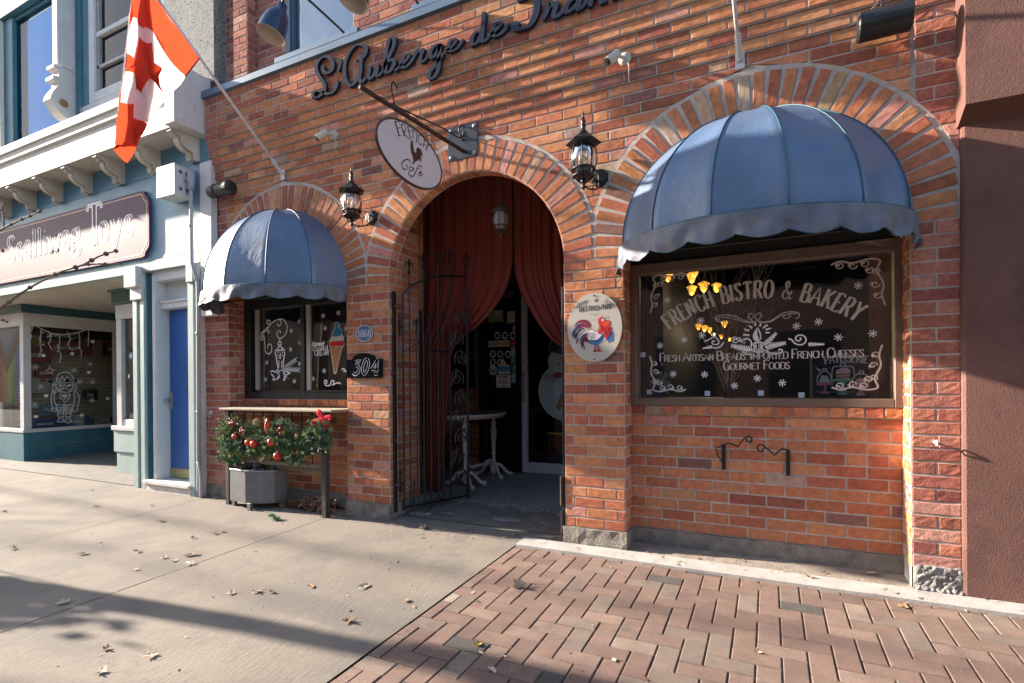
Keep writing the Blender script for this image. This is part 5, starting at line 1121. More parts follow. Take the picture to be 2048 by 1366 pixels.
for (x,y,z,w,h,c) in ((-2.55,3.1,1.0,.9,.05,(.30,.28,.25)),(-2.6,3.1,.62,.9,.06,(.22,.21,.19)),(-2.5,3.4,1.25,.5,.03,(.25,.2,.15)),(-2.1,3.3,.85,.5,.1,(.2,.08,.04)),(-3.6,3.0,1.3,.3,.5,(.2,.19,.16)),(-3.95,2.9,1.5,.2,.4,(.25,.18,.1)),(-3.7,3.2,1.8,.5,.25,(.1,.09,.08))): m.bbox(x,x+w,y,y+.3,z,z+h,.01,c)
m.build('shop_counter',M_VC,bb)
# stickers on the side panel
m=MB(); T=TP(2.305)
def R4(a,b,c,d,col,dd=.001): m.poly([(a,b),(c,b),(c,d),(a,d)],T,dd,0,col)
R4(-3.27,1.995,-3.06,2.15,(.20,.24,.10)); [m.ribbon([(-3.19,2.125-.028*k),(-3.08,2.125-.028*k)],.010,T,.002,0,(.45,.45,.40)) for k in range(3)]
R4(-3.00,1.97,-2.89,2.12,(.32,.33,.25)); m.poly([(-2.885+.04*cos(t*.5),1.90+.05*sin(t*.5)) for t in range(13)],T,.001,0,(.35,.35,.30))
GRY=(.5,.52,.54)
for (x,z) in ((-3.147,1.822),(-3.035,1.816),(-2.925,1.811),(-3.215,1.585),(-3.105,1.58),(-2.995,1.575),(-3.215,1.475),(-3.11,1.47)):
    m.ribbon([(x+.031*cos(2*pi*k/16),z+.036*sin(2*pi*k/16)) for k in range(16)],.012,T,.001,0,GRY,close=True)
    for k in range(8): a=2*pi*k/8; m.ribbon([(x+.034*cos(a),z+.039*sin(a)),(x+.047*cos(a),z+.053*sin(a))],.014,T,.0015,0,GRY)
R4(-3.28,1.675,-2.965,1.757,(.42,.36,.28)); [m.ribbon([(-3.265+.02*k,1.703),(-3.258+.02*k,1.728)],.009,T,.002,0,(.3,.06,.05)) for k in range(15)]
R4(-2.95,1.675,-2.83,1.757,(.35,.05,.05)); R4(-2.95,1.55,-2.82,1.665,(.32,.36,.28)); R4(-2.95,1.46,-2.82,1.545,(.12,.33,.16)); R4(-2.95,1.34,-2.82,1.455,(.06,.22,.08)); m.poly([(-2.885+.025*cos(t*.5),1.40+.035*sin(t*.5)) for t in range(13)],T,.002,0,(.35,.45,.33))
m.poly([(-3.21+.068*cos(t*.4),1.372+.062*sin(t*.4)) for t in range(16)],T,.001,0,(.5,.5,.48)); text(m,'BoQ',.06,T,-3.21,1.345,.2,.1,0,.1,1,col=(.03,.03,.03),d=.002)
m.poly([(-3.13,1.44),(-3.0,1.43),(-3.065,1.53)],T,.0025,0,(.4,.42,.3)); R4(-3.135,1.32,-2.965,1.44,(.42,.45,.47),.0012); R4(-3.135,1.36,-2.965,1.425,(.05,.25,.42),.0022)
R4(-3.166,1.15,-2.959,1.31,(.50,.49,.47)); text(m,'NO SMOKING',.022,T,-3.062,1.275,.22,.12,0,.06,.8,col=(.04,.04,.04),d=.002); text(m,'NO VAPING',.022,T,-3.062,1.205,.22,.12,0,.06,.8,col=(.04,.04,.04),d=.002)
for z in (1.247,1.177): m.ribbon([(-3.062+.014*cos(k*.63),z+.014*sin(k*.63)) for k in range(10)],.004,T,.002,0,(.5,.05,.05),close=True); m.ribbon([(-3.072,z+.01),(-3.052,z-.01)],.004,T,.002,0,(.5,.05,.05))
R4(-2.945,1.21,-2.825,1.33,(.18,.32,.45)); m.ribbon([(-2.885+.035*cos(k*.63),1.27+.04*sin(k*.63)) for k in range(10)],.012,T,.002,0,(.4,.5,.55),close=True)
m.c=[tuple(min(.85,v*1.7) for v in c) for c in m.c]; m.build('stickers',M_VC,bb)
# painted snowman cut-out behind the door glass
sn=thing('snowman_cutout','flat painted snowman holding a baguette, standing inside the glass entrance door','cutout',(-2.2,2.36,.6))
T=TP(2.37)
def el(cx,cz,a,b,n=40): return [(cx+a*cos(2*pi*k/n),cz+b*sin(2*pi*k/n)) for k in range(n)]
m=MB()
m.poly(el(-2.24,1.10,.36,.36),T,0,.006,(.62,.72,.78)); m.ribbon(el(-2.24,1.10,.355,.355),.012,T,.0075,0,(.85,.85,.85),close=True)
m.poly(el(-2.30,1.47,.17,.17),T,.002,.006,(.64,.74,.80)); m.poly([(-2.45,1.60),(-2.42,1.72),(-2.32,1.80),(-2.15,1.82),(-2.10,1.60),(-2.28,1.55)],T,.003,.006,(.05,.05,.06)); m.ribbon([(-2.46,1.60),(-2.43,1.72),(-2.33,1.81)],.012,T,.0105,0,(.5,.5,.5))
m.poly([(-2.56,1.32),(-2.38,1.30),(-2.30,1.27),(-2.38,1.22),(-2.50,1.26)],T,.004,.006,(.45,.45,.45)); m.poly(el(-2.33,1.30,.07,.035),T,.006,.006,(.25,.05,.10)); m.poly(el(-2.21,1.27,.06,.04),T,.007,.006,(.06,.05,.12))
m.poly([(-2.24,1.46),(-2.12,1.49),(-2.14,1.44)],T,.006,.006,(.45,.06,.05)); m.poly(el(-2.33,1.43,.02,.02,12),T,.006,.006,(.5,.25,.2)); m.poly(el(-2.30,1.50,.008,.008,8),T,.006,.006,(.02,.02,.02))
m.poly([(-2.36,.90),(-2.32,.86),(-2.22,1.0),(-2.12,1.2),(-2.18,1.22),(-2.30,1.05)],T,.006,.006,(.42,.22,.10)); m.ribbon([(-2.36,.90),(-2.30,1.05),(-2.18,1.22)],.008,T,.013,0,(.03,.02,.02))
m.build('painted_panel',M_VC,sn)
m=MB(); m.box(-2.26,-2.2,2.385,2.41,.06,1.0); m.build('support',M_BLKP,sn)
bk=thing('shopping_basket','dark red plastic shopping basket with green rim standing inside the entrance door','basket',(-2.3,2.55,.08))
m=MB()
for k in range(14):
    a=-2.48+.035*k; m.box(a,a+.02,2.40,2.41,.32,.56)
for z in (.32,.40,.48,.55): m.box(-2.49,-2.0,2.397,2.413,z,z+.018)
m.box(-2.49,-2.47,2.41,2.7,.32,.56); m.box(-2.49,-2.0,2.7,2.71,.32,.56); m.box(-2.49,-2.0,2.41,2.7,.31,.325); m.build('basket_body',mat('dark_red_plastic',(.16,.02,.015),.4,bump=0),bk)
m=MB(); m.bbox(-2.50,-1.99,2.39,2.42,.56,.59,.006); m.build('rim',mat('lime_rim',(.30,.36,.03),.4,bump=0),bk); m=MB(); m.box(-2.5,-1.98,2.4,2.75,.07,.31); m.build('stand',M_BLKP,bk)
# ---------------------------------------------------------------- curtains
CSC=(3.742+.98)/(3.742+.6)
def curtain(name,label,outer,inner,bot,seed,x_split=-2.09):
    t=thing(name,label,'curtain',(outer,.6,0),'rust red curtains in the entrance arch'); m=MB(); random.seed(seed)
    nu=90; nv=60; ph=[random.uniform(0,6) for _ in range(5)]; G=[]
    for j in range(nv+1):
        zz=3.2+(bot-3.2)*j/nv; xi=inner(zz); w=abs(xi-outer); row=[]
        full=abs(x_split-outer)
        for i in range(nu+1):
            s=i/nu; x=outer+(xi-outer)*s
            g=min(1.6,full/max(w,.05)); amp=.020+.022*(g-1)
            y=.60+amp*sin(2*pi*(s*8+.35*sin(s*7+ph[0])+ph[1])+.25*sin(zz*1.5))+.012*sin(2*pi*s*17+ph[2]+zz*.8)
            y+=-.05*(1-abs(2*s-1))*max(0,1-abs(zz-1.9)/1.2)
            row.append(m.vert((x*CSC,y+.38,1.2+(zz-1.2)*CSC)))
        G.append(row)
    for j in range(nv):
        for i in range(nu): m.face([G[j][i],G[j+1][i],G[j+1][i+1],G[j][i+1]])
    m.build('drape',M_CURT,t,smooth=True)
    e=MB(); e.tube([tuple(m.v[G[j][nu]]) for j in range(nv+1)],.006,5); e.build('hem',mat('dark_hem',(.11,.03,.025),.9,bump=0),t,smooth=True)
def itp(tab,z):
    for (za,xa),(zb,xb) in zip(tab,tab[1:]):
        if za>=z>=zb:
            q=(za-z)/(za-zb); q=q; return xa+(xb-xa)*q
    return tab[-1][1] if z<tab[-1][0] else tab[0][1]
tl=spl([(3.2,-2.085),(2.5,-2.085),(2.24,-2.10),(2.05,-2.17),(1.88,-2.30),(1.74,-2.46),(1.62,-2.66),(1.45,-2.76),(1.0,-2.80),(.5,-2.86),(.12,-2.90)],6)
tr=spl([(3.2,-2.095),(2.5,-2.095),(2.24,-2.08),(2.05,-2.03),(1.88,-1.94),(1.72,-1.84),(1.58,-1.72),(1.50,-1.60),(1.40,-1.48),(1.2,-1.40)],6)
curtain('curtain','left rust red curtain, tied low and falling to the floor behind the open gate',-3.10,lambda z:itp(tl,z),.16,4)
curtain('curtain','right rust red curtain, swept up toward the right side of the entrance',-1.27,lambda z:itp(tr,z),1.25,9)
# ---------------------------------------------------------------- iron gate
g0=Vector((-3.0,.16,0)); g1=Vector((-2.735,.86,0)); gd=(g1-g0).normalized(); gn=Vector((gd.y,-gd.x,0)); gl_=(g1-g0).length
def gp(px,py):
    v=ray(px,py); t=((g0-CAM).dot(gn))/v.dot(gn); q=CAM+v*t; return ((q-g0).dot(gd),q.z)
def Gt(u,z,d=0): q=g0+gd*u+gn*d; return (q.x,q.y,z)
gt=thing('iron_gate','open black wrought iron gate with fleur de lis spear tops, left side of the entrance','gate',tuple(g0))
m=MB()
m.tube([Gt(0,.05),Gt(0,2.02)],.014,4); m.tube([Gt(gl_,.05),Gt(gl_,2.12)],.013,4); m.tube([Gt(0,.075),Gt(gl_,.075)],.011,4)
top=spl([gp(805,590),gp(820,573),gp(845,561),gp(874,553),gp(900,552),gp(930,553)],5); top[0]=(0,top[0][1]); m.tube([Gt(u,z) for u,z in top],.012,4)
low=spl([gp(806,705),gp(833,688),gp(865,675),gp(900,668),gp(930,664)],5); m.tube([Gt(u,z) for u,z in low],.006,4)
m.tube([Gt(*gp(862,701)),Gt(*gp(900,704))],.012,4); m.build('frame',M_BLACK,gt)
def spear(u,zt,s=1.0,o=0):
    m=MB(); m.tube([Gt(u,.075),Gt(u,zt-.14*s)],.0095*(1 if s==1 else .85),4)
    m.tube([Gt(u,zt-.15*s),Gt(u,zt-.13*s),Gt(u,zt-.12*s)],[.015*s,.018*s,.010*s],6); m.tube([Gt(u,zt-.12*s),Gt(u,zt-.075*s),Gt(u,zt-.04*s),Gt(u,zt)],[.008*s,.010*s,.016*s,.002],5,flat=.5)
    for q in (-1,1): m.tube([Gt(u+q*a*s,zt+b*s) for a,b in spl([(0,-.10),(.012,-.06),(.034,-.045),(.040,-.07),(.030,-.085)],4)],.0055*s,5)
    m.build('spear',M_BLACK,gt)
for px,py in ((818,516),(845,505),(874,499),(898,496),(932,503)): u,z=gp(px,py); spear(min(u,gl_),z)
for px,py in ((833,635),(860,624),(885,618)): u,z=gp(px,py); spear(u,z,.9)
m=MB(); us=gp(900,700)[0]; uw=gl_-us; random.seed(12)
nsc=9
for k in range(nsc):
    zc=.20+k*(1.96-.20)/nsc+.08; cx=us+uw*(.5+.12*(-1)**k); r=uw*.40
    fl_=1 if k%2 else -1
    m.tube([Gt(cx+fl_*r*(1-j/16*.78)*cos(j*.6-.6),zc+1.05*r*(1-j/16*.78)*sin(j*.6-.6)) for j in range(17)],.0075,4)
    m.tube([Gt(cx-fl_*r*.9+fl_*.01*j,zc-.09+.02*j+.02*sin(j)) for j in range(9)],.007,4)
    for j in range(13):
        a=random.uniform(0,6.28); rr=random.uniform(.0,.46)*uw; c=(cx+rr*cos(a),zc+rr*sin(a)); b=random.uniform(0,6.28)
        m.poly([(c[0]+.020*cos(b),c[1]+.020*sin(b)),(c[0]+.009*cos(b+1.6),c[1]+.009*sin(b+1.6)),(c[0]-.016*cos(b),c[1]-.016*sin(b)),(c[0]+.009*cos(b-1.6),c[1]+.009*sin(b-1.6))],lambda u,v,d:Gt(u,v,d),0,.003)
m.build('scroll_panel',mat('glint_iron',(.07,.062,.058),.45,metal=.4,var=.4,vs=30,bump=.4),gt)  # scroll iron painted lighter than the frame to suggest glints
m=MB()
for z in (1.72,.30): m.tube([Gt(-.03,z-.08),Gt(-.03,z+.08)],.008,6); m.tube([Gt(-.03,z),Gt(.0,z)],.012,5); m.tube([Gt(-.03,z+.08),Gt(-.03,z+.12)],[.010,.002],5)
m.build('hinge',M_BLACK,gt)
t=thing('gate_post','flat black iron bar fixed to the left jamb of the entrance','post',(-3.01,.06,.05)); m=MB(); m.bbox(-3.024,-3.006,.035,.075,.055,2.035,.003); m.build('bar',M_BLACK,t); m=MB()
for z in (.3,.7,1.3,1.9): m.lathe((-3.004,.055,z),[(.008,-.004),(.008,.002),(0,.005)],8,ax='x')
m.build('bolts',M_STEEL,t)
t=thing('iron_gate','second black iron gate seen edge on along the right jamb of the entrance','gate',(-1.40,.05,0)); m=MB()
m.bbox(-1.402,-1.386,.00,.04,.06,1.93,.003); m.bbox(-1.405,-1.39,.05,.66,1.85,1.87,.002); m.bbox(-1.405,-1.39,.05,.66,.08,.10,.002); m.build('frame',M_BLACK,t)
for k in range(6): m=MB(); m.tube([(-1.398,.1+.11*k,.09),(-1.398,.1+.11*k,2.0)],.007,4); m.tube([(-1.398,.1+.11*k,2.0),(-1.398,.1+.11*k,2.03),(-1.398,.1+.11*k,2.09)],[.006,.014,.001],5,flat=.5); m.build('spear',M_BLACK,t)
m=MB(); m.tube([(-1.41,-.005,.50),(-1.41,-.005,.28)],.011,8); m.tube([(-1.41,-.005,.24),(-1.41,-.005,.05),(-1.47,-.0,.03)],.006,6); m.build('drop_bolt',mat('rusty_iron'),t)
# extension cord by the gate
t=thing('extension_cord','thin black cord looping over the entrance floor at the foot of the gate','cord',(-2.95,.2,0)); m=MB()
cp=[PG(a,b)+Vector((0,0,.009)) for a,b in ((845,1003),(838,1012),(820,1022),(812,1028),(825,1032),(848,1028),(862,1018),(858,1008),(846,1000))]; cp+=[Vector((-2.99,.30,.1)),Vector((-3.01,.33,.3))]
m.tube(spl([tuple(p) for p in cp],6),.006,6); m.build('cord',M_BLKP,t,smooth=True)
# ---------------------------------------------------------------- console table
t=thing('console_table','worn white half moon console table on turned pedestal legs inside the entrance','table',(-3.05,1.6,.06))
CW=mat('chipped_cream_paint',(.72,.68,.60),.6,var=.1,vs=8,bump=.25,bs=30,dirt=(.10,.07,.05),ds=22,dt=.66)
def topo(e): return [(-3.42,1.10-e*.3)]+[(-3.42+(.60+e)*sin(a),1.74-(.64+e)*cos(a)) for a in [pi*k/24 for k in range(25)]]+[(-3.42,2.25+e*.3)]
TT=lambda u,v,d:(u,v,.80+d)
m=MB(); m.poly(topo(.0),TT,.03,.022); m.poly(topo(-.04),TT,0,.03); m.poly(topo(-.02)[::-1],TT,.0,0); m.build('table_top',CW,t); m=MB(); m.poly(topo(-.03),TT,.0525,.002); m.build('top_inlay',mat('grey_stone_top',(.16,.14,.13),.5,var=.4,vs=6,bump=.05),t)
for yy in (2.02,1.34):
    m=MB(); m.lathe((-3.06,yy,.07),[(0,.0),(.045,.05),(.05,.10),(.03,.13),(.022,.15),(.034,.18),(.022,.21),(.018,.25),(.030,.28),(.020,.30),(.024,.34),(.034,.48),(.038,.56),(.030,.60),(.022,.62),(.036,.64),(.024,.67),(.020,.70),(.04,.73),(0,.73)],14); m.build('pedestal',CW,t,smooth=True)
    for k,(dx,dy) in enumerate(((.16,.10),(.16,-.14),(-.2,-.02))):
        m=MB(); m.tube(spl([(-3.06,yy,.20),(-3.06+dx*.4,yy+dy*.4,.20),(-3.06+dx*.8,yy+dy*.8,.12),(-3.06+dx*1.05,yy+dy*1.05,.085),(-3.06+dx*1.25,yy+dy*1.25,.085)],4),[.022]*12+[.03]*4+[.02],6,flat=.8); m.build('foot',CW,t,smooth=True)
m=MB(); m.tube(spl([(-3.06,2.02,.22),(-3.06,1.9,.27),(-3.06,1.75,.24),(-3.06,1.6,.25),(-3.06,1.5,.24),(-3.06,1.42,.27),(-3.06,1.34,.22)],5),.022,8); m.build('stretcher',CW,t,smooth=True)
# ---------------------------------------------------------------- shelf rail, garland, planter
t=thing('shelf_rail','black metal rail topped by a weathered wooden shelf, below the ice cream window','shelf',(-4.3,-.16,0))
WD=mat('weathered_board',(.33,.28,.21),.8,var=.2,vs=6,bump=.4,bs=12,streak=(.6,5,5))
m=MB(); m.bbox(-5.06,-3.525,-.20,.16,.952,.975,.005); m.build('shelf',WD,t)
PB=mat('worn_black_post',(.05,.046,.042),.6,var=.3,bump=.3,bs=40,dirt=(.13,.09,.06),ds=9,dt=.62)
for x in (-4.985,-3.665):
    m=MB(); m.bbox(x,x+.052,-.185,-.13,-.01,.952,.003); m.build('post',PB,t)
for k in range(9): 
    m=MB(); m.tube([(-4.85+k*.135,-.06,.40),(-4.85+k*.135,-.06,.95)],.007,5); m.build('bar',PB,t)
m=MB(); m.bbox(-4.95,-3.66,-.08,-.05,.38,.41,.003); m.bbox(-4.95,-3.66,-.16,-.14,.43,.47,.003); m.build('rail',mat('greyed_wood_rail',(.20,.17,.14),.8,bump=.3),t)
pl=thing('planter','grey metal trough planter with angled corners standing under the garland','planter',(-4.6,-.1,0))
fp=[(-4.89,.0),(-4.89,-.19),(-4.85,-.23),(-4.60,-.25),(-4.42,-.20),(-4.34,-.13),(-4.32,.0)]
m=MB(); T=lambda u,v,d:(u,v,d)
m.poly(fp,T,.055,.31); 
m.build('trough',M_GREYM,pl)
m=MB(); m.tube([(a,b,.368) for a,b in fp],.007,5,close=True); m.build('rim',M_STEEL,pl,smooth=True)
for (x,y) in ((-4.87,-.20),(-4.555,-.268),(-4.37,-.05),(-4.87,-.02)): m=MB(); m.bbox(x,x+.045,y,y+.03,-.01,.33 if x>-4.5 and y<-.2 else .06,.002); m.build('leg',M_GREYM,pl)
m=MB(); random.seed(3)
for k in range(26): m.sphere((random.uniform(-4.83,-4.42),random.uniform(-.17,-.03),.375+random.uniform(-.01,.05)),random.uniform(.02,.045),6,sz=.7,jit=.3)
m.tube([(-4.80,-.10,.36),(-4.70,-.1,.43)],.04,10); m.build('stone_filling',mat('dark_stones',(.10,.10,.11),.7,var=.3,bump=.5),pl)
m=MB(); m.tube([(-4.42,-.09,.2),(-4.42,-.09,.52)],.018,8); m.build('pipe_stub',M_GREYM,pl)
# garland: needle sprays
ga=thing('garland','thick green fir garland draped along the rail below the wooden shelf','garland',(-4.3,-.2,.62))
m=MB(); random.seed(31)
GR=[(.11,.21,.07),(.07,.16,.065),(.18,.25,.09),(.08,.20,.12),(.25,.29,.09),(.07,.12,.075)]
def spray(c,d,L_,n,col,nl=.035):
    d=d.normalized(); u=d.orthogonal().normalized(); w=d.cross(u); e=c+d*L_
    m.tube([tuple(c),tuple(e)],.0022,3,(.06,.04,.02),caps=False)
    for k in range(n):
        s=k/n; p=c+d*(L_*s); a=random.uniform(0,2*pi); q=(u*cos(a)+w*sin(a))+d*random.uniform(.5,1.1); q.normalize(); l=nl*random.uniform(.7,1.1); sd=q.cross(d).normalized()*.0026
        kk=random.uniform(.7,1.35); cc=(col[0]*kk,col[1]*kk,col[2]*kk)
        i=[m.vert(p-sd,cc),m.vert(p+sd,cc),m.vert(p+q*l,cc)]; m.face(i)
rgn=pp('446,842 470,838 500,852 530,848 560,842 590,850 610,856 640,842 660,850 662,885 645,900 622,906 605,925 580,920 560,905 530,912 500,915 470,925 445,915 441,890 450,875 442,860')
def inside(x,y):
    c=False; n=len(rgn)
    for i in range(n):
        x1,y1=rgn[i]; x2,y2=rgn[i-1]
        if (y1>y)!=(y2>y) and x<(x2-x1)*(y-y1)/(y2-y1)+x1: c=not c
    return c
cnt=0
while cnt<1150:
    a=random.uniform(438,665); b=random.uniform(836,928)
    if not inside(a,b): continue
    if random.random()<.1: pass
    if 590<a<625 and 858<b<872: continue
    c=P(a,b,random.uniform(-.27,-.15)); d=Vector((random.uniform(-1,1),random.uniform(-1,.1),random.uniform(-.8,.8)))
    spray(c,d,random.uniform(.05,.10),26,random.choice(GR)); cnt+=1
m.build('fir_sprays',M_VCR,ga)
m=MB()
for path in ('441,882 447,892 460,896 475,893','515,893 530,902 548,904 565,900 580,892 592,884','600,868 620,862 645,868 662,872','445,915 460,925 475,920'):
    q=spl(pp(path),8)
    for (a,b) in q:
        c0=P(a,b,-.25)
        for k in range(60):
            a_=random.uniform(0,2*pi); d=Vector((random.uniform(-.4,.4),cos(a_),sin(a_))).normalized(); l=random.uniform(.018,.03); p=c0+Vector((random.uniform(-.015,.015),0,0)); s=Vector((.0012,0,.0008)); kk=random.uniform(.6,1.4); cc=(.02*kk,.19*kk,.09*kk)
            i=[m.vert(p-s,cc),m.vert(p+s,cc),m.vert(p+d*l,cc)]; m.face(i)
m.build('tinsel',M_VCR,ga)
RB_=mat('red_bauble',(.60,.035,.015),.3,var=.05,bump=0,coat=.2)
def bauble(px,py,r,lab,Y=-.29):
    c=P(px,py,Y); t=thing('ornament',lab,'ornament',tuple(c),'red baubles on the garland'); m=MB(); m.sphere(c,r,16); m.build('ball',RB_,t,smooth=True); m=MB(); m.lathe(c+Vector((0,0,r*.95)),[(.008,0),(.008,.012),(0,.014)],8); m.tube([tuple(c+Vector((0,0,r)) +Vector((0,0,.0))),tuple(c+Vector((.004,.02,r+.05)))],.001,4); m.build('cap',M_STEEL,t)
bauble(497,885,.034,'red bauble on the garland, left one of the touching pair'); bauble(508,888,.036,'red bauble on the garland, right one of the touching pair'); bauble(543,884,.038,'single red bauble in the middle of the garland'); bauble(555,912,.038,'red bauble hanging lowest, below the middle of the garland'); bauble(470,873,.030,'small red bauble at the upper left of the garland')
c=P(535,854,-.29); t=thing('ornament','long red drop ornament hanging upright in the middle of the garland','ornament',tuple(c)); m=MB(); m.lathe(c,[(0,-.075),(.012,-.055),(.026,-.02),(.028,.01),(.018,.05),(.007,.08),(0,.085)],14); m.build('drop',RB_,t,smooth=True)
random.seed(8)
for (px,py,lab) in ((466,847,'cluster of red berries at the upper left of the garland'),(488,860,'cluster of dark red berries left of the wicker ball'),(563,858,'cluster of red berries right of the long drop ornament')):
    c=P(px,py,-.27); t=thing('berry_cluster',lab,'berries',tuple(c),'berry clusters on the garland'); m=MB()
    for k in range(24): m.sphere(c+Vector((random.gauss(0,.024),random.gauss(-.01,.015),random.gauss(0,.024))),.0095,6)
    m.build('berries',mat('berry_red',(.33,.015,.02),.35,bump=0),t,smooth=True)
for (px,py,lab,r) in ((514,845,'round woven wicker ball at the top of the garland',.035),):
    c=P(px,py,-.27); t=thing('wicker_ball',lab,'ornament',tuple(c)); m=MB()
    for k in range(22):
        n_=Vector((random.gauss(0,1),random.gauss(0,1),random.gauss(0,1))).normalized(); u=n_.orthogonal().normalized(); w=n_.cross(u); m.tube([tuple(c+u*(r*cos(a))+w*(r*sin(a))) for a in [2*pi*j/14 for j in range(14)]],.0025,4,close=True)
    m.build('weave',mat('wicker',(.40,.30,.14),.8,bump=.2),t)
for (px,py,lab) in ((595,872,'pine cone on the garland, upper one right of centre'),(597,906,'pine cone hanging at the lower right of the garland')):
    c=P(px,py,-.28); t=thing('pine_cone',lab,'pine cone',tuple(c),'pine cones on the garland'); m=MB()
    for k in range(60):
        z=-.04+.08*k/60; rr=.034*sqrt(max(.05,1-(z/.046)**2)); a=k*2.4; d=Vector((cos(a),sin(a),.35)).normalized(); p=c+Vector((cos(a)*rr*.6,sin(a)*rr*.6,z)); s=d.cross(Vector((0,0,1))).normalized()*.008; i=[m.vert(p-s),m.vert(p+s),m.vert(p+d*.017+s*.6+Vector((0,0,.004))),m.vert(p+d*.017-s*.6+Vector((0,0,.004)))]; m.face(i)
    m.sphere(c,.022,8,sz=1.4); m.build('scales',mat('cone_brown',(.20,.11,.055),.8,bump=.2),t)
t=thing('bow','red velvet ribbon bow tied on the right post under the shelf','bow',tuple(P(644,842,-.22))); m=MB()
def rib(st,w,yo): q=[tuple(P(a,b,-.22+yo)) for a,b in spl(pp(st),6)]; m.tube(q,[w*(.35+.65*sin(pi*min(1,(k+1)/(len(q)+1)))) for k in range(len(q))],6,flat=.25)
rib('645,838 636,826 640,824 647,836',.022,-.02); rib('645,838 632,842 626,846 632,848 645,842',.024,-.03); rib('646,838 655,834 662,836 655,842',.020,-.02); rib('646,840 650,850 657,856',.018,-.03); rib('645,836 655,852',.016,-.02); m.sphere(P(646,838,-.25),.012,8)
m.build('ribbon',mat('red_ribbon',(.50,.010,.02),.8,spec=.1,var=.1,bump=.1),t,smooth=True)
m=MB()
LB=[pp('560,905 578,918 600,925 620,915'),pp('640,902 655,905 662,902'),pp('605,912 615,930 625,925')]
for q in LB: m.tube([tuple(P(a,b,-.24)) for a,b in spl(q,5)],.0035,4,(.03,.07,.03))
for k in range(26):
    a=random.uniform(450,660); b=random.uniform(870,925); c=P(a,b,-.285); d=Vector((random.uniform(-1,1),-.4,random.uniform(-1,1))).normalized()
    m.tube([tuple(c),tuple(c+d*.012),tuple(c+d*.034)],[.006,.0065,.001],5,(.55,.57,.55))
m.build('string_lights',M_VC,ga)
# ---------------------------------------------------------------- small fittings
def hookbr(label,x,z,s):
    t=thing('plant_bracket',label,'bracket',(x,.18,z),'scrolled iron brackets below the bakery window'); m=MB(); m.bbox(x-.012,x+.012,.183,.19,z-.17,z,.002); m.build('wall_bar',M_BLACK,t)
    if s>0: a=pp('1447,890 1457,886 1468,890 1476,893 1483,883 1492,875 1499,873 1504,878 1500,884 1494,882 1494,877')
    else: a=pp('1576,900 1565,898 1556,904 1549,910 1541,903 1530,894 1522,889 1515,893 1517,901 1525,902 1527,897')
    m=MB(); n=len(a); m.tube([tuple(P(p,q,.17-.10*k/(n-1)*(1 if k<n*.7 else .9))) for k,(p,q) in enumerate(a)][:1]+[tuple(P(*q_[:2],.17-.09*min(1,k/20))) for k,q_ in enumerate(spl(a,4))],.0055,6); m.build('scroll',M_BLACK,t,smooth=True)
    if s>0: m=MB(); m.tube([tuple(P(p,q,y)) for p,q,y in ((1450,889,.18),(1431,896,.12),(1436,912,.14),(1446,925,.18))],.005,5); m.build('hook',M_BLACK,t)
b=P(1447,890,.185); hookbr('left scrolled iron bracket below the bakery window, with a side hook',b.x,b.z,1); b=P(1576,900,.185); hookbr('right scrolled iron bracket below the bakery window',b.x,b.z,-1)
c=P(1871,885,-.03); t=thing('eye_bolt','white painted eye bolt on the rough right hand pier','bolt',tuple(c)); m=MB(); m.tube([(c.x,.0,c.z),(c.x,-.05,c.z)],.008,6); m.tube([(c.x,-.06+.014*cos(a),c.z+.014*sin(a)) for a in [2*pi*j/12 for j in range(12)]],.005,5,close=True); m.build('eye',M_WHITE,t)
c=P(421,824,-.03); t=thing('wall_hook','small white wall hook with a ring on the far left brick pier','hook',tuple(c)); m=MB(); m.lathe((c.x,-.01,c.z),[(0,-.02),(.016,-.016),(.018,0)],10,ax='y'); m.tube([(c.x-.02+.022*cos(a),-.03,c.z-.03+.028*sin(a)) for a in [2*pi*j/14 for j in range(14)]],.003,5,close=True); m.build('hook',M_WHITE,t)
# conduit and meter box
t=thing('junction_box','white metal junction box with knockouts under the cornice of the toy shop','box',(-5.8,-.15,3.4)); m=MB(); m.bbox(-5.95,-5.645,-.26,-.06,3.24,3.56,.006); m.bbox(-5.955,-5.64,-.268,-.252,3.235,3.565,.003); m.build('box_body',mat('white_metal_box',(.60,.60,.60),.4,var=.08,bump=.1),t)
m=MB()
for y in (-.20,-.13):
    for z in (3.31,3.49): m.lathe((-5.645,y,z),[(0,.006),(.02,.005),(.022,0)],12,ax='x')
m.build('knockout',M_GREYM,t)
t=thing('conduit','pale grey conduit pipe running down the corner between the two buildings','pipe',(-5.52,-.1,0)); CP=mat('pale_grey_pvc',(.40,.40,.42),.5,var=.06,bump=0)
m=MB(); m.tube([(-5.645,-.15,3.42),(-5.56,-.15,3.42)],.018,8); m.bbox(-5.575,-5.515,-.175,-.125,3.30,3.50,.006); xx=-5.545
m.tube(spl([(xx,-.15,3.30),(xx,-.15,2.62),(xx,-.14,2.5),(xx+.0,-.10,2.35),(xx-.0,-.085,2.2),(xx-.012,-.085,1.0),(xx-.02,-.085,-.01)],8),.019,10); m.tube(spl([(xx-.02,-.085,.38),(xx+.02,-.10,.33),(xx+.045,-.10,.2),(xx+.045,-.10,-.01)],5),.016,8)
for z in (2.9,1.75,.9,.35): m.tube([(xx-.008,-.085 if z<2.4 else -.15,z),(xx-.008,-.085 if z<2.4 else -.15,z+.03)],.024,10)
m.build('pipe',CP,t,smooth=True)
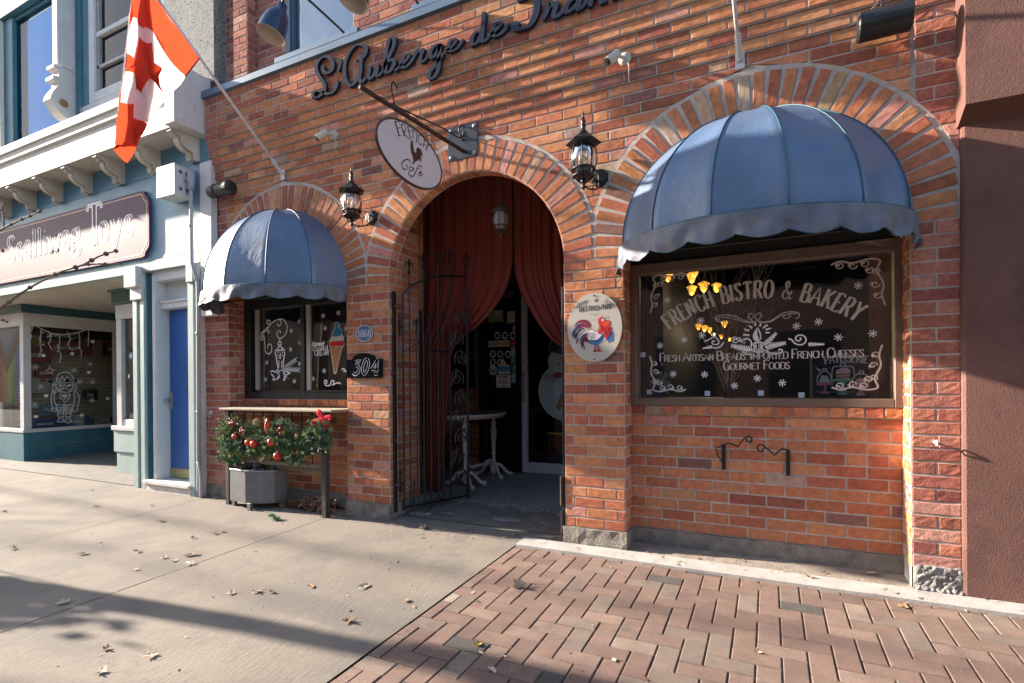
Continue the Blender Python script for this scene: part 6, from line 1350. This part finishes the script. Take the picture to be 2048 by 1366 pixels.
# ---------------------------------------------------------------- bakery window: paint and vinyl
YD=GY-.004; T=TP(YD)
def w2(st,s=1,ox=0,oy=0): return [(p.x,p.z) for p in (P(a,b,YD) for a,b in pp(st,s,ox,oy))]
G=MB(); bl=w2('1330,668 1543,596 1718,648')
(x1,y1),(x2,y2),(x3,y3)=bl
dd=2*(x1*(y2-y3)+x2*(y3-y1)+x3*(y1-y2)); ux=((x1*x1+y1*y1)*(y2-y3)+(x2*x2+y2*y2)*(y3-y1)+(x3*x3+y3*y3)*(y1-y2))/dd; uy=((x1*x1+y1*y1)*(x3-x2)+(x2*x2+y2*y2)*(x1-x3)+(x3*x3+y3*y3)*(x2-x1))/dd
rr=sqrt((x1-ux)**2+(y1-uy)**2); a1=math.asin((x1-ux)/rr)*rr; a3=math.asin((x3-ux)/rr)*rr
tt='FRENCH BISTRO & BAKERY'; hh=.118; w0=text_w(tt,hh,.10,.60); sp=.10+(a3-a1-.07-w0)/(len(tt)*hh)
text(G,tt,hh,T,(a1+a3)/2+.01,0,.17,.075,.12,sp,.60,'c',(ux,uy,rr))
def line(t,h,pxl,pxr,py,**k):
    a=w2('%f,%f'%(pxl,py))[0]; b=w2('%f,%f'%(pxr,py))[0]; w=text_w(t,h,.08,.92)
    ws=0; prev=' '
    for c_ in t: ws+=(GL[c_][0]*.92)*(h if prev==' ' else h*.74); prev=c_
    s=((b[0]-a[0])-ws)/(len(t)*h)*1.15; text(G,t,h,T,(a[0]+b[0])/2,a[1],.15,.07,.06,s,.92,'c',small=.74)
line('FRESH ARTISAN BREADS. IMPORTED FRENCH CHEESES.',.062,1318,1733,723.5); line('GOURMET FOODS',.062,1446,1580,740)
S1=3.2517
def gd_(st,w=.006,mb=None,cl=False): (mb or G).ribbon(spl(w2(st,S1,1240,440),5,cl),w,T,close=cl)
gd_('700,652 640,660 620,635 660,618 740,625 800,650 850,662 890,655 920,620 905,605 880,620 885,645 920,662 980,655 1050,610 1110,597 1160,605 1165,630 1140,640',.005)
gd_('650,650 625,640 660,632 730,640 800,660 870,668 840,640 835,618 855,608 870,625 850,650',.004); gd_('900,668 980,662 1040,625 1100,615 1110,625 1080,640 1060,628 1110,608 1150,612',.004)
def corner(px,py,sx,sy,S=1.0):
    c=w2('%f,%f'%(px,py))[0]
    def q(u,v): return (c[0]+sx*u*S,c[1]-sy*v*S)
    G.ribbon([q(*p) for p in spl([(0,.36),(.02,.28),(.01,.20),(.05,.10),(.03,.03),(.10,.01),(.20,.03),(.28,.01),(.34,.03)],5)],.011,T)
    for (u,v,f) in ((.05,.10,1),(.06,.20,-1),(.04,.28,1),(.12,.04,1),(.20,.05,-1),(.28,.04,1),(.09,.09,1)):
        G.ribbon([q(u+f*.03*(1-k/10*.8)*cos(k*.7),v+.03*(1-k/10*.8)*sin(k*.7)) for k in range(11)],.007,T,.0003)
        G.poly([q(u+.02,v-.02),q(u+.035,v-.005),q(u+.02,v+.012),q(u+.008,v-.003)],T,.0005)
corner(1300,550,1,1,.78); corner(1770,512,-1,1,.85); corner(1300,785,1,-1,.75); corner(1765,782,-1,-1,.8)
G.build('vinyl_lettering',M_DECALG,wf)
D=MB()
for (a,b) in ((308,520),(525,655),(533,750),(418,780),(260,817),(345,1002),(550,1005),(893,1030),(745,1078),(1055,1060),(1148,690),(1291,662),(1420,763),(1643,738),(1550,427)): star(D,w2('%d,%d'%(a,b),S1,1240,440)[0],.024,T,7,.0058,ph=a)
def dw(st,w=.010,cl=False,s=6.832,ox=1430,oy=600): D.ribbon(spl(w2(st,s,ox,oy),5,cl),w,T,close=cl)
for st in ('545,310 555,355','630,325 612,360','720,340 655,380','765,385 690,405','750,447 690,445','465,350 510,385','400,400 465,420','385,475 470,480'): dw(st,.011)
dw('580,380 530,470 535,530 580,560 620,530 620,470 585,385',.008,True)
D.poly(w2('575,400 535,480 540,530 578,552 600,530 580,480',6.832,1430,600),T)
dw('530,590 525,620 545,640 525,690 560,710 650,705 655,680 640,640 650,590 600,575 530,590',.009); dw('560,590 560,690',.006); dw('600,590 600,700',.006); dw('625,590 625,690',.006)
dw('1000,530 1040,540 1090,590 1150,612 1210,600 1245,550 1220,495 1160,480 1110,500 1105,540 1140,560 1175,535 1160,515',.009); dw('520,680 690,690 760,730 850,735 910,715 915,680 880,675 870,695',.009)
dw('-150,570 -60,530 -20,500 40,540 50,590 0,610 -40,590 -30,560 0,565',.008); dw('120,575 80,630 20,655 -40,650',.008); dw('490,640 500,590 470,540 430,530 390,545 385,575 410,585',.009)
dw('230,520 260,545 240,570 290,580 330,560 370,575 400,570 360,540 330,515 300,530 280,510 230,520',.007,False); dw('240,525 400,570',.005)
dw('350,745 380,720 430,715 510,700 470,740 430,745 410,735 380,755 350,745',.007)
def frond(x0,y0,x1,y1,w,n=9):
    for k in range(n):
        s=k/(n-1); cx=x0+(x1-x0)*s; cy=y0+(y1-y0)*s; dx=(x1-x0); dy=(y1-y0); l=sqrt(dx*dx+dy*dy); dx/=l; dy/=l; q=w*(1-s*.55)
        for sg_ in (-1,1): D.ribbon(w2('%f,%f %f,%f'%(cx,cy,cx+dx*q*.7-dy*q*sg_,cy+dy*q*.7+dx*q*sg_),6.832,1430,600),[.011,.006],T)
    D.ribbon(w2('%f,%f %f,%f'%(x0,y0,x1,y1),6.832,1430,600),.009,T,.0004)
frond(510,695,235,625,55,10); frond(690,640,950,590,50,10); frond(680,620,830,460,45,8); frond(1280,605,1480,605,28,8); frond(-40,640,-160,660,22,6)
D.build('painted_decoration',M_DECAL,wf)
D=MB()
for (a,b) in ((150,876),(568,1128),(916,1126),(1180,1139),(190,1118)): q=w2('%d,%d'%(a,b),S1,1240,440)[0]; D.poly([(q[0]-.018,q[1]-.018),(q[0]+.018,q[1]-.018),(q[0]+.018,q[1]+.018),(q[0]-.018,q[1]+.018)],T)
for (a,b) in ((1135,243),(1441,212),(1752,186),(187,327)): q=w2('%d,%d'%(a,b),S1,1240,440)[0]; D.poly([(q[0]-.010,q[1]-.03),(q[0]+.010,q[1]-.03),(q[0]+.010,q[1]+.03),(q[0]-.010,q[1]+.03)],T)
D.build('hook_pad',mat('pale_blue_sticker',(.45,.52,.60),.5,bump=0),wf)
# pendant lamps inside
EM=emit('lit_amber_glass',(1.0,.42,.05),.34); EW=emit('lit_pale_glass',(.9,.85,.55),.3)
PLAB=['amber pendant lamp farthest left, behind the corner scroll of the bakery window','largest and topmost amber pendant lamp inside the bakery window','amber pendant lamp tucked directly under the topmost one','amber pendant lamp in the upper cluster, second from its right','lowest amber pendant lamp of the upper left cluster','amber pendant lamp at the right end of the upper cluster, by the word BISTRO','single amber pendant lamp among the twigs, above the far row','first and leftmost small amber pendant lamp of the far row','second small amber pendant lamp of the far row','third small amber pendant lamp of the far row','small pale greenish white pendant lamp in the middle of the far row','tiny amber pendant lamp just right of the pale one','tiniest amber pendant lamp, at the far end of the row']
for i,(a,b,w,Y) in enumerate(((312,367,70,2.2),(484,332,80,2.0),(467,372,75,2.6),(545,432,75,3.0),(467,454,70,3.2),(628,437,66,3.2),(680,675,46,4.4),(510,692,46,4.2),(550,703,46,4.6),(583,714,40,5.0),(607,747,32,5.6),(658,757,30,6.0),(712,776,26,6.4))):
    c=P(a/S1+1240,b/S1+440,Y); r=w/S1/2*(c-CAM).dot(dv)/F_
    lb=PLAB[i]
    t=thing('pendant_lamp',lb,'lamp',tuple(c),'amber pendant lamps inside the bakery'); m=MB()
    m.lathe(c,[(.0,-1.05*r),(.35*r,-.85*r),(.62*r,-.25*r),(.75*r,.2*r),(r,.45*r),(.92*r,.55*r),(.3*r,.85*r),(0,.9*r)],16); m.build('glass_shade',EW if i==10 else EM,t,smooth=True)
    m=MB(); m.tube([(c.x,c.y,c.z+.85*r),(c.x,c.y,2.98)],.006,5); m.build('stem',M_BLKP,t)
    pl_=bpy.data.lights.new('bulb','POINT'); pl_.energy=.7; pl_.color=(1,.72,.42); pl_.shadow_soft_size=.05; po=bpy.data.objects.new('bulb',pl_); scene.collection.objects.link(po); po.parent=t; po.location=(0,0,-1.3*r)
# twig bouquet
t=thing('twig_arrangement','tall bunch of pale bare twigs standing inside the bakery window','twigs',tuple(P(1457,795,.5))); m=MB(); random.seed(17)
def twig(p,d,L_,r,dep):
    n=6; pts=[p]; q=Vector(p)
    for k in range(n): d=(d+Vector((random.gauss(0,.10),random.gauss(0,.06),random.gauss(0,.05)))).normalized(); q=q+d*(L_/n); q.y=min(.85,max(q.y,.31)); pts.append(q.copy())
    m.tube([tuple(a) for a in pts],[r*(1-.7*k/n) for k in range(n+1)],4,caps=False)
    if dep:
        for k in range(random.randint(2,3)):
            i=random.randint(1,n-1); twig(pts[i],(d+Vector((random.gauss(0,.45),random.gauss(0,.2),random.uniform(.0,.3)))).normalized(),L_*random.uniform(.35,.6),r*.55,dep-1)
b0=P(1457,795,.5)
for k in range(15): twig(b0+Vector((random.uniform(-.015,.015),random.uniform(-.015,.015),.02)),Vector((random.gauss(0,.22),random.gauss(0,.1),1)).normalized(),random.uniform(.7,1.0),.005,2)
m.build('twigs',mat('pale_twig',(.70,.56,.38),.8,var=.2,bump=.2),t)
m=MB(); b0.z=1.08; m.lathe(b0,[(0,0),(.03,0),(.035,.05),(.012,.12),(.012,.16)],10); m.build('vase',M_BLKP,t)
# chalkboard
t=thing('chalkboard','chalkboard with painted cakes under glass domes, leaning at the right of the window','board',tuple(P(1690,795,.42))); YC=.40; T=TP(YC)
def c2(st): return [(p.x,p.z) for p in (P(a,b,YC) for a,b in pp(st,8.0364,1600,640))]
q=c2('180,560 1365,555 1365,1250 180,1250'); x0=q[0][0]; x1=q[1][0]; z0=q[2][1]; z1=q[0][1]
m=MB(); m.bbox(x0+.005,x1-.1,YC+.001,YC+.02,z0,z1-.02,.002); m.build('slate',mat('chalk_slate',(.03,.032,.035),.8,var=.4,vs=4,bump=0),t)
m=MB(); m.bbox(x0-.008,x0+.006,YC-.01,YC+.025,z0,z1-.02,.002); xr=c2('1220,560')[0][0]; m.poly([(xr,z0),(x1-.035,z0+.06),(x1,z0+.12),(x1,z1),(xr,z1)],T,-.0,.012); m.build('wooden_edge',mat('honey_wood',(.42,.22,.10),.6,var=.12,bump=.1),t)
m=MB(); CH=(.45,.45,.46)
def ck(st,c,w=.007,cl=False): m.ribbon(spl(c2(st),5,cl),w,T,.003,0,c,close=cl)
def cf(st,c,d=.002): m.poly(c2(st),T,d,0,c)
PK=(.48,.16,.20); GN=(.12,.36,.25); LP=(.50,.30,.36)
arc_=c2('380,745 720,680 1110,745'); 
text(m,'PATISSERIE',.052,T,0,0,.2,.08,.09,.06,.72,'c',((arc_[0][0]+arc_[2][0])/2,arc_[1][1]-.62,.62),col=CH,d=.003)
cf('265,1010 540,1010 535,1045 275,1050',PK); cf('385,1050 425,1050 420,1130 485,1185 320,1185 390,1130',PK); ck('275,1005 280,930 320,860 390,820 460,850 500,920 505,1000',CH); ck('385,815 365,795 395,780 430,795 410,815',CH); cf('300,1000 330,930 350,880 390,900 430,890 480,970 490,1005',(.40,.42,.42))
cf('500,945 860,945 850,985 510,990',GN); cf('650,990 720,990 735,1020 715,1060 735,1120 770,1200 590,1205 650,1110 640,1050',GN); ck('510,940 512,850 530,770 580,745 780,745 850,765 870,850 870,940',CH); ck('660,740 655,700 700,690 730,700 720,740',CH)
cf('575,850 800,830 795,955 580,950',(.52,.40,.30)); cf('580,870 798,860 797,880 580,892',(.20,.05,.03),.0025); cf('580,915 797,905 796,925 580,935',(.20,.05,.03),.0025); cf('575,850 580,810 660,770 740,760 810,800 800,850',(.50,.36,.44),.0027)
cf('820,1050 1125,1045 1100,1085 900,1100 830,1075',LP); cf('940,1095 1010,1095 1010,1140 1055,1215 895,1215 940,1150',LP); ck('845,1045 850,950 900,880 975,865 1060,880 1105,960 1105,1040',CH); ck('965,860 950,835 985,815 1020,830 1005,860',CH); cf('880,1040 900,960 970,930 1050,950 1100,1040',(.50,.36,.36))
ck('250,760 290,790 330,800 310,820 280,800',CH,.006); ck('1110,780 1150,760 1190,690 1150,690 1170,740 1100,790',CH,.006); ck('250,1155 1220,1160',(.2,.2,.22),.005)
m.c=[tuple(min(.9,v*1.8) for v in c) for c in m.c]; m.build('chalk_drawing',M_VC,t)
# glimpses of stock in the bakery window
t=thing('radiator_grille','low dark display things at the left of the bakery window sill','display',(-.7,.5,1.08)); m=MB(); random.seed(5)
for k in range(60): a=random.uniform(0,6.28); m.sphere((-.76+random.gauss(0,.04),.42+random.gauss(0,.03),1.20+random.gauss(0,.05)),.013,5)
m.build('white_flowers',mat('white_flower',(.5,.5,.5),.8,bump=0),t); m=MB(); m.lathe((-.76,.42,1.078),[(0,0),(.05,0),(.065,.10),(.06,.10),(0,.08)],12); m.build('pot',mat('blue_pot',(.08,.12,.2),.4,bump=0),t)
t['label']='small blue pot of white flowers on the left end of the bakery window sill'; t['category']='plant pot'; t.name='flower_pot'
m=MB(); 
for k in range(16): m.quad((-1.10+.018*k,.9+.02*(k%2),1.1),(-1.10+.018*(k+1),.9+.02*((k+1)%2),1.1),(-1.10+.018*(k+1),.9+.02*((k+1)%2),2.5),(-1.10+.018*k,.9+.02*(k%2),2.5))
m.build('sheer_curtain',mat('sheer_tan',(.20,.18,.15),.9,var=.1,bump=0),bb)
# ---------------------------------------------------------------- ice cream window paint
T=TP(.238); S5=6.2107
def w3(st): return [(p.x,p.z) for p in (P(a,b,.238) for a,b in pp(st,S5,500,600))]
D=MB()
def d3(st,w=.012,cl=False): D.ribbon(spl(w3(st),5,cl),w,T,close=cl)
for st in ('135,420 200,380 270,290 340,245 410,245 455,300 460,370 430,440 380,475 345,460 335,410 360,380 380,395 370,415','140,410 230,330 250,290 240,255 215,255 210,290 235,300','370,250 385,280 370,320 345,315 345,290','200,385 230,375 235,400 215,415','140,420 135,480 150,500 165,480 150,450','150,425 180,470 185,560 195,640 230,670 265,640 270,580 245,545 220,570 225,600'): d3(st,.011)
for st in ('370,480 370,520','350,540 360,520 385,525 388,550 372,565 352,560 350,540','300,630 340,610 365,575','440,620 400,600 380,575','300,630 440,620','312,640 350,850','432,640 405,850','350,850 405,850','345,860 330,890','355,850 400,850'): d3(st,.016)
for st in ('375,655 368,700 375,730 385,700 375,655','360,750 358,850','395,750 390,850','340,640 352,655','410,640 400,660','335,685 350,688','415,685 400,690','345,720 358,710'): d3(st,.010)
for (x0,y0,x1,y1) in ((400,850,560,740),(410,860,600,870)):
    for k in range(9):
        s=k/8; cx=x0+(x1-x0)*s; cy=y0+(y1-y0)*s
        for q in (-1,1): D.ribbon(w3('%f,%f %f,%f'%(cx,cy,cx+22,cy-28*q*(1 if y1<y0 else 1))),.008,T)
    d3('%f,%f %f,%f'%(x0,y0,x1,y1),.010)
for st in ('250,900 280,880 340,900 380,870','260,920 300,960 280,990 340,980 370,940','330,890 360,930 340,970','390,870 430,900 420,1000 440,960 410,900','420,880 500,910 450,930 480,980 440,930'): d3(st,.012)
for (a,b) in ((612,265),(512,383),(620,530),(505,612),(210,778),(618,793),(193,985),(552,1008),(742,287),(908,197),(1098,160),(932,350),(1190,355),(715,800),(920,880),(785,978)): star(D,w3('%d,%d'%(a,b))[0],.026,T,6,.0062,ph=a)
d3('920,1030 930,1000 955,1005 950,1035 925,1030 940,1060 990,1060 1010,1010 1040,1000 1040,1030 1020,1060 1080,1030 1130,1040',.012); d3('1140,870 1160,850 1180,870 1160,890 1200,880',.012)
AH=(w3('968,600')[0][0]-w3('715,600')[0][0])/text_w('ARTISANAL',1,.07,.86)*.80; text(D,'ARTISANAL',AH*1.35,T,w3('840,630')[0][0],w3('840,632')[0][1],.17,.08,.07,.09,.86); text(D,'ICE CREAM',AH*1.35,T,w3('838,692')[0][0],w3('838,692')[0][1],.17,.08,.07,.09,.86); text(D,'Homemade',AH*1.15,T,w3('840,570')[0][0],w3('840,570')[0][1],.24,.10,0,.0,.75,slant=.4)
D.build('painted_decoration',M_DECAL,wl)
D=MB()
def f3(st,c,d=0,cl=True): D.poly(spl(w3(st),4,True),T,d,0,c)
D.poly(w3('1075,270 1110,290 1120,320 1110,330 1145,370 1150,440 1168,460 1165,500 1178,540 1165,580 1145,600 1075,910 1055,925 1040,910 995,600 985,550 992,490 1015,450 1025,390 1050,345 1055,290'),T,0,0,(.55,.53,.50))
f3('1080,282 1105,300 1095,320 1080,315 1100,340 1135,375 1138,435 1090,450 1030,452 1035,395 1060,350 1062,300',(.02,.22,.42),.001); f3('1000,525 1080,510 1168,510 1165,560 1130,575 1080,570 1040,580 1000,575',(.50,.02,.02),.001)
D.poly(w3('1002,585 1140,578 1070,895 1050,895'),T,.0012,0,(.46,.24,.11))
for k in range(9): D.ribbon(w3('%f,%f %f,%f'%(1004+k*5.5,600+k*35,1138-k*2-k*4,590+k*26)),.003,T,.0018,0,(.28,.12,.05)); D.ribbon(w3('%f,%f %f,%f'%(1135-k*7.5,600+k*33,1010+k*3.6,585+k*28)),.003,T,.0018,0,(.28,.12,.05))
D.build('ice_cream_sticker',M_VC,wl)
# ---------------------------------------------------------------- leaves
def leaf_mesh(seed,maple=True):
    random.seed(seed); o=[]; n=5
    if maple:
        for k in range(5):
            a=pi/2+(k-2)*.95; R=[.032,.040,.046,.040,.032][k]
            for (da,f) in ((-.42,.62),(-.2,.84),(0,1),(.2,.84),(.42,.62)): o.append((R*f*cos(a+da),R*f*sin(a+da)))
        o.append((0,-.012))
    else:
        o=[(.022*sin(t)*(1-.2*cos(t)),.045*cos(t)) for t in [2*pi*k/12 for k in range(12)]]
    k1,k2=random.uniform(8,20),random.uniform(-14,14); ph=random.uniform(0,6)
    m=MB(); z=lambda x,y: .004+k1*x*x*.7+abs(k2*x*y*.6)+.004*sin(60*x+ph)+.004*abs(sin(50*y))
    c=m.vert((0,.0,z(0,0)),None); ids=[m.vert((x,y,z(x,y))) for x,y in o]; mids=[m.vert((x*.5,y*.5,z(x*.5,y*.5)+random.uniform(-.001,.003))) for x,y in o]
    for i in range(len(o)): j=(i+1)%len(o); m.face([ids[i],ids[j],mids[j],mids[i]]); m.face([mids[i],mids[j],c])
    m.tube([(0,0,.004),(.003,-.03,.006),(.008,-.055,.012)],.0012,4)
    return m
LC=[(.50,.36,.22),(.36,.21,.11),(.28,.13,.07),(.55,.45,.32),(.30,.10,.06),(.42,.30,.08)]
LMT=[mat('dry_leaf_'+n_,c,.8,var=.25,vs=40,bump=.3) for n_,c in zip(('tan','brown','dark','pale','red','yellow'),LC)]
protos=[]
lf=[(131,1206,1.5,3,'large pale'),(727,1175,1.4,3,'large pale'),(300,1312,1.3,3,'pale'),(1037,1175,1.9,0,'upright curled tan'),(850,1057,1.8,0,'star shaped tan'),(168,1109,1.2,0,'narrow tan'),(275,1104,1.2,3,'pale curled'),(330,1116,1.1,0,'tan'),(347,1122,1.0,3,'pale'),(383,1111,1.5,1,'brown curled'),(380,1130,1.4,3,'pale'),(430,1068,1.1,4,'red'),(385,1077,.8,4,'reddish'),(447,1065,.8,4,'reddish'),(320,1043,1.2,0,'tan'),(465,1187,1.1,3,'pale'),(515,1184,1.2,3,'pale'),(622,1174,1.0,1,'brown'),(270,1141,.8,0,'tan'),(698,1243,1.2,1,'brown'),(30,1098,1.2,3,'pale'),(194,1013,1.0,1,'brown'),(302,1012,.8,2,'dark'),(430,998,1.4,0,'tan'),(880,1013,1.5,1,'brown'),(1085,1050,1.4,5,'yellow'),(1035,1046,1.2,1,'brown'),(1027,1071,1.0,0,'tan'),(955,1292,1.0,5,'yellowish'),(1745,1152,1.3,3,'pale'),(1480,1125,.9,1,'brown'),(1810,1215,1.2,1,'brown'),(1515,1305,.9,0,'tan'),(985,1343,1.0,3,'pale'),(812,1204,1.0,1,'brown'),(1620,1160,.9,1,'brown'),(210,1300,.9,1,'brown'),(375,965,.9,0,'tan'),(182,981,.9,0,'tan'),(12,1024,1.0,2,'dark'),(640,1010,1.0,1,'brown'),(1700,1105,.9,0,'tan'),(1390,1120,.8,1,'brown'),(545,1185,.9,0,'tan'),(200,1346,1.0,3,'pale')]
near={True:'on the concrete pavement',False:'on the paving bricks'}
for i,(a,b,s,ci,w) in enumerate(lf):
    p=PG(a,b); pav=p.x>-1.7 and p.y<-.2
    wh='on the paving bricks' if pav else ('on the entrance floor' if p.y>.0 and -3.2<p.x<-1.4 else ('on the white concrete strip' if p.x>-1.7 else 'on the concrete pavement'))
    if i<8: m=leaf_mesh(100+i,i%4!=1); o=m.build('fallen_leaf',LMT[ci]); protos.append(o)
    else: o=protos[i%8].copy(); o.data=o.data.copy(); scene.collection.objects.link(o); o.data.materials[0]=LMT[ci]
    o.location=(p.x,p.y,gz(p.y)+.004+(.012 if p.x>-1.7 and p.y>-.21 else 0)); o.scale=(s*.72,s*.72,s*.6); o.rotation_euler=(random.uniform(-.12,.12),random.uniform(-.12,.12),random.uniform(0,6.28))
    if w.startswith('upright'): o.rotation_euler=(.9,.3,.6)
    xr=a/2048
    hz='far left' if xr<.1 else 'left' if xr<.22 else 'left of centre' if xr<.36 else 'centre' if xr<.52 else 'right of centre' if xr<.72 else 'right'
    vt='near the wall' if p.y>-.45 else 'midway across' if p.y>-1.3 else 'near the bottom edge'
    tag(o,'%s leaf %s, %s, %s'%(w,wh,vt,hz),'leaf','dry leaves scattered on the ground')
m=MB(); random.seed(77)
for k in range(170):
    x=random.gauss(-4.02,.14); y=random.uniform(-.10,.14); zt=max(0,.10*(1-((x+4.0)/.33)**2))*(.5+.5*random.random()); c=Vector((x,y,.012+zt*random.uniform(.2,1)))
    n_=Vector((random.gauss(0,.7),random.gauss(0,.7),1)).normalized(); u=n_.orthogonal().normalized(); w=n_.cross(u); r=random.uniform(.022,.05); kk=random.uniform(.55,1.25); base=random.choice([(.26,.14,.08),(.34,.20,.12),(.20,.10,.06),(.40,.27,.17)]); cc=tuple(v*kk for v in base)
    pts=[]; st_=random.uniform(0,6)
    for q in range(9): a=st_+q*.698; rr_=r*(1 if q%2 else .6); pts.append(m.vert(c+u*(rr_*cos(a))+w*(rr_*sin(a))+n_*random.uniform(-.012,.015),cc))
    ce=m.vert(c+n_*.006,cc)
    for q in range(9): m.face([pts[q],pts[(q+1)%9],ce])
tag(m.build('leaf_litter',M_VCR),'heap of crumpled brown leaves between the planter and the right post','leaves',kind='stuff')
m=MB(); random.seed(5); c0=PG(548,1040)
for k in range(420):
    t_=random.uniform(0,1); c=c0+Vector((-.06+.12*t_,random.gauss(0,.012),.028+.016*sin(t_*6))); a_=random.uniform(0,6.28); d=Vector((random.gauss(0,.5),cos(a_),sin(a_))).normalized(); kk=random.uniform(.6,1.4); cc=(.02*kk,.22*kk,.05*kk); s=Vector((.0018,0,.001)); m.face([m.vert(c-s,cc),m.vert(c+s,cc),m.vert(c+d*.032,cc)])
tag(m.build('tinsel_scrap',M_VCR),'small tuft of green tinsel fallen on the pavement before the planter','tinsel')
m=MB(); random.seed(91)
for k in range(900):
    if k<380: x=random.uniform(-5.4,1.6); y=random.gauss(-.12,.10)
    else: x=random.uniform(-5.5,2.6); y=random.uniform(-3.2,-.1)
    if y>.05: continue
    z=gz(y)+(.017 if (x>-1.7 and y>-.205) else .0035); a_=random.uniform(0,6.28); l=random.uniform(.003,.012)*(1 if random.random()<.85 else 2.2); w=l*random.uniform(.12,.6); c=random.choice([(.30,.20,.11),(.18,.10,.06),(.42,.33,.22),(.10,.08,.06),(.45,.42,.36)])
    u=(cos(a_)*l,sin(a_)*l); v=(-sin(a_)*w,cos(a_)*w); m.face([m.vert((x-u[0],y-u[1],z),c),m.vert((x+v[0],y+v[1],z+.002),c),m.vert((x+u[0],y+u[1],z+.003),c),m.vert((x-v[0],y-v[1],z),c)])
tag(m.build('leaf_crumbs',M_VCR),'tiny crumbs of leaf and twig strewn over the pavement','debris',kind='stuff')
# ---------------------------------------------------------------- trees, wires, houses over the street (outside the frame; they shade and reflect)
def tree(name,label,base,H,r0,seed,levels=4,extra=()):
    t=thing(name,label,'tree',base,'bare street trees'); random.seed(seed); tr=MB(); cr=MB()
    def grow(p,d,L_,r,lv,mb):
        n=6; q=Vector(p); pts=[tuple(q)]; rs=[r]
        for k in range(n):
            d=(d+Vector((random.gauss(0,.09),random.gauss(0,.09),random.gauss(0,.05)))).normalized(); q=q+d*(L_/n); pts.append(tuple(q)); rs.append(r*(1-.45*(k+1)/n))
        mb.tube(pts,rs,7 if lv>2 else 5)
        if lv>0:
            for k in range(3 if lv>1 else 4):
                i=random.randint(3,n); dd=(d+Vector((random.gauss(0,.55),random.gauss(0,.55),random.uniform(-.1,.5)))).normalized(); grow(pts[i],dd,L_*random.uniform(.5,.75),rs[i]*.62,lv-1,cr)
    grow(base,Vector((.02,.01,1)),H,r0,levels,tr)
    for e in extra: e(cr)
    BK=mat('bark',(.16,.11,.08),.9,var=.3,vs=14,bump=.6,bs=40)
    tr.build('trunk',BK,t,smooth=True); cr.build('crown',BK,t,smooth=True)
def near_twigs(cr):
    Y=-2.15
    def br(st,r,s=1): 
        q=[tuple(P(a,b,Y)) for a,b in spl(pp(st),6)]; n=len(q); cr.tube(q,[r*(1-.6*k/n) for k in range(n)],6)
        for k in range(3,n,5): cr.sphere(q[k],r*1.5,6)
        cr.sphere(q[-1],r*1.25,6)
    br('-120,690 -40,640 10,610 60,575 120,545 165,530 200,512 232,502',.009); br('165,530 195,528 240,528',.006); br('-60,470 -10,440 0,420 8,408',.006); br('-40,480 10,455 40,440 60,432 80,422',.007); br('8,455 6,430 0,395',.005); br('-40,505 0,500 6,503',.006); br('-30,650 0,640 14,644',.006)
    cr.tube([tuple(P(-120,690,Y)),(-5.2,-2.3,2.2),(-6.6,-2.35,1.9)],[.012,.02,.03],6)
def shadow_leaves(cr):  # leaf clump added out of view to cast a soft blob on the pavement
    random.seed(61)
    for k in range(260):
        c=Vector((-6.75+random.gauss(0,.2),-2.60+random.gauss(0,.10),1.0+random.gauss(0,.13))); n_=Vector((random.gauss(0,1),random.gauss(0,1),random.gauss(0,1))).normalized(); u=n_.orthogonal().normalized()*.05; w=n_.cross(u); cr.quad(c-u,c-w,c+u,c+w)
    for k in range(14): cr.tube([(-6.85,-2.36,.5+.05*k),(-6.8+random.gauss(0,.3),-2.6+random.gauss(0,.15),.9+random.gauss(0,.25))],.006,4)
tree('street_tree','bare street tree at the kerb, its budding twigs reaching in at the left',(-6.85,-2.36,gz(-2.36)),2.6,.12,6,4,(near_twigs,shadow_leaves))
tree('street_tree','second bare street tree farther along the kerb, out of the picture',(-14.5,-3.3,gz(-3.3)),3.0,.12,23,4)
for i,(y,z) in enumerate(((-2.6,4.9),(-2.95,5.6),(-3.5,5.2))):
    m=MB(); m.tube([(-30+2*k,y,z+.004*(2*k-30)**2*.25) for k in range(31)],.016,6); tag(m.build('overhead_cable',M_BLKP,None,smooth=True),'thin black cable strung over the pavement %s'%('nearest the wall','highest of the three','farthest from the wall')[i],'cable','overhead cables above the pavement')
ob=thing('brick_building','brick building across the street, seen only as a reflection in the windows','building',(0,-17,-.4)); m=MB(); m.box(-90,34,-19,-17,-.4,8.5)
MO=bpy.data.materials.new('far_brick'); MO.use_nodes=True; nt=MO.node_tree; bt=nt.nodes.new('ShaderNodeTexBrick'); bt.inputs['Scale'].default_value=1; bt.inputs['Brick Width'].default_value=.23; bt.inputs['Row Height'].default_value=.076; bt.inputs['Mortar Size'].default_value=.008; bt.inputs['Color1'].default_value=(.28,.10,.06,1); bt.inputs['Color2'].default_value=(.20,.07,.05,1); bt.inputs['Mortar'].default_value=(.32,.27,.22,1)
tc=nt.nodes.new('ShaderNodeTexCoord'); mp=nt.nodes.new('ShaderNodeMapping'); mp.inputs['Rotation'].default_value=(pi/2,0,0); nt.links.new(tc.outputs['Object'],mp.inputs[0]); nt.links.new(mp.outputs[0],bt.inputs['Vector']); nt.links.new(bt.outputs['Color'],nt.nodes['Principled BSDF'].inputs['Base Color'])
m.build('wall',MO,ob)
for k in range(16):
    for z in (.4,4.2):
        m=MB(); m.box(-28+4*k,-25.8+4*k,-17,-16.95,z+.3,z+2.6); m.build('window',mat('far_window',(.04,.05,.06),.1,bump=0),ob)
